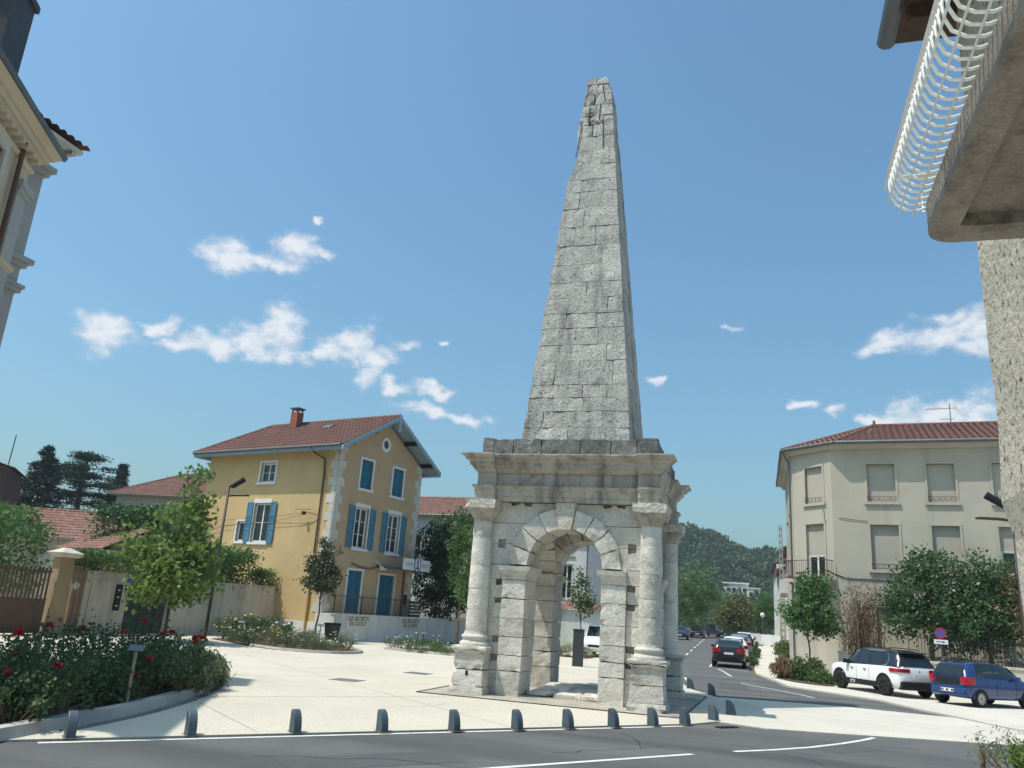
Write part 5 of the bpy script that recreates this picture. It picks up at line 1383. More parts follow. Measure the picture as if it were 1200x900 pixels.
# ------------------------------------------------------------------ roofs and houses behind the walls
def simple_house(name, label, loc, rz, W, D, H, RZ, wall, roof, hip=False, ov=.5, wins=(), pitch=.34, ridge_axis='x'):
    """box house; local x along the front (facing -y)"""
    T = thing(name, label, 'house', loc, rz)
    G = lambda t,z,d: (t,-d,z)
    m = MB(); facade(m, G, W, 0, H, list(wins), .2)
    m.quad((W,0,0),(W,D,0),(W,D,H),(W,0,H)); m.quad((0,D,0),(0,0,0),(0,0,H),(0,D,H)); m.quad((W,D,0),(0,D,0),(0,D,H),(W,D,H))
    hx = min(W,D)/2 if hip else 0
    if not hip:
        if ridge_axis == 'x': m.add([(0,0,H),(0,D,H),(0,D/2,RZ-.1)], [(0,1,2)]); m.add([(W,0,H),(W,D,H),(W,D/2,RZ-.1)], [(0,1,2)])
        else: m.add([(0,0,H),(W,0,H),(W/2,0,RZ-.1)], [(0,1,2)]); m.add([(0,D,H),(W,D,H),(W/2,D,RZ-.1)], [(0,1,2)])
    part('wall', m, wall, T)
    for o in wins:
        casement(T, G, o, rows=2); surround(T, G, o, 'stone_trim', .10, .10)
    m = MB()
    def slope(p,q,r_,s):
        p,q,r_,s = [np.array(v,float) for v in (p,q,r_,s)]; u = (q-p)/np.linalg.norm(q-p); n = np.cross(u,r_-p); n /= np.linalg.norm(n)
        if n[2] < 0: n = -n
        v = np.cross(n,u)
        if v[2] < 0: v = -v
        pts = (p,q,r_,s) if np.linalg.norm(r_-s) > .05 else (p,q,r_)
        tile_plane(m, lambda a,b,hh: tuple(p+u*a+v*b+n*hh), [((x-p)@u,(x-p)@v) for x in pts], pitch, .42, .07, .035)
    if ridge_axis == 'x':
        x0 = hx if hip else -ov; x1 = W-hx if hip else W+ov
        A,B,C_,D_ = (-ov,-ov,H),(W+ov,-ov,H),(W+ov,D+ov,H),(-ov,D+ov,H); r0=(x0,D/2,RZ); r1=(x1,D/2,RZ)
        slope(A,B,r1,r0); slope(C_,D_,r0,r1)
        if hip: slope(B,C_,r1,r1); slope(D_,A,r0,r0)
        rid = [(r0,r1)]+([(A,r0),(B,r1),(C_,r1),(D_,r0)] if hip else [])
    else:
        A,B,C_,D_ = (-ov,-ov,H),(W+ov,-ov,H),(W+ov,D+ov,H),(-ov,D+ov,H); r0=(W/2,-ov,RZ); r1=(W/2,D+ov,RZ)
        slope(D_,A,r0,r1); slope(B,C_,r1,r0); rid = [(r0,r1)]
    rf = part('roof', m, roof, T)
    m = MB()
    for a,b in rid: m.tube([(a[0],a[1],a[2]+.05),(b[0],b[1],b[2]+.05)], .12, 6)
    part('ridge_tile', m, roof, rf)
    m = MB()
    for a,b in (((A,B),(B,C_),(C_,D_),(D_,A)) if hip else (((A,B),(C_,D_)) if ridge_axis == 'x' else ((B,C_),(D_,A)))): m.tube([(a[0],a[1],a[2]-.02),(b[0],b[1],b[2]-.02)], .07, 6)
    part('gutter', m, 'zinc', rf)
    m = MB(); m.box(-ov+.02,W+ov-.02,-ov+.02,D+ov-.02,H-.09,H-.03); part('soffit', m, 'stone_trim', rf)
    return T
simple_house('outbuilding', 'long low outbuilding with worn red tiled roof behind the garden wall', (-51.5,42.0,0), R(14), 10.0, 6.5, 4.9, 7.0, 'wall_render', 'roof_tile_old')
simple_house('outbuilding', 'small shed with pinkish tiled gable roof beside the hedge', (-42.0,41.2,0), R(-22), 6.0, 4.6, 4.1, 5.4, 'wall_brown', 'roof_tile_old', ov=.3)
simple_house('background_house', 'pale grey house with hipped red roof behind the young plane tree', (-64.5,69.0,0), R(8), 14, 9, 11.4, 14.4, 'pink_render', 'roof_tile', hip=True, ov=.7, wins=((3.8,5.0,8.9,10.6),(8.5,9.7,8.9,10.6)))
simple_house('background_house', 'house with red tiled roof between yellow house and monument', (-28.5,61.0,0), R(-3), 11.5, 9, 9.3, 11.3, 'white_render', 'roof_tile_old', ov=.5, wins=((1.2,2.5,5.6,7.7),(5,6.3,5.6,7.7)))
# old brick building at the far left edge, with a mast
def brick_building():
    T = thing('brick_building', 'old brick building with sloping roof edge at the left edge', 'building', (-77.0,54.4,0), R(40))
    m = MB(); m.hexa([(0,0,0),(9.3,0,0),(9.3,9,0),(0,9,0),(0,0,14.9),(9.3,0,12.5),(9.3,9,12.5),(0,9,14.9)]); part('wall', m, 'brick_old', T)
    m = MB(); tile_plane(m, lambda u,v,h_: (9.7-v*.97, -.4+u, 12.5+v*.25+h_), [(0,0),(9.8,0),(9.8,10),(0,10)], .34, .42, .08, .03); part('roof', m, 'roof_tile', T)
    for z in (4.0,8.0):
        for x in (2.5,6): m = MB(); m.box(x,x+1.1,-.03,.05,z,z+1.7); part('window', m, 'glass_dark', T)
    m = MB(); m.tube([(8.9,1.0,12.4),(9.0,1.0,15.9)], .05, 6); o = part('mast', m, 'iron_dark', T)
brick_building()
simple_house('outbuilding', 'flat grey roofed shed at the far left above the gate', (-47,31.5,0), R(20), 8.0, 5.0, 4.4, 5.0, 'wall_render', 'concrete_pole', ov=.3)
# white house seen through the arch, with a low tiled wall
simple_house('white_house', 'white rendered house with grey shutters seen through the arch', (-22.6,62,.1), R(0), 10.3, 9, 8.6, 10.6, 'white_render', 'roof_tile', ov=.4, wins=((8.0,8.9,3.3,5.9),(4.0,4.9,3.3,5.9),(8.0,8.9,6.6,8.0)))
def arch_view():
    T = thing('tiled_wall', 'low white garden wall with red tile coping behind the arch', 'wall', (-15.5,51.8,.03), R(0))
    m = MB(); m.box(0,6.0,0,.3,0,2.5); part('wall', m, 'white_render', T)
    m = MB(); tile_plane(m, lambda u,v,h_: (u, -.2+v*.8, 2.5+v*.6+h_), [(0,0),(6,0),(6,.75),(0,.75)], .26, .38, .08, .03); part('tile_coping', m, 'roof_tile_old', T)
    m = MB(); m.tube([(-12.55+15.5,62-51.8-.12,8.5),(-12.55+15.5,62-51.8-.12,.1)], .06, 6); part('downpipe', m, 'zinc', T)
    P = thing('steel_post', 'dark grey square steel post standing beyond the arch', 'post', (-7.72,36.8,.03), R(10))
    m = MB(); m.box(-.24,.24,-.11,.11,0,1.52); o = part('shaft', m, 'post_grey', P); bevel(o, .015)
    m = MB(); m.box(-.26,.26,-.13,.13,1.52,1.58); part('cap', m, 'post_grey', P)
arch_view()
# ------------------------------------------------------------------ trees
def crown_points(blobs, nclump, per, sig, rng, shell=.55):
    """clump centres inside ellipsoid blobs, biased to the outside; leaves scattered round each clump"""
    w = np.array([b[3]*b[4]*b[5] for b in blobs]); w = w/w.sum(); C = []
    for b, k in zip(blobs, rng.multinomial(nclump, w)):
        d = rng.normal(size=(k,3)); d /= np.linalg.norm(d, axis=1)[:,None]
        r = rng.uniform(shell**3, 1, k)**(1/3)
        C.append(np.array(b[:3]) + d*r[:,None]*np.array(b[3:6])*rng.uniform(.8,1.12,(k,1)))
    C = np.concatenate(C); P = np.repeat(C, per, 0) + rng.normal(size=(len(C)*per,3))*np.array([sig,sig,sig*.75])
    return C, P

def tree(name, label, cat, loc, blobs, trunk_h, trunk_r, mat, nclump=120, per=40, leaf=.16, sig=.28, bark='bark', seed=0, nlimb=14, lean=(0,0), group=None, droop=.2, shell=.5):
    rng = np.random.default_rng(seed+100); rd = random.Random(seed)
    T = thing(name, label, cat, loc, 0, group)
    C, P = crown_points(blobs, nclump, per, sig, rng, shell)
    cx, cy = np.mean([b[0] for b in blobs]), np.mean([b[1] for b in blobs]); ztop = max(b[2]+b[5]*.5 for b in blobs)
    m = MB(); n = 7
    path = [(lean[0]*k/n*.6 + (cx*max(0,(k/n-.3))/.7) + rd.uniform(-.03,.03)*k, lean[1]*k/n*.6 + cy*max(0,(k/n-.3))/.7 + rd.uniform(-.03,.03)*k, ztop*k/n) for k in range(n+1)]
    m.tube(path, [trunk_r*(1.25 if k == 0 else 1-.8*k/n) for k in range(n+1)], 8)
    part('trunk', m, bark, T, True)
    m = MB(); idx = rng.choice(len(C), min(nlimb, len(C)), replace=False)
    for i in idx:
        e = C[i]; t = min(.95, max(trunk_h/ztop, (e[2]-abs(e[0])*.3-abs(e[1])*.3)/ztop*.8)); k = t*n; k0 = int(k); fr = k-k0
        a = np.array(path[k0])*(1-fr)+np.array(path[min(n,k0+1)])*fr; mid = (a+e)/2+np.array([rd.uniform(-.15,.15),rd.uniform(-.15,.15),.12])
        m.tube([a,mid,e], [trunk_r*.38,trunk_r*.2,trunk_r*.06], 5)
    part('limbs', m, bark, T)
    link('crown', leaf_mesh('crown', P, leaf, rng, droop=droop), mat, T)
    return T

tree('plane_tree', 'young bright green plane tree standing before the dark green gate', 'tree', (-23.8,29.4,.03),
     [(-.1,0,3.0,1.6,1.5,1.5),(-.9,.2,3.5,2.0,1.5,1.15),(.9,-.2,2.7,1.4,1.4,1.6),(-.1,0,5.0,1.1,1.1,1.5),(.3,0,6.5,.5,.5,.9),(-1.6,0,4.2,1.2,1.0,.6),(.9,0,5.1,.8,.8,1.0),(-.1,0,1.9,1.6,1.2,.6)], 1.3, .075, 'leaf_plane', 150, 30, .27, .3, 'bark_pale', 1, 22, shell=.25)
tree('magnolia_tree', 'slim magnolia with brownish green crown at the corner of the yellow house', 'tree', (-21.95,38.75,.03),
     [(0,0,3.5,.95,.9,1.15),(.1,0,4.6,.5,.5,.75),(-.2,0,2.9,.8,.8,.5)], 1.7, .06, 'leaf_magnolia', 90, 34, .17, .17, 'bark', 2, 14, shell=.3)
tree('street_tree', 'small round crowned green street tree before the beige corner building', 'tree', (2.22,41.9,.05),
     [(.1,0,3.1,1.15,1.1,1.2),(.3,0,4.2,.75,.7,.9),(-.5,0,2.8,.7,.7,.7),(.7,0,2.5,.7,.7,.6)], 1.5, .05, 'leaf_street', 130, 36, .17, .2, 'bark', 3, 14, shell=.3)
tree('garden_tree', 'large dark green tree with domed crown behind the railing, nearest the bare shrub', 'tree', (7.75,43.6,.05),
     [(0,0,4.0,1.9,1.5,1.7),(.2,0,5.3,1.2,1.1,1.1),(-1.0,0,3.0,1.3,1.1,1.1),(.9,-.2,2.6,1.2,1.0,1.0)], 1.0, .14, 'leaf_dark', 230, 42, .17, .24, 'bark', 4, 18, shell=.45)
tree('garden_tree', 'dark green tree behind the blue hatchback, right half of the leafy pair', 'tree', (10.1,43.4,.05),
     [(0,0,4.0,1.6,1.5,1.6),(.1,0,5.1,1.2,1.1,1.15),(-.7,-.2,2.9,1.1,1.0,1.0),(.5,0,2.5,1.3,1.0,1.1)], 1.0, .13, 'leaf_dark', 210, 42, .17, .24, 'bark', 5, 18, shell=.45)
tree('garden_tree', 'reddish green tree at the right edge behind the blue hatchback', 'tree', (11.6,41.9,.05),
     [(0,0,4.4,.9,.9,1.6),(-.2,0,3.2,.8,.8,1.1)], 1.0, .09, 'leaf_red', 90, 34, .15, .2, 'bark', 6, 14)
tree('young_tree', 'slender young tree seen through the arch of the monument', 'tree', (-9.95,48.0,.03),
     [(0,0,3.4,.8,.8,1.1),(-.3,0,4.4,.35,.35,.7),(.3,0,2.7,.7,.7,.6)], 1.5, .05, 'leaf_bed', 50, 22, .17, .2, 'bark', 7, 12)
tree('young_tree', 'young staked tree with pale green crown left of the monument', 'tree', (-13.9,39.4,.03),
     [(0,0,3.6,.7,.7,1.5),(.2,0,5.0,.65,.6,1.2),(-.2,0,2.8,.5,.5,.6)], 1.6, .05, 'leaf_far', 90, 34, .15, .17, 'bark', 8, 12)
tree('weeping_tree', 'dark weeping tree hanging over the terrace railing', 'tree', (-19.9,50.0,.0),
     [(0,0,6.2,1.7,1.5,1.3),(-.6,0,4.2,1.4,1.2,2.2),(.8,0,4.2,1.1,1.2,2.2),(0,.3,2.6,1.9,1.2,1.2)], 1.0, .14, 'leaf_weeping', 260, 44, .16, .22, 'bark', 9, 14, droop=1.2)
tree('evergreen_tree', 'dense dark evergreen crown behind the weeping tree', 'tree', (-20.6,56,.1),
     [(0,0,7.5,2.4,1.8,2.0),(1.3,0,8.4,1.6,1.4,1.6),(-1.5,0,6.2,1.6,1.5,1.8),(2.6,0,6.5,1.8,1.4,2.3),(.4,0,4.5,3,1.6,2.2)], 1.2, .16, 'leaf_dark', 300, 40, .2, .3, 'bark', 10, 14)
tree('bushy_tree', 'mid green bushy tree close beside the left column of the monument', 'tree', (-17.0,46.4,.0),
     [(0,0,5.6,.9,.9,1.6),(.2,0,4.0,.9,.9,1.5),(.6,.2,6.3,.8,.8,1.0)], 1.2, .09, 'leaf_hedge', 130, 38, .16, .2, 'bark', 11, 12)

# bare brownish shrub against the beige building
def bare_shrub():
    T = thing('bare_shrub', 'tall brownish twiggy shrub left of the dark garden trees', 'shrub', (4.75,44.0,.05))
    rd = random.Random(8); m = MB()
    tips = []
    for k in range(95):
        a = rd.uniform(0, 2*math.pi); r0 = rd.uniform(0,.7); x0, y0 = r0*math.cos(a)*1.3, r0*math.sin(a)*.5
        H = rd.uniform(2.6,4.9); dx, dy = rd.uniform(-.6,.8), rd.uniform(-.3,.3)
        p = [(x0,y0,0),(x0+dx*.3,y0+dy*.3,H*.4),(x0+dx*.7+rd.uniform(-.1,.1),y0+dy*.7,H*.75),(x0+dx*1.2,y0+dy,H)]
        m.tube(p, [.02,.016,.01,.004], 4); tips += p[1:]
        for q in range(4):
            b = np.array(p[1])*(1-q/4)+np.array(p[3])*q/4; e = b+np.array([rd.uniform(-.45,.45),rd.uniform(-.2,.2),rd.uniform(.2,.6)]); m.tube([b,e],[.009,.003],3); tips.append(tuple(e))
    part('stems', m, 'wood_stake', T)
    rng = np.random.default_rng(44); C = np.array(tips)[rng.integers(0,len(tips),2600)]+rng.normal(size=(2600,3))*.12
    link('leaves', leaf_mesh('leaves', C, .10, rng), 'leaf_brown', T)
bare_shrub()

# conifers behind the roofs
def conifer(label, loc, H, Rr, seed, base=.1, mat='leaf_conifer', name='conifer'):
    T = thing(name, label, 'tree', loc); rng = np.random.default_rng(seed)
    m = MB(); m.tube([(0,0,0),(0,0,H)], [H*.022,.03], 7); part('trunk', m, 'bark', T)
    P = []; m = MB(); nl = int(H*1.5)
    for i in range(nl):
        z = H*(base+(1-base)*i/nl); r = Rr*(1-(i/nl)**1.9)*rng.uniform(.8,1.1)+.15
        for b in range(9):
            a = rng.uniform(0,2*math.pi); d = np.array([math.cos(a),math.sin(a),0])
            rr = r*rng.uniform(.6,1.1); n = int(55+40*rr); t = rng.uniform(.1,1,n)**.7
            q = d*rr*t[:,None]+np.array([0,0,z])+np.stack([rng.normal(size=n)*.28*(1-t*.4),rng.normal(size=n)*.28*(1-t*.4),rng.normal(size=n)*.15-.25*rr*t**2+.1*t],1); P.append(q)
            m.tube([(0,0,z),tuple(d*rr*.8+np.array([0,0,z-.15*rr]))], [.06,.02], 4)
    part('limbs', m, 'bark', T); P = np.concatenate(P)
    link('crown', leaf_mesh('crown', P, .30, rng, flat=.3, aspect=.4), mat, T)
conifer('broad dark conifer left of the tall cedar', (-81.6,75,0), 18.0, 5.6, 21)
conifer('slim dark fir right of the tall cedar', (-79.3,85,0), 17.6, 2.3, 22, .3)
def cedar():
    T = thing('cedar_tree', 'tall cedar with flat spreading layers of dark branches', 'tree', (-80.5,80,0)); rng = np.random.default_rng(31)
    m = MB(); m.tube([(0,0,0),(.2,0,9),(-.2,0,14),(.2,0,17.6)], [.5,.38,.22,.06], 8); part('trunk', m, 'bark', T)
    P = []; m = MB()
    for (z, x0, x1) in ((17.6,-1.6,1.8),(16.4,-4.4,2.4),(15.2,-3.0,3.6),(14.2,-3.4,5.2),(13.0,-2.6,3.6),(11.9,-4.2,4.2),(10.6,-5,4.6),(9.6,-6,7.0),(8.6,-6,6)):
        for k in range(10):
            x = rng.uniform(x0,x1); y = rng.uniform(-1,1)*abs(x1-x0)*.35; n = 210
            q = np.array([x,y,z])+rng.normal(size=(n,3))*np.array([.62,.6,.17]); q[:,2] -= .05*(np.abs(q[:,0]))**1.2+rng.exponential(.18,n); P.append(q)
            m.tube([(0,0,z-.5),(x,y,z-.1)], [.10,.03], 4)
    part('limbs', m, 'bark', T)
    link('crown', leaf_mesh('crown', np.concatenate(P), .32, rng, flat=.5, aspect=.4), 'leaf_conifer', T)
cedar()

# hedge and climbing greenery above the garden walls
def mass(name, label, cat, pts, n, leaf, mat, seed, sig=.2, kind=None, z0=0.0):
    """a clipped or rambling mass of leaves following boxes (x0,x1,y0,y1,z0,z1) in world space"""
    rng = np.random.default_rng(seed); P = []
    vol = np.array([max(.05,(b[1]-b[0])*(b[3]-b[2])*(b[5]-b[4])) for b in pts]); vol = vol/vol.sum()
    for b, k in zip(pts, rng.multinomial(n, vol)):
        u = rng.uniform(0,1,(k,3)); face = rng.integers(0,4,k)          # mostly on the outside
        sel = rng.uniform(0,1,k) < .7; u[sel&(face==0),1] = rng.uniform(0,.15,(sel&(face==0)).sum()); u[sel&(face>=1)&(face<3),2] = rng.uniform(.82,1.05,(sel&(face>=1)&(face<3)).sum()); u[sel&(face==3),0] = rng.uniform(.85,1,(sel&(face==3)).sum())
        q = np.array([b[0],b[2],b[4]])+u*np.array([b[1]-b[0],b[3]-b[2],b[5]-b[4]])+rng.normal(size=(k,3))*sig*np.array([.6,.6,.5]); P.append(q)
    P = np.concatenate(P); c = P.mean(0); c[2] = z0
    T = thing(name, label, cat, tuple(c))
    m = MB(); rd = random.Random(seed)
    for k in range(10):
        q = P[rd.randrange(len(P))]-c; m.tube([(q[0]*.9,q[1]*.9,-c[2]+max(0,b[4]-.5) if False else 0.0),(q[0],q[1],q[2])], [.03,.01], 4)
    part('stems', m, 'bark', T)
    o = link('foliage', leaf_mesh('foliage', P-c, leaf, rng), mat, T)
    return T
mass('hedge', 'clipped bright green hedge showing above the pale wall by the green gate', 'hedge', [(-28.6,-27.5,28.5,34.5,2.2,3.45),(-28.8,-27.4,34.5,37.5,2.2,3.3)], 9000, .13, 'leaf_hedge', 51, .14)
mass('garden_bush', 'rounded dark green bush above the wall next to the yellow house', 'bush', [(-28.4,-26.9,37.2,40.2,2.2,4.3),(-28.2,-27,36.0,38.5,2.4,3.6)], 6000, .15, 'leaf_street', 52, .3)
mass('garden_bush', 'small light green bush at the wall end against the yellow house', 'bush', [(-27.2,-26.6,40.2,41.6,2.3,3.4)], 1400, .15, 'leaf_far', 53, .2)
mass('garden_bush', 'dark leafy mass on the roof edge behind the plane tree', 'bush', [(-40.5,-36,41.5,44,3.0,6.8),(-37.5,-33,42,44,3.0,6.0)], 9000, .22, 'leaf_dark', 54, .4)
mass('garden_bush', 'big shrub above the brown gate at the left edge', 'bush', [(-37,-31.5,24.0,28.5,1.5,4.9),(-38,-33,28,32,1.5,4.6)], 11000, .2, 'leaf_street', 55, .4)
mass('ivy', 'ivy draped over the left end of the worn tiled roof', 'ivy', [(-52,-47,41,44,4.0,6.6),(-54,-50,40,43,3.0,5.2)], 7000, .22, 'leaf_hedge', 56, .4)
mass('ivy', 'dry ivy tuft on top of the brown wall beside the gate pillar', 'ivy', [(-27.8,-27.2,28.0,29.0,2.7,3.2)], 900, .09, 'leaf_bed', 57, .12)

# street trees far down the avenue and the wooded hill
for i, (x, y, h, w, mt, lb) in enumerate(((-8.4,112,9.4,4.0,'leaf_far','tall bright green tree on the left side of the far street'),(-12.5,106,6.3,2.8,'leaf_far','lower green tree next to the monument down the far street'),(-2.4,96,5.4,1.9,'leaf_far_brown','brownish green tree over the row of parked cars'),(-4.2,125,6.0,2.6,'leaf_far','green tree behind the brownish street tree'),(.9,135,6.8,3.0,'leaf_hedge','dark green tree at the far end of the right pavement'),(-15.5,98,7.5,3.0,'leaf_wood','dark tree half hidden by the right columns of the monument'))):
    tree('avenue_tree', lb, 'tree', (x,y,gz(y)), [(0,0,h*.55,w*.9,w*.9,h*.28),(w*.2,0,h*.76,w*.6,w*.6,h*.22),(-w*.3,0,h*.42,w*.8,w*.8,h*.2)], h*.2, .13, mt, 190, 44, .26, .36, 'bark', 60+i, 12)

def hill():
    rng = np.random.default_rng(77)
    def hz(x, y):
        # ridge running down towards the right, gentle everywhere else
        px = x/ (y/420.0)
        prof = np.interp(px, [-600,-300,-160,-81,-54,-36,-24,-11,-3,7,20,60,140,300,600], [30,44,58,58,50.5,46.5,45,38.5,36,36.5,33,26,22,18,14])
        t = np.clip((y-230)/190.0, 0, 1); t = t*t*(3-2*t)
        return prof*t*(y/420.0)**.3 - 2.0
    xs = np.linspace(-520,420,95); ys = np.linspace(225,620,40); X, Y = np.meshgrid(xs, ys); Z = hz(X, Y)+np.sin(X*.11)*np.cos(Y*.09)*1.2
    V = np.stack([X,Y,Z],-1).reshape(-1,3); nx = len(xs)
    F = np.array([(j*nx+i,j*nx+i+1,(j+1)*nx+i+1,(j+1)*nx+i) for j in range(len(ys)-1) for i in range(nx-1)])
    o = link('hill', npmesh('hill', V, F), 'leaf_ground', smooth=True); o['kind'] = 'structure'
    # canopy: tree-sized clumps of leaves over the whole slope
    n = 4200; x = np.concatenate([rng.uniform(-130,60,n*2//3), rng.uniform(-500,400,n-n*2//3)]); y = rng.uniform(235,470,n); z = hz(x, y); P = []
    for i in range(n):
        r = rng.uniform(1.9,4.4); k = 74
        d = rng.normal(size=(k,3)); d /= np.linalg.norm(d,axis=1)[:,None]; d[:,2] = np.abs(d[:,2])*1.15
        P.append(np.array([x[i],y[i],z[i]+r*.5])+d*r*rng.uniform(.75,1.08,(k,1)))
    P = np.concatenate(P)
    w = link('woodland', leaf_mesh('woodland', P, 1.5, rng, aspect=.8), 'leaf_wood'); tag(w, 'dark green wood covering the hill behind the street', 'woodland', kind='stuff')
mk('leaf_ground', (.028,.045,.026), (.035,.055,.03), ns=.05, rough=.95, fine=.2, fs=.6)
hill()

# belt of trees closing the gaps at the horizon left and behind the houses
def belt(label, x0, x1, y0, y1, h, n, seed, mat):
    rng = np.random.default_rng(seed); P = []
    for i in range(n):
        x = rng.uniform(x0,x1); y = rng.uniform(y0,y1); hh = h*rng.uniform(.6,1.1); r = hh*.36
        k = 260; d = rng.normal(size=(k,3)); d /= np.linalg.norm(d,axis=1)[:,None]
        P.append(np.array([x,y,gz(y)+hh*.55])+d*np.array([r,r,hh*.5])*rng.uniform(.6,1.08,(k,1)))
    o = link('tree_belt', leaf_mesh('tree_belt', np.concatenate(P), .75, rng, aspect=.7), mat)
    tag(o, label, 'trees', kind='stuff')
belt('dark mass of garden trees far behind the yellow house', -120,-20,95,150,8.5,80,81,'leaf_wood')
belt('green mass of trees behind the far end of the street', -40,-13,120,190,8.0,40,82,'leaf_far')
belt('distant green trees right of the street end', -8,60,175,225,9,55,83,'leaf_wood')

# ------------------------------------------------------------------ planting beds
def arc_pts(P, n=6):
    """Catmull-Rom through P"""
    P = [np.array(p,float) for p in P]; out = []
    for i in range(len(P)-1):
        p0 = P[max(i-1,0)]; p1 = P[i]; p2 = P[i+1]; p3 = P[min(i+2,len(P)-1)]
        for k in range(n):
            t = k/n; out.append(.5*((2*p1)+(-p0+p2)*t+(2*p0-5*p1+4*p2-p3)*t*t+(-p0+3*p1-3*p2+p3)*t**3))
    out.append(P[-1]); return out
def kerb_run(path, w, h, mat, seg=1.0, name='kerb', label=None, slope=.0, z=.026, inset=0.0):
    """kerb stones one by one along a path (left side = bed)"""
    pts = arc_pts(path, 12); L = [0]
    for i in range(1,len(pts)): L.append(L[-1]+np.linalg.norm(pts[i]-pts[i-1]))
    def at(s):
        i = min(max(np.searchsorted(L, s)-1,0), len(pts)-2); t = (s-L[i])/max(1e-6,L[i+1]-L[i]); p = pts[i]+(pts[i+1]-pts[i])*t; d = pts[i+1]-pts[i]; d /= np.linalg.norm(d); return p, d
    T = thing(name, label, 'kerb', (*pts[0], 0)); o0 = np.array(pts[0]); n = max(1,int(round(L[-1]/seg)))
    for k in range(n):
        m = MB(); q = 4; s0 = L[-1]*k/n+.004; s1 = L[-1]*(k+1)/n-.004
        for j in range(q):
            (a, da), (b, db) = at(s0+(s1-s0)*j/q), at(s0+(s1-s0)*(j+1)/q)
            na = np.array([-da[1],da[0]]); nb = np.array([-db[1],db[0]])
            a0,b0 = a+na*inset-o0, b+nb*inset-o0; a1,b1 = a+na*(inset+w)-o0, b+nb*(inset+w)-o0; at_, bt_ = a+na*(inset+slope)-o0, b+nb*(inset+slope)-o0
            m.hexa([(*a0,z),(*b0,z),(*b1,z),(*a1,z),(*at_,z+h),(*bt_,z+h),(*b1,z+h),(*a1,z+h)])
        part('kerb_stone', m, mat, T)
    return T
BED1 = [(-9.55,8.6),(-9.9,10.6),(-10.35,12.82),(-11.35,15.57),(-12.7,17.9),(-13.6,18.6),(-14.7,18.3)]
BED1B = [(-15.6,17.2),(-14.2,13.6),(-12.4,9.8),(-11.0,7.2)]
sheet('flower_bed', [(p[0]-.16,p[1]-.05) for p in arc_pts(BED1,5)]+BED1B, .10, 'soil', rise=False)
kerb_run(BED1, .28, .15, 'kerb', 1.0, 'bed_kerb', 'pale stone kerb curving round the rose bed', .06)
kerb_run([(-9.62,10.25),(-9.72,10.9),(-10.15,12.85),(-11.15,15.65),(-12.55,18.1),(-13.6,18.9)], .16, .012, 'kerb_grey', 1.0, 'kerb_band', 'flat dark stone band along the foot of the curved kerb', 0)
BED2 = [(-24.5,33.6),(-22.6,32.4),(-20.6,31.0),(-18.4,30.2),(-16.6,31.0),(-16.3,33.0),(-18.2,35.6),(-20.8,37.6),(-22.5,38.0),(-24.3,36.5)]
sheet('flower_bed', [tuple(p) for p in arc_pts(BED2+[BED2[0]],4)][:-1], .05, 'soil', rise=False)
kerb_run(BED2[2:7], .18, .10, 'kerb', 1.1, 'bed_kerb', 'low pale kerb round the flower bed before the yellow house', .02)
BED3 = [(-17.3,37.2),(-15.3,36.7),(-13.2,36.8),(-10.9,38.2),(-10.8,41.0),(-13.0,42.2),(-16.3,41.5)]
sheet('flower_bed', [tuple(p) for p in arc_pts(BED3+[BED3[0]],4)][:-1], .05, 'soil', rise=False)
kerb_run(BED3[:4], .18, .10, 'kerb', 1.1, 'bed_kerb', 'low pale kerb of the bed under the second wall sign', .02)
BED4 = [(.75,40.3),(1.5,38.4),(2.6,37.6),(3.0,38.6),(2.6,42.4),(1.6,44.0),(.8,43)]
sheet('flower_bed', [tuple(p) for p in arc_pts(BED4+[BED4[0]],4)][:-1], .075, 'soil', rise=False)
BED5 = [(-12.2,44.4),(-8.9,44.4),(-8.7,46.2),(-12.2,46.4)]
sheet('flower_bed', BED5, .05, 'soil', rise=False)

def flower(parent, p, r, mat, rng):
    n = 34; d = rng.normal(size=(n,3)); d /= np.linalg.norm(d,axis=1)[:,None]; d[:,2] = np.abs(d[:,2])*.8
    o = link('flower', leaf_mesh('flower', d*r*rng.uniform(.35,.8,(n,1)), r*1.0, rng, aspect=.9), mat, parent); o.location = p; return o
def bush(name, label, cat, loc, rx, ry, h, n, leaf, mat, seed, flowers=(), stem='wood_stake', upright=0.0, group=None):
    rng = np.random.default_rng(seed); T = thing(name, label, cat, loc, 0, group); rd = random.Random(seed)
    nc = max(6, n//40)
    a = rng.uniform(0,2*math.pi,nc); r = np.sqrt(rng.uniform(0,1,nc)); zz = rng.uniform(.12,1,nc)**.8*h*(1-.35*r**2)
    C = np.stack([rx*r*np.cos(a), ry*r*np.sin(a), zz],1)
    P = C[rng.integers(0,nc,n)]+rng.normal(size=(n,3))*np.array([.13,.13,.11])*max(.6,h)
    P[:,2] = np.abs(P[:,2])
    m = MB()
    for k in range(min(nc,22)): m.tube([(C[k][0]*.35,C[k][1]*.35,0),tuple(C[k]*np.array([.8,.8,.6])),tuple(C[k])], [.014,.010,.005], 4)
    part('stems', m, stem, T)
    link('leaves', leaf_mesh('leaves', P, leaf, rng, droop=-upright, aspect=.6 if upright < .5 else .16), mat, T)
    for (k, r_, mt) in flowers:
        for i in range(k):
            j = rng.integers(0,nc); p = C[j]+np.array([rng.normal()*.1,rng.normal()*.1,.10+abs(rng.normal())*.08]); flower(T, tuple(p), r_*rng.uniform(.8,1.2), mt, rng)
    return T
Z1 = .10
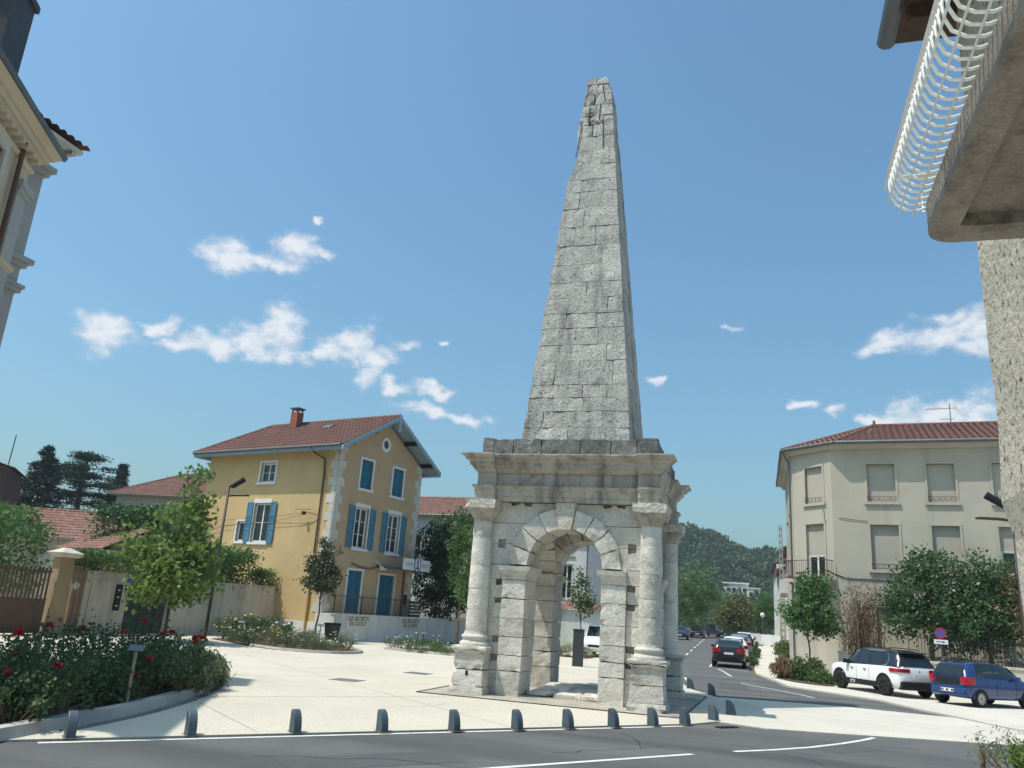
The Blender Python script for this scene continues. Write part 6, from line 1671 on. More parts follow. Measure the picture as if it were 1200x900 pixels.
rose = [(-10.7,10.6,.85,1.10,'petal_red',6),(-11.6,11.8,.95,1.05,'petal_white',3),(-11.5,14.0,.75,1.0,'petal_pink',5),(-12.3,13.4,.95,1.25,'petal_red',5),(-12.0,15.2,.85,1.15,'petal_red',8),(-13.3,15.6,1.0,1.25,'petal_pink',6),(-13.2,16.7,.75,1.05,'petal_red',10),(-14.2,17.2,.75,1.25,'petal_red',8),(-12.7,11.2,1.0,1.25,'petal_red',4),(-13.9,14.2,1.0,1.35,'petal_pink',5),(-11.6,9.2,.95,1.15,'petal_red',4),(-11.2,12.4,.6,.85,'petal_pink',2),(-10.35,9.9,.6,.7,'petal_pink',2)]
desc = ['nearest the road with red blooms','with large cream white blooms','with pink blooms beside the name stake','tall with red blooms in the middle of the bed','with several red blooms behind the name stake','tall with pink blooms under the plane tree','full of red blooms at the far end','tall with red blooms at the back by the far end','dark at the back left with few red blooms','tallest at the back with pink blooms','at the left edge with red blooms','small and low beside the kerb','low at the front left corner']
for i, (x, y, r, h, mt, k) in enumerate(rose):
    bush('rose_bush', 'rose bush '+desc[i], 'rose bush', (x,y,Z1), r, r, h*.95, 1700, .08, 'leaf_rose', 200+i, ((max(1,int(k*.65)),.13 if mt == 'petal_white' else .085,mt),), group='roses in the curved bed')
for i, (x, y, r, h) in enumerate(((-11.95,16.2,.55,.58),(-12.45,17.1,.5,.55),(-11.4,14.9,.5,.5),(-13.3,18.0,.5,.55))):
    bush('lavender_clump', ['pale green lavender clump in the middle of the kerb curve','pale lavender clump near the tip of the bed','low lavender clump closest to the name stake','lavender clump at the very tip of the rose bed'][i], 'lavender', (x,y,Z1), r, r, h, 2600, .17, 'leaf_lavender', 230+i, ((10,.03,'petal_blue'),), upright=1.4, group='lavender in the curved bed')
rng_b = random.Random(90)
def fill_bed(poly, n, mats, hr, seed, lab, fl, grp, z=.05):
    xs = [p[0] for p in poly]; ys = [p[1] for p in poly]; rd = random.Random(seed); k = 0; tries = 0; placed = []; made = []
    while k < n and tries < 900:
        tries += 1; x = rd.uniform(min(xs),max(xs)); y = rd.uniform(min(ys),max(ys)); ins = False; j = len(poly)-1
        for i in range(len(poly)):
            if (poly[i][1] > y) != (poly[j][1] > y) and x < (poly[j][0]-poly[i][0])*(y-poly[i][1])/(poly[j][1]-poly[i][1])+poly[i][0]: ins = not ins
            j = i
        if not ins or any((x-a)**2+(y-b)**2 < .34 for a, b in placed): continue
        placed.append((x,y)); r = rd.uniform(.4,.6); h = rd.uniform(*hr)
        b = bush('perennial', lab, 'plant', (x,y,z), r, r, h, 520, .10, mats[k%len(mats)], seed+k, ((rd.choice([2,4,6]),.045,fl[k%len(fl)]),), group=grp, upright=.6); k += 1
        made.append((math.atan2(x,y), b))
    tens = ['','','twenty','thirty']; ones = ['','first','second','third','fourth','fifth','sixth','seventh','eighth','ninth','tenth','eleventh','twelfth','thirteenth','fourteenth','fifteenth','sixteenth','seventeenth','eighteenth','nineteenth']
    for i, (_, b) in enumerate(sorted(made, key=lambda q: q[0])):
        q = i+1; wd = ones[q] if q < 20 else ('twentieth' if q == 20 else 'thirtieth' if q == 30 else tens[q//10]+' '+ones[q%10]); b['label'] = lab+', %s from the left' % wd
fill_bed(BED2, 30, ['leaf_bed','leaf_rose','leaf_lavender'], (.4,.8), 300, 'low flowering perennial in the bed before the yellow house', ['petal_white','petal_yellow','petal_white','petal_blue'], 'perennials before the yellow house')
fill_bed(BED3, 22, ['leaf_bed','leaf_hedge'], (.4,.8), 360, 'low green perennial in the bed under the second wall sign', ['petal_white','petal_blue'], 'perennials under the wall signs')
fill_bed(BED5, 7, ['leaf_bed','leaf_lavender'], (.4,.75), 400, 'low perennial in the bed seen through the arch', ['petal_white','petal_yellow'], 'perennials behind the arch')
bush('rose_bush', 'bushy rose with pale yellow blooms at the foot of the stained wall', 'rose bush', (-24.9,36.2,.05), 1.2,1.0,1.1, 2600, .10, 'leaf_rose', 430, ((14,.07,'petal_yellow'),))
bush('rose_bush', 'rose with cream blooms right of the street lamp base', 'rose bush', (-24.3,38.3,.05), 1.1,1.0,1.0, 2200, .10, 'leaf_rose', 431, ((10,.07,'petal_white'),))
bush('grass_clump', 'reddish ornamental grass clump by the right pavement', 'grass', (1.1,40.9,.075), .6,.6,.85, 1500, .34, 'grass_red', 440, upright=1.6)
bush('shrub', 'yellow green shrub at the foot of the small street tree', 'shrub', (1.95,40.3,.075), .75,.7,.95, 1900, .12, 'leaf_bed', 441, ((6,.05,'petal_yellow'),))
bush('shrub', 'low green shrub beside the white car', 'shrub', (2.55,39.1,.075), .6,.5,.5, 1100, .11, 'leaf_hedge', 442)
for i, (x, y) in enumerate(((1.9,62),(1.8,66.5),(1.75,71))):
    bush('pavement_shrub', ['pavement shrub nearest the corner building','pavement shrub beside the concrete pole','pavement shrub beyond the concrete pole'][i], 'shrub', (x,y,.05+gz(y)), .55,1.6,1.1, 1500, .16, 'leaf_bed', 450+i)
for i, (x, y) in enumerate(((-.35,52),(-.3,62),(-.3,72),(-.35,82))):
    bush('kerb_shrub', ['verge shrub beside the black car','verge shrub beside the white parked car','verge shrub by the third parked car','verge shrub by the last parked car'][i], 'shrub', (x,y,.05+gz(y)), .25,1.6,.55, 700, .13, 'leaf_bed', 470+i)
# bed at the lower right corner
sheet('flower_bed', [(3.55,16.3),(4.4,16.95),(5.6,17.2),(6.2,16.2),(4.6,14.6),(3.6,15.3)], .10, 'soil', rise=False)
bush('grass_clump', 'airy white flowered clump behind the wooden post at lower right', 'plant', (4.0,16.3,.1), .5,.45,.72, 520, .10, 'leaf_lavender', 480, ((16,.022,'petal_white'),), upright=1.2)
bush('shrub', 'bright yellow green shrub in the lower right corner', 'shrub', (4.35,15.75,.1), .55,.5,.62, 2600, .07, 'leaf_plane', 481)
bush('shrub', 'second light green shrub at the right frame corner', 'shrub', (4.9,16.5,.1), .6,.5,.7, 2200, .07, 'leaf_far', 482)
m = MB(); m.lathe([(.045,0),(.045,.36),(.035,.38)], (0,0), 10); o = part('wooden_post', m, 'wood_stake'); o.location = (3.56,16.45,.05); tag(o, 'short round wooden post at the lower right corner', 'post')
# ------------------------------------------------------------------ bollards
def bollard_mesh():
    m = MB(); n = 10; W, H, Th = .235, .345, .13
    prof = [(-W/2,0),(-W/2,H*.9),(-W/2+.02,H*.985),(-W/2+.055,H)]
    for k in range(1,n+1):
        a = math.pi/2*k/n; prof.append((-W/2+.055+(W-.055)*math.sin(a), H*math.cos(a)*.97 if k < n else 0.0))
    m.prism(prof, lambda a,b,d: (a,d,b), -Th/2, Th/2)
    return m.mesh('bollard')
BP = [(-9.28,9.94),(-8.23,11.18),(-7.2,12.45),(-6.18,13.55),(-5.24,14.55),(-4.36,15.55),(-3.6,16.5),(-2.87,17.46),(-2.19,18.4),(-1.59,19.19),(-1.06,20.61),(-.72,22.2),(-2.3,29.8),(-1.5,28.1)]
NUM = ['first','second','third','fourth','fifth','sixth','seventh','eighth','ninth','tenth']
bme = bollard_mesh(); bme.materials.append(MATS['bollard_grey'])
for i, (x, y) in enumerate(BP):
    T = thing('bollard', ('low quarter round grey bollard, %s from the left in the row' % NUM[i]) if i < 10 else ['bollard on the crossing corner, just right of the long row','bollard at the right end beside the monument shadow','farther bollard on the street edge behind the monument','nearer bollard on the street edge behind the monument'][i-10], 'bollard', (x,y,.024), R(141)+math.pi if i < 11 else R(175)+math.pi, 'quarter round bollards')
    b = link('body', bme, None, T); bevel(b, .012, 2)
    m = MB(); m.box(-.14,.14,-.09,.09,-.012,.004); part('foot_plate', m, 'kerb_grey', T)

# ------------------------------------------------------------------ plant name stakes, bins, stakes
def name_stake(loc, H, rz, label, w=.13, wood='wood_pale'):
    T = thing('name_stake', label, 'sign', loc, rz, 'plant name stakes')
    m = MB(); m.box(-.022,.022,-.014,.014,0,H); part('stake', m, wood, T)
    m = MB(); m.hexa([(-w,-.10,H-.03),(w,-.10,H-.03),(w,.09,H+.06),(-w,.09,H+.06),(-w,-.105,H-.018),(w,-.105,H-.018),(w,.085,H+.072),(-w,.085,H+.072)]); part('plate', m, 'zinc', T)
name_stake((-10.55,12.45,.1), .95, R(25), 'pale wooden stake with a small slanted plate in the rose bed')
name_stake((-23.2,34.0,.05), .8, R(30), 'short stake with slanted plate beside the street lamp', .15)
name_stake((-20.5,36.6,.05), .85, R(30), 'dark stake with slanted plate before the litter bin', .15, 'post_grey')
name_stake((-15.6,37.9,.05), .8, R(20), 'dark stake with slanted plate under the second wall sign', .15, 'post_grey')
name_stake((-13.4,18.2,.1), .75, R(25), 'small dark stake at the tip of the rose bed', .08, 'post_grey')
def bin_():
    T = thing('litter_bin', 'dark green litter bin standing against the low white wall', 'bin', (-21.35,39.35,.03), R(76))
    m = MB(); m.hexa([(-.26,-.2,.1),(.26,-.2,.1),(.26,.2,.1),(-.26,.2,.1),(-.34,-.27,.88),(.34,-.27,.88),(.34,.27,.88),(-.34,.27,.88)]); o = part('body', m, 'gate_green', T); bevel(o,.02)
    m = MB(); m.hexa([(-.37,-.3,.88),(.37,-.3,.88),(.37,.3,.88),(-.37,.3,.88),(-.33,-.26,.96),(.33,-.26,.96),(.33,.26,.96),(-.33,.26,.96)]); part('rim', m, 'iron_dark', T)
    m = MB(); m.box(-.05,.05,-.05,.05,0,.1); part('foot', m, 'iron_dark', T)
bin_()
def tree_stakes():
    T = thing('tree_stakes', 'three wooden stakes with cross bars holding the young tree', 'stakes', (-13.9,39.4,.03))
    for (x,y) in ((-.45,-.3),(.45,-.3),(0,.5)): m = MB(); m.tube([(x,y,0),(x*.9,y*.9,1.75)], .035, 6); part('stake', m, 'wood_stake', T)
    m = MB(); m.box(-.5,.5,-.34,-.27,1.5,1.64); part('cross_bar', m, 'wood_stake', T)
    m = MB(); m.hexa([(.40,-.32,1.38),(.47,-.32,1.38),(.05,.5,1.38),(-.03,.5,1.38),(.40,-.32,1.5),(.47,-.32,1.5),(.05,.5,1.5),(-.03,.5,1.5)]); part('cross_bar', m, 'wood_stake', T)
tree_stakes()

# ------------------------------------------------------------------ boundary wall with railing behind the cars
def boundary():
    A = np.array((3.95,42.8)); B = np.array((16.5,41.0)); L = float(np.linalg.norm(B-A)); ang = math.atan2(*(B-A)[::-1])
    T = thing('boundary_wall', 'low rendered wall with coping behind the white and blue cars', 'wall', (*A,.04), ang)
    m = MB(); m.box(0,L,0,.25,0,1.12); part('wall', m, 'wall_render', T)
    m = MB(); m.box(-.03,L,-.05,.3,1.12,1.22); part('coping', m, 'wall_render', T)
    m = MB(); m.box(-.4,.0,-.04,.30,0,1.28); m.box(-.44,.04,-.08,.34,1.28,1.36); part('end_pier', m, 'wall_render', T)
    F = thing('garden_railing', 'dark upright garden railing on the wall under the dark trees', 'railing', (*A,.04), ang)
    m = MB(); m.box(3.0,L,.10,.14,2.18,2.22); m.box(3.0,L,.10,.14,1.36,1.40); part('rails', m, 'iron_dark', F)
    m = MB()
    for k in range(int((L-3)/.13)): x = 3.03+k*.13; m.box(x,x+.022,.11,.132,1.22,2.32)
    o = part('bars', m, 'iron_dark', F); o['kind'] = 'stuff'
    m = MB(); m.box(7.2,7.32,-.02,.1,0,2.9); o = part('post', m, 'iron_brown', F)
boundary()
def no_stop_sign():
    T = thing('no_stopping_sign', 'round red and blue no stopping sign with small plate on a grey post', 'sign', (7.2,38.6,.05), R(-8))
    m = MB(); m.tube([(0,0,0),(0,0,2.62)], .03, 8); part('post', m, 'zinc', T)
    n = 24; mp = lambda a,b,d: (a,-d,b+2.42)
    m = MB(); m.prism([(.22*math.cos(2*math.pi*k/n),.22*math.sin(2*math.pi*k/n)) for k in range(n)], mp, .035, .05); d = part('disc', m, 'sign_face_blue', T)
    m = MB()
    for k in range(n):
        a0,a1 = 2*math.pi*k/n, 2*math.pi*(k+1)/n
        m.prism([(.22*math.cos(a0),.22*math.sin(a0)),(.22*math.cos(a1),.22*math.sin(a1)),(.175*math.cos(a1),.175*math.sin(a1)),(.175*math.cos(a0),.175*math.sin(a0))], mp, .052, .056)
    for s in (1,-1): m.prism([(-.135*s,.115),(-.115*s,.135),(.135*s,-.115),(.115*s,-.135)], mp, .052, .055+.001*s)
    part('red_cross', m, 'sign_red', d)
    m = MB(); m.box(-.26,.26,-.05,-.035,1.98,2.16); part('plate', m, 'sign_white', T)
    m = MB(); m.prism([(.06,2.03),(.18,2.07),(.06,2.11)], lambda a,b,d: (a,-d,b), .051, .053); m.prism([(-.18,2.055),(.06,2.055),(.06,2.085),(-.18,2.085)], lambda a,b,d: (a,-d,b), .051, .0525); part('arrow', m, 'sign_text', T)
no_stop_sign()

# ------------------------------------------------------------------ far street
def far_street():
    P = thing('concrete_pole', 'tall square concrete utility pole with open steps', 'pole', (1.78,70,.05+gz(70)))
    m = MB()
    for s in (-1,1): m.hexa([(s*.17-.05,-.10,0),(s*.17+.05,-.10,0),(s*.17+.05,.10,0),(s*.17-.05,.10,0),(s*.09-.04,-.08,10.2),(s*.09+.04,-.08,10.2),(s*.09+.04,.08,10.2),(s*.09-.04,.08,10.2)])
    part('shaft', m, 'concrete_pole', P)
    for k in range(19): z = .25+k*.53; w = .17-.08*z/10.2; m = MB(); m.box(-w,w,-.07,.07,z,z+.16); part('web', m, 'concrete_pole', P)
    for i, (y0, y1, x, h, mat, lb) in enumerate(((60,72,2.75,7.2,'facade_cream','narrow cream house front beyond the corner building'),(72,86,2.55,8.6,'white_render','white house front beside the concrete pole'),(86,100,2.3,7.6,'wall_render','grey white house front farther down the street'),(100,122,2.0,9.0,'white_render','tall pale house front at the far right of the street'))):
        T = thing('row_house', lb, 'house', (x,y0,.05+gz(y0)), 0, 'houses along the right pavement')
        L = y1-y0; S = lambda t,z,d: (-d, L-t, z)
        wins = [(1+3.2*k,2.1+3.2*k,z,z+1.7) for k in range(int(L/3.2)) for z in (1.0,4.2)]
        m = MB(); facade(m, S, L, 0, h, wins, .18); m.quad((0,0,0),(9,0,0),(9,0,h),(0,0,h)); m.quad((9,0,0),(9,L,0),(9,L,h),(9,0,h)); part('wall', m, mat, T)
        for o in wins:
            m = MB(); m.quad(S(o[0],o[2],-.15),S(o[1],o[2],-.15),S(o[1],o[3],-.15),S(o[0],o[3],-.15)); w = part('window', m, 'glass_dark', T)
            m = MB(); mbox(m, S, o[0]-.1,o[1]+.1,o[2]-.1,o[2],0,.08); part('sill', m, 'stone_trim', w)
        m = MB(); tile_plane(m, lambda u,v,h_: (-.45+v*.93, u, h+v*.36+h_), [(0,0),(L,0),(L,5),(0,5)], .34, .42, .07, .03); part('roof', m, 'roof_tile', T)
        m = MB(); m.tube([(-.5,0,h-.02),(-.5,L,h-.02)], .08, 6); part('gutter', m, 'zinc', T)
    A = thing('awning', 'red striped awning on the house front behind the concrete pole', 'awning', (2.5,74.0,7.2))
    for k in range(6):
        m = MB(); y = k*.35; m.hexa([(-.9,y,-.75),(-.9,y+.34,-.75),(0,y+.34,.35),(0,y,.35),(-.9,y,-.72),(-.9,y+.34,-.72),(0,y+.34,.38),(0,y,.38)]); part('stripe', m, 'sign_red' if k%2 == 0 else 'sign_white', A)
    B = thing('street_balcony', 'grey balcony box on the house front behind the concrete pole', 'balcony', (1.5,62.5,4.6))
    m = MB(); m.box(0,1.2,0,3.2,0,.15); part('slab', m, 'concrete_pole', B); m = MB(); m.box(0,.04,0,3.2,.15,1.1); m.box(0,1.2,-.02,.02,.15,1.1); part('panel', m, 'white_render', B)
    # white site barriers and a low street light far away
    for i, (x, y) in enumerate(((-.3,91),(.7,91.4),(1.7,91.8))):
        T = thing('site_barrier', ['white barrier panel nearest the parked cars','middle white barrier panel on the far pavement','white barrier panel nearest the house fronts'][i], 'barrier', (x,y,.05+gz(y)), R(20 if i == 0 else -10), 'white barriers')
        m = MB(); m.box(-.5,.5,-.02,.02,.15,1.15); part('panel', m, 'sign_white', T)
        for s in (-.45,.45): m = MB(); m.box(s-.03,s+.03,-.25,.25,0,.15); part('foot', m, 'kerb_grey', T)
    T = thing('globe_light', 'short pedestrian light post far down the right pavement', 'street lamp', (.35,100,.05+gz(100)))
    m = MB(); m.tube([(0,0,0),(0,0,2.9)], .06, 8); part('post', m, 'zinc', T); m = MB(); m.lathe([(.05,2.9),(.22,3.05),(.25,3.2),(.18,3.38),(.03,3.45)], (0,0), 12); part('globe', m, 'sign_white', T)
    T = thing('signal_post', 'thin pale post beside the cars on the left side', 'post', (-8.3,88,gz(88)))
    m = MB(); m.tube([(0,0,0),(0,0,4.2)], .07, 8); part('post', m, 'concrete_pole', T); m = MB(); m.box(-.12,.12,-.1,.1,3.5,4.3); part('head', m, 'sign_white', T)
    # far white building below the hill
    T = thing('far_building', 'distant white flat roofed building below the wooded hill', 'building', (-10.3,262,.0), 0)
    G = lambda t,z,d: (t,-d,z); wins = [(.8+1.6*k,2.0+1.6*k,z,z+1.3) for k in range(4) for z in (10.6,12.7)]
    m = MB(); facade(m, G, 7.2, 0, 15.2, wins, .3); m.quad((7.2,0,0),(7.2,8,0),(7.2,8,15.2),(7.2,0,15.2)); m.quad((0,0,15.2),(7.2,0,15.2),(7.2,8,15.2),(0,8,15.2)); part('wall', m, 'white_render', T)
    for o in wins: m = MB(); m.quad(G(o[0],o[2],-.25),G(o[1],o[2],-.25),G(o[1],o[3],-.25),G(o[0],o[3],-.25)); part('window', m, 'glass_dark', T)
    m = MB(); m.box(-.3,7.5,-.3,8,15.2,15.6); part('roof', m, 'white_paint', T)
    T = thing('far_building', 'second distant pale building peeping between trees under the hill', 'building', (-3.2,258,0), 0)
    m = MB(); m.box(0,3.6,0,8,0,13.8); part('wall', m, 'white_render', T)
    for z in (9.4,11.6): m = MB(); m.box(.5,3.1,-.05,.02,z,z+1.2); part('window', m, 'glass_dark', T)
    m = MB(); m.box(-.2,3.8,-.2,8,13.8,14.1); part('roof', m, 'white_paint', T)
far_street()
# ------------------------------------------------------------------ vehicles
def make_car(name, label, loc, rz, st, paint, trim, wheelbase, track, tyre_r, roof_mat=None, glass='car_glass', rim='alloy', lights='suv', cladding=False, detail=True, group=None, roof_front=1.2):
    """st: stations (x, half_width, z_bottom, z_belt, z_top, half_top) from rear to front"""
    T = thing(name, label, 'car', loc, rz, group)
    S = st; NX = []
    # interpolate stations smoothly
    xs = [s[0] for s in S]; fine = []
    N = 40 if detail else 22
    for i in range(N+1):
        x = xs[0]+(xs[-1]-xs[0])*i/N; fine.append(x)
    for s in S: fine.append(s[0])
    fine = sorted(set(round(x,4) for x in fine))
    def it(x, k): return float(np.interp(x, xs, [s[k] for s in S]))
    rows = []
    for x in fine:
        w, zb, ze, zt, ht = (it(x,k) for k in (1,2,3,4,5))
        zm = zb+(ze-zb)*.45
        pts = [(0,zb),(w*.80,zb),(w*.955,zb+.05),(w*.995,zb+(zm-zb)*.6),(w,zm+.06),(w*.985,ze-.09),(w*.95,ze)]
        cab = zt-ze
        pts += [(w*.95+(ht-w*.95)*.5, ze+cab*.55),(ht, ze+cab*.90),(ht*.93, zt-.012),(ht*.6, zt),(0,zt+.008)]
        rows.append([(x,y,z) for y,z in pts])
    k = len(rows[0]); m = MB()
    for sgn in (1,-1):
        o = len(m.v)
        for r_ in rows: m.v.extend([(x,y*sgn,z) for x,y,z in r_])
        for i in range(len(rows)-1):
            for j in range(k-1):
                q = (o+i*k+j, o+(i+1)*k+j, o+(i+1)*k+j+1, o+i*k+j+1); m.f.append(q if sgn < 0 else tuple(reversed(q)))
        for i, rev in ((0,1),(len(rows)-1,0)):
            f = tuple(o+i*k+j for j in range(k)); m.f.append(f if (rev == 0) == (sgn > 0) else tuple(reversed(f)))
    body = part('body', m, paint, T)
    if roof_mat:
        body.data.materials.append(MATS[roof_mat]); hk = (len(rows)-1)*(k-1)
        for p_ in body.data.polygons:
            if len(p_.vertices) == 4:
                c = p_.center
                if c.z > it(c.x,3)+.015 and st[2][0]-.10 < c.x < roof_front: p_.material_index = 1
    body.data.polygons.foreach_set('use_smooth',[True]*len(body.data.polygons))
    # surface point helpers for glass panels laid a few mm proud of the shell
    def side(x, f, off=.006):
        w, zb, ze, zt, ht = (it(x,q) for q in (1,2,3,4,5)); cab = zt-ze
        a = np.array([w*.95, ze]); b_ = np.array([w*.95+(ht-w*.95)*.5, ze+cab*.55]); c = np.array([ht, ze+cab*.90])
        p = a+(b_-a)*(f/.55) if f <= .55 else b_+(c-b_)*((f-.55)/.35)
        return p[0]+off, p[1]+off*.3
    def side_glass(x0, x1, f0=.06, f1=.86, x0t=None, x1t=None, nm='side_window', mat=glass, off=.006):
        x0t = x0 if x0t is None else x0t; x1t = x1 if x1t is None else x1t
        for sgn in (1,-1):
            m = MB(); n = 6; v = 4; o = 0
            for i in range(n+1):
                for j in range(v+1):
                    f = f0+(f1-f0)*j/v; xx = (x0+(x1-x0)*i/n)*(1-j/v)+(x0t+(x1t-x0t)*i/n)*(j/v); y, z = side(xx, f, off); m.v.append((xx,y*sgn,z))
            for i in range(n):
                for j in range(v):
                    q = (i*(v+1)+j,(i+1)*(v+1)+j,(i+1)*(v+1)+j+1,i*(v+1)+j+1); m.f.append(q if sgn < 0 else tuple(reversed(q)))
            part(nm, m, mat, T, True)
    def end_glass(pts, nm, mat=glass):
        """pts: (x, half_width, z) lines from bottom to top"""
        m = MB(); n = 8
        for (x,w,z) in pts:
            for i in range(n+1): yy = -w+2*w*i/n; m.v.append((x+(.022 if x > 0 else -.022), yy, z+.006))
        for a in range(len(pts)-1):
            for i in range(n): m.f.append((a*(n+1)+i,a*(n+1)+i+1,(a+1)*(n+1)+i+1,(a+1)*(n+1)+i))
        part(nm, m, mat, T, True)
    # wheels
    for sx in (-1,1):
        for sy in (-1,1):
            cx = sx*wheelbase/2; cy = sy*track/2
            yo = cy+sy*.10; n = 24
            m = MB(); pr = [(tyre_r*.62,-.105),(tyre_r*.93,-.105),(tyre_r,-.07),(tyre_r,.07),(tyre_r*.93,.105),(tyre_r*.62,.105)]
            for (r_, yy) in pr:
                for q in range(n): a = 2*math.pi*q/n; m.v.append((cx+r_*math.cos(a), cy+yy, tyre_r+r_*math.sin(a)))
            for a in range(len(pr)-1):
                for q in range(n): m.f.append((a*n+q,a*n+(q+1)%n,(a+1)*n+(q+1)%n,(a+1)*n+q))
            w = part('wheel', m, 'tyre', T, True)
            m = MB(); R0 = tyre_r*.63
            for q in range(n): a = 2*math.pi*q/n; m.v.append((cx+R0*math.cos(a), cy+sy*.05, tyre_r+R0*math.sin(a)))
            m.f.append(tuple(range(n))); part('hub', m, 'plastic_black', w)
            ns = 9 if rim == 'alloy' else 5; m = MB()
            for q in range(ns):
                a = 2*math.pi*q/ns; da = math.pi/ns*.48
                m.prism([(.04*math.cos(a-.8),.04*math.sin(a-.8)),(R0*math.cos(a-da),R0*math.sin(a-da)),(R0*math.cos(a+da),R0*math.sin(a+da)),(.04*math.cos(a+.8),.04*math.sin(a+.8))], lambda A,B,d: (cx+A, cy+sy*d, tyre_r+B), .055, .098)
            for q in range(n):
                a0,a1 = 2*math.pi*q/n,2*math.pi*(q+1)/n
                m.prism([(R0*math.cos(a0),R0*math.sin(a0)),(R0*math.cos(a1),R0*math.sin(a1)),(R0*.88*math.cos(a1),R0*.88*math.sin(a1)),(R0*.88*math.cos(a0),R0*.88*math.sin(a0))], lambda A,B,d: (cx+A, cy+sy*d, tyre_r+B), .05, .107)
            part('rim', m, rim, w)
            # black disc painted in for the shaded wheel well, and the lip round it
            m = MB(); R1 = tyre_r*1.16; R2 = tyre_r*(1.30 if cladding else 1.19); wy = it(cx,1)
            arc = [(cx+R1*math.cos(math.pi*q/16), tyre_r*.98+R1*math.sin(math.pi*q/16)) for q in range(17)]
            m.prism(arc, lambda A,B,d: (A, sy*d, B), wy*.80, wy+.006); part('wheel_well_shade', m, 'plastic_black', T)
            m = MB()
            for q in range(16):
                a0,a1 = math.pi*q/16, math.pi*(q+1)/16
                m.prism([(cx+R1*math.cos(a0),tyre_r*.98+R1*math.sin(a0)),(cx+R2*math.cos(a0),tyre_r*.98+R2*math.sin(a0)),(cx+R2*math.cos(a1),tyre_r*.98+R2*math.sin(a1)),(cx+R1*math.cos(a1),tyre_r*.98+R1*math.sin(a1))], lambda A,B,d: (A, sy*d, B), wy-.05, wy+.014)
            part('arch_trim', m, 'plastic_black' if cladding else paint, T)
            if False: pass
    return T, side_glass, end_glass, it, side

def pts_box(T, nm, mat, c, s, bev=.01):
    m = MB(); m.box(c[0]-s[0]/2,c[0]+s[0]/2,c[1]-s[1]/2,c[1]+s[1]/2,c[2]-s[2]/2,c[2]+s[2]/2); o = part(nm, m, mat, T)
    if bev: bevel(o, bev)
    return o

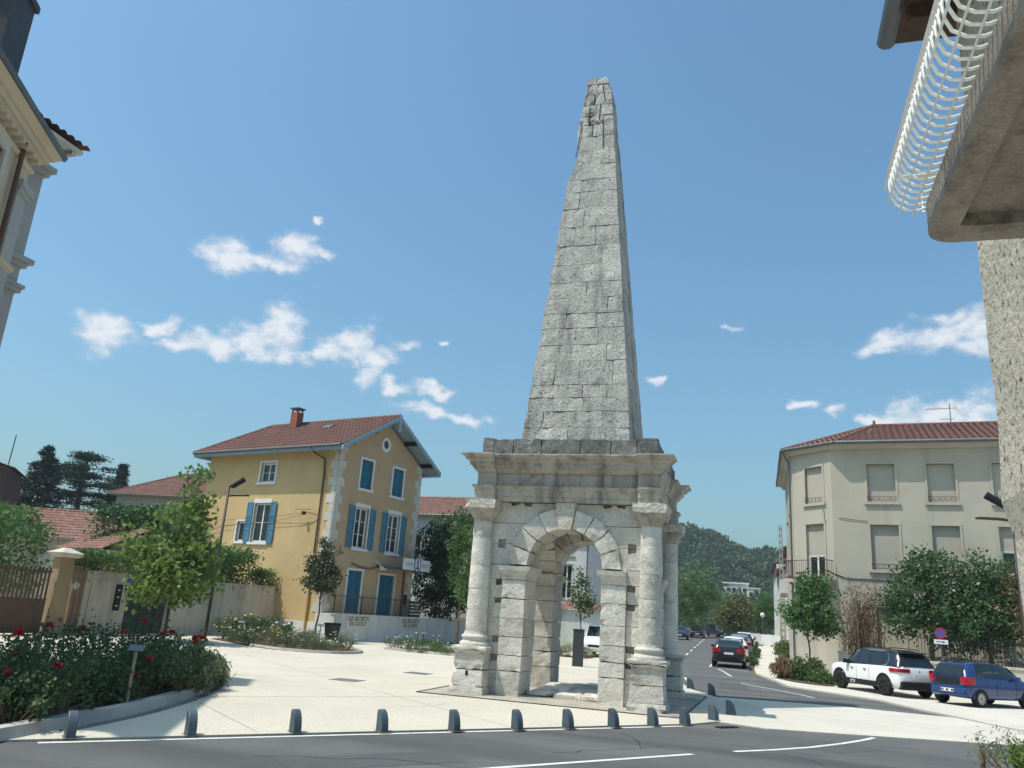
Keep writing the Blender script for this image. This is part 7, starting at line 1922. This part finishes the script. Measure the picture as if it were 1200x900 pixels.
def suv():
    #   x     w    zb   belt  top  half_top
    st = [(-2.20,.74,.36,.98,1.02,.60),(-2.14,.84,.33,1.03,1.12,.62),(-2.02,.90,.31,1.05,1.36,.60),(-1.80,.915,.30,1.06,1.60,.60),(-1.3,.92,.29,1.06,1.655,.62),(-.4,.92,.29,1.04,1.67,.63),(.3,.92,.29,1.02,1.655,.62),(.62,.92,.29,1.01,1.58,.60),(1.15,.92,.29,1.0,1.16,.66),(1.32,.915,.29,.99,1.06,.70),(1.8,.90,.30,.95,1.00,.66),(2.08,.84,.32,.88,.93,.6),(2.22,.70,.36,.74,.80,.5)]
    T, sg, eg, it, side = make_car('suv', 'white compact SUV with black roof parked beside the low wall', (4.57,36.43,.05), math.atan2(.875,-.483), st, 'paint_white', None, 2.75, 1.67, .355, roof_mat='paint_black', rim='alloy_dark', cladding=True)
    # black roof panel
    m = MB(); n = 14; xs = [-1.80+i*(2.40/n) for i in range(n+1)]
    for x in xs:
        zt, ht = it(x,4), it(x,5)
        for f,dz in ((-1.0,-.05),(-.9,-.004),(-.5,.008),(0,.014),(.5,.008),(.9,-.004),(1.0,-.05)): m.v.append((x, ht*f*1.015, zt+dz))
    for i in range(n):
        for j in range(6): m.f.append((i*7+j,(i+1)*7+j,(i+1)*7+j+1,i*7+j+1))
    part('roof_panel', m, 'paint_black', T, True)
    sg(-.50,.20,.10,.90,-.46,.16,off=.010); sg(-1.28,-.58,.10,.90,-1.12,-.54,off=.010); sg(.28,.98,.10,.90,.24,.56,off=.010)
    for sgn in (1,-1):
        m = MB()
        pts = [(x, side(x,f,.02)[0]*sgn, side(x,f,.02)[1]) for x, f in ((-1.30,.02),(-1.52,.06),(-1.60,.25),(-1.55,.55),(-1.42,.82),(-1.2,.90),(-.6,.90),(.1,.90),(.55,.86))]
        m.tube(pts, .014, 5); part('chrome_strip', m, 'chrome', T)
        m = MB(); m.box(.72,.92,.90*sgn-.02 if sgn > 0 else -.98-.10,(.90+.2)*sgn if sgn > 0 else -.88,1.02,1.16) if False else m.hexa([(.70,.86*sgn,1.03),(.92,.86*sgn,1.03),(.90,1.08*sgn,1.03),(.74,1.08*sgn,1.03),(.72,.86*sgn,1.15),(.86,.86*sgn,1.15),(.86,1.08*sgn,1.18),(.74,1.08*sgn,1.18)]); part('mirror', m, 'plastic_black', T)
        # cladding along the sill with the pale insert
        m = MB(); m.box(-.95,.95,min(.90*sgn,.935*sgn),max(.90*sgn,.935*sgn),.27,.47); part('sill_cladding', m, 'plastic_black', T)
        m = MB(); m.box(.35,.62,min(.935*sgn,.945*sgn),max(.935*sgn,.945*sgn),.33,.42); part('airbump', m, 'sign_white', T)
        m = MB(); m.box(.385,.585,min(.945*sgn,.948*sgn),max(.945*sgn,.948*sgn),.35,.40); part('airbump', m, 'plastic_black', T)
        for x in (-.36,.45): m = MB(); m.box(x,x+.16,min(.925*sgn,.95*sgn),max(.925*sgn,.95*sgn),.86,.90); part('door_handle', m, 'chrome', T)
        for x in (-.52,.26): m = MB(); m.box(x-.004,x+.004,.9195*sgn if sgn > 0 else -.9235,.9235 if sgn > 0 else -.9195,.48,1.0); part('door_gap', m, 'plastic_black', T)
        # roof bar
        m = MB(); m.tube([(x, .60*sgn, it(x,4)+.05) for x in np.linspace(-1.5,.3,7)], .018, 5); part('roof_bar', m, 'plastic_black', T)
        # tail light wraps the corner
        m = MB(); m.prism([(-2.225,.40),(-2.225,.76),(-2.165,.865),(-2.03,.925),(-1.74,.935),(-1.80,.86),(-2.1,.7),(-2.15,.40)], lambda A,B,d: (A, sgn*B, d), .89, 1.02); o = part('tail_light', m, 'tail_red', T)
        m = MB(); m.hexa([(1.9,.5*sgn,.72),(2.16,.45*sgn,.72),(2.10,.80*sgn,.72),(1.85,.86*sgn,.72),(1.9,.5*sgn,.84),(2.12,.45*sgn,.82),(2.05,.80*sgn,.82),(1.8,.86*sgn,.84)]); part('headlight', m, 'headlight', T)
    eg([(-2.155,.66,1.09),(-2.07,.62,1.26),(-1.965,.59,1.42),(-1.875,.56,1.52)], 'rear_window')
    eg([(1.20,.64,1.11),(1.05,.62,1.24),(.85,.60,1.40),(.68,.58,1.54)], 'windscreen')
    o = pts_box(T, 'rear_bumper', 'plastic_black', (-2.13,0,.43), (.26,1.60,.30), .05)
    pts_box(T, 'number_plate', 'plate_white', (-2.225,0,.78), (.02,.50,.11), 0); pts_box(T, 'spoiler', 'paint_black', (-1.96,0,1.60), (.26,1.10,.035), .01)
    m = MB(); m.prism([(0,.06),(.05,.0),(0,.03),(-.05,.0)], lambda a,b,d: (-2.2-d,a,b+.93), 0, .01); m.prism([(0,.03),(.05,-.03),(0,.0),(-.05,-.03)], lambda a,b,d: (-2.2-d,a,b+.93), 0, .01); part('badge', m, 'chrome', T)
    pts_box(T, 'front_bumper', 'plastic_black', (2.10,0,.42), (.25,1.50,.22), .04)
suv()

def hatch():
    st = [(-1.72,.66,.34,.86,.90,.56),(-1.66,.76,.30,.92,1.02,.58),(-1.56,.80,.28,.94,1.22,.56),(-1.38,.81,.26,.95,1.40,.55),(-.9,.81,.25,.94,1.455,.56),(-.2,.81,.25,.92,1.46,.56),(.35,.81,.25,.90,1.42,.55),(.55,.81,.25,.89,1.34,.54),(1.0,.81,.25,.88,1.04,.58),(1.15,.805,.25,.87,.95,.6),(1.5,.78,.27,.80,.86,.55),(1.68,.70,.3,.70,.76,.5),(1.75,.6,.34,.6,.66,.42)]
    T, sg, eg, it, side = make_car('hatchback', 'small blue hatchback parked at the right beside the white SUV', (7.58,34.0,.05), math.atan2(.64,.77), st, 'paint_blue', None, 2.34, 1.45, .285, rim='alloy')
    sg(-1.28,.92,.03,.95,-1.10,.50,'pillar_trim','paint_black',.004)
    sg(-.30,.86,.10,.88,-.28,.46,off=.010); sg(-1.02,-.38,.10,.88,-.92,-.36,off=.010)
    for sgn in (1,-1):
        m = MB(); m.hexa([(.55,.76*sgn,.92),(.73,.76*sgn,.92),(.72,.95*sgn,.92),(.58,.95*sgn,.92),(.56,.76*sgn,1.02),(.69,.76*sgn,1.02),(.69,.95*sgn,1.05),(.58,.95*sgn,1.05)]); part('mirror', m, 'paint_blue', T)
        m = MB(); m.prism([(-1.75,.53),(-1.75,.67),(-1.69,.785),(-1.57,.828),(-1.40,.83),(-1.46,.76),(-1.66,.60),(-1.68,.53)], lambda A,B,d: (A, sgn*B, d), .71, .97); part('tail_light', m, 'tail_red', T)
        for x in (-.02,-.62): m = MB(); m.box(x-.14,x,min(.812*sgn,.83*sgn),max(.812*sgn,.83*sgn),.78,.81); part('door_handle', m, 'paint_blue', T)
        for x in (-.34,.62): m = MB(); m.box(x-.004,x+.004,.8095 if sgn > 0 else -.8135,.8135 if sgn > 0 else -.8095,.36,.86); part('door_gap', m, 'plastic_black', T)
        m = MB(); m.hexa([(1.4,.45*sgn,.64),(1.66,.42*sgn,.64),(1.60,.68*sgn,.64),(1.3,.79*sgn,.64),(1.4,.45*sgn,.78),(1.6,.42*sgn,.75),(1.52,.68*sgn,.76),(1.25,.78*sgn,.80)]); part('headlight', m, 'headlight', T)
    eg([(-1.72,.46,.70),(-1.72,.46,.84),(-1.70,.46,.95)], 'tailgate_panel', 'plastic_black')
    eg([(-1.675,.56,.99),(-1.61,.56,1.12),(-1.52,.54,1.26),(-1.445,.51,1.34)], 'rear_window')
    eg([(1.05,.58,1.00),(.88,.57,1.12),(.68,.55,1.26),(.56,.53,1.34)], 'windscreen')
    pts_box(T, 'rear_bumper', 'paint_blue', (-1.66,0,.46), (.20,1.42,.28), .06); pts_box(T, 'number_plate', 'plate_white', (-1.775,0,.50), (.02,.50,.11), 0)
    for y in (-.2,.0,.19): pts_box(T, 'plate_lettering', 'sign_text', (-1.788,y,.50), (.006,.09,.06), 0)
    m = MB(); m.prism([(0,.05),(.045,.0),(0,.025),(-.045,.0)], lambda a,b,d: (-1.705-d,a,b+.86), 0, .01); m.prism([(0,.025),(.045,-.025),(0,.0),(-.045,-.025)], lambda a,b,d: (-1.715-d,a,b+.86), 0, .01); part('badge', m, 'chrome', T)
    m = MB(); xs = np.linspace(-1.35,.35,9)
    for x in xs:
        for f,dz in ((-.95,-.03),(-.6,.008),(0,.014),(.6,.008),(.95,-.03)): m.v.append((x, it(x,5)*f, it(x,4)+dz))
    for i in range(8):
        for j in range(4): m.f.append((i*5+j,(i+1)*5+j,(i+1)*5+j+1,i*5+j+1))
    part('roof_panel', m, 'paint_navy', T, True)
hatch()

def parked(label, loc, rz, paint, van=False, rear=True, plate=True, nm='car'):
    if van: st = [(-2.1,.78,.34,1.0,1.10,.66),(-2.05,.88,.30,1.1,1.7,.70),(-1.8,.90,.28,1.1,1.80,.72),(.4,.90,.28,1.06,1.82,.72),(.75,.90,.28,1.04,1.72,.68),(1.35,.89,.28,1.02,1.12,.70),(1.6,.88,.29,.98,1.04,.70),(2.0,.84,.31,.85,.92,.6),(2.12,.7,.36,.7,.76,.5)]
    else: st = [(-2.02,.70,.36,.90,.95,.58),(-1.95,.82,.32,.98,1.08,.60),(-1.8,.87,.29,1.0,1.28,.58),(-1.5,.88,.27,1.0,1.42,.58),(-.6,.88,.26,.97,1.48,.59),(.1,.88,.26,.95,1.46,.58),(.45,.88,.26,.94,1.36,.57),(1.0,.88,.26,.92,1.04,.62),(1.2,.87,.27,.90,.97,.64),(1.7,.84,.29,.82,.88,.6),(2.0,.72,.33,.68,.74,.5)]
    T, sg, eg, it, side = make_car(nm, label, loc, rz, st, paint, None, 2.55, 1.60, .32, detail=False, group='cars parked along the street')
    sg(-1.4,1.0,.08,.92,-1.2,.5,off=.008)
    x0 = st[0][0]
    if van: eg([(-2.11,.68,1.16),(-2.07,.66,1.62)], 'rear_window'); eg([(1.35,.66,1.13),(1.11,.66,1.36),(.81,.64,1.66)], 'windscreen')
    else: eg([(-1.97,.58,1.04),(-1.845,.57,1.22),(-1.63,.55,1.36)], 'rear_window'); eg([(1.02,.60,1.04),(.77,.59,1.18),(.46,.56,1.355)], 'windscreen')
    for sgn in (1,-1):
        m = MB(); w0, w1 = st[0][1], st[1][1]; m.prism([(x0-.025,w0*.62),(x0-.025,w0*1.02),(st[1][0]-.02,w1*1.02),(st[2][0],st[2][1]*1.012),(st[2][0]+.1,st[2][1]*1.012),(x0+.2,w0),(x0+.05,w0*.62)], lambda A,B,d: (A, sgn*B, d), .78, .98); part('tail_light', m, 'tail_red', T)
        xf = st[-1][0]; m = MB(); m.hexa([(xf-.35,.45*sgn,.66),(xf-.04,.42*sgn,.66),(xf-.10,.72*sgn,.66),(xf-.4,.84*sgn,.66),(xf-.35,.45*sgn,.80),(xf-.10,.42*sgn,.78),(xf-.15,.72*sgn,.78),(xf-.45,.84*sgn,.82)]); part('headlight', m, 'headlight', T)
        m = MB(); m.hexa([(.6,.84*sgn,.98),(.78,.84*sgn,.98),(.76,1.02*sgn,.98),(.62,1.02*sgn,.98),(.6,.84*sgn,1.09),(.74,.84*sgn,1.09),(.74,1.02*sgn,1.11),(.62,1.02*sgn,1.11)]); part('mirror', m, 'plastic_black', T)
    pts_box(T, 'number_plate', 'plate_white', (x0-.012,0,.74), (.02,.50,.11), 0); pts_box(T, 'front_plate', 'plate_white', (st[-1][0]+.01,0,.50), (.02,.50,.11), 0)
    pts_box(T, 'front_grille', 'plastic_black', (st[-1][0]-.02,0,.62), (.10,.8,.12), .02); pts_box(T, 'lower_grille', 'plastic_black', (st[-1][0]-.08,0,.42), (.14,1.1,.12), .02)
for (lb, x, y, rz, pa, van, nm) in (
    ('black hatchback parked in the bay nearest the square',-1.66,49.4,R(91),'paint_black',False,'car'),
    ('white car parked just ahead of the black hatchback',-1.62,57.5,R(91),'paint_white',False,'car'),
    ('dark car parked third in the row on the right',-1.45,65.5,R(91),'paint_silver',False,'car'),
    ('dark car parked fourth in the row on the right',-1.35,73,R(91),'paint_navy',False,'car'),
    ('farthest pale car in the row on the right',-1.35,80,R(91),'paint_white',False,'car'),
    ('dark blue car on the left side of the far street',-8.55,96,R(-87),'paint_navy',False,'car'),
    ('black car behind the dark blue one on the left side',-7.5,108,R(-87),'paint_black',False,'car'),
    ('dark car in the middle distance under the green trees',-5.6,121,R(-60),'paint_navy',True,'car'),
    ('white van facing the square behind the arch',-8.75,48.6,R(-92),'paint_white',True,'van')):
    parked(lb, (x,y,.01+gz(y)), rz, pa, van, nm=nm)
# ------------------------------------------------------------------ summer haze
def haze():
    m = MB(); m.box(-560,470,-40,640,-3.0,78)
    mt = bpy.data.materials.new('haze'); mt.use_nodes = True; nt = mt.node_tree; nt.nodes.clear()
    out = nt.nodes.new('ShaderNodeOutputMaterial'); v = nt.nodes.new('ShaderNodeVolumePrincipled')
    v.inputs['Color'].default_value = (.80,.88,.96,1); v.inputs['Density'].default_value = .00035; v.inputs['Anisotropy'].default_value = .2
    nt.links.new(v.outputs[0], out.inputs['Volume']); MATS['haze'] = mt
    o = part('haze', m, 'haze'); tag(o, 'thin blue summer haze over the far hill', 'haze', kind='stuff')
haze()
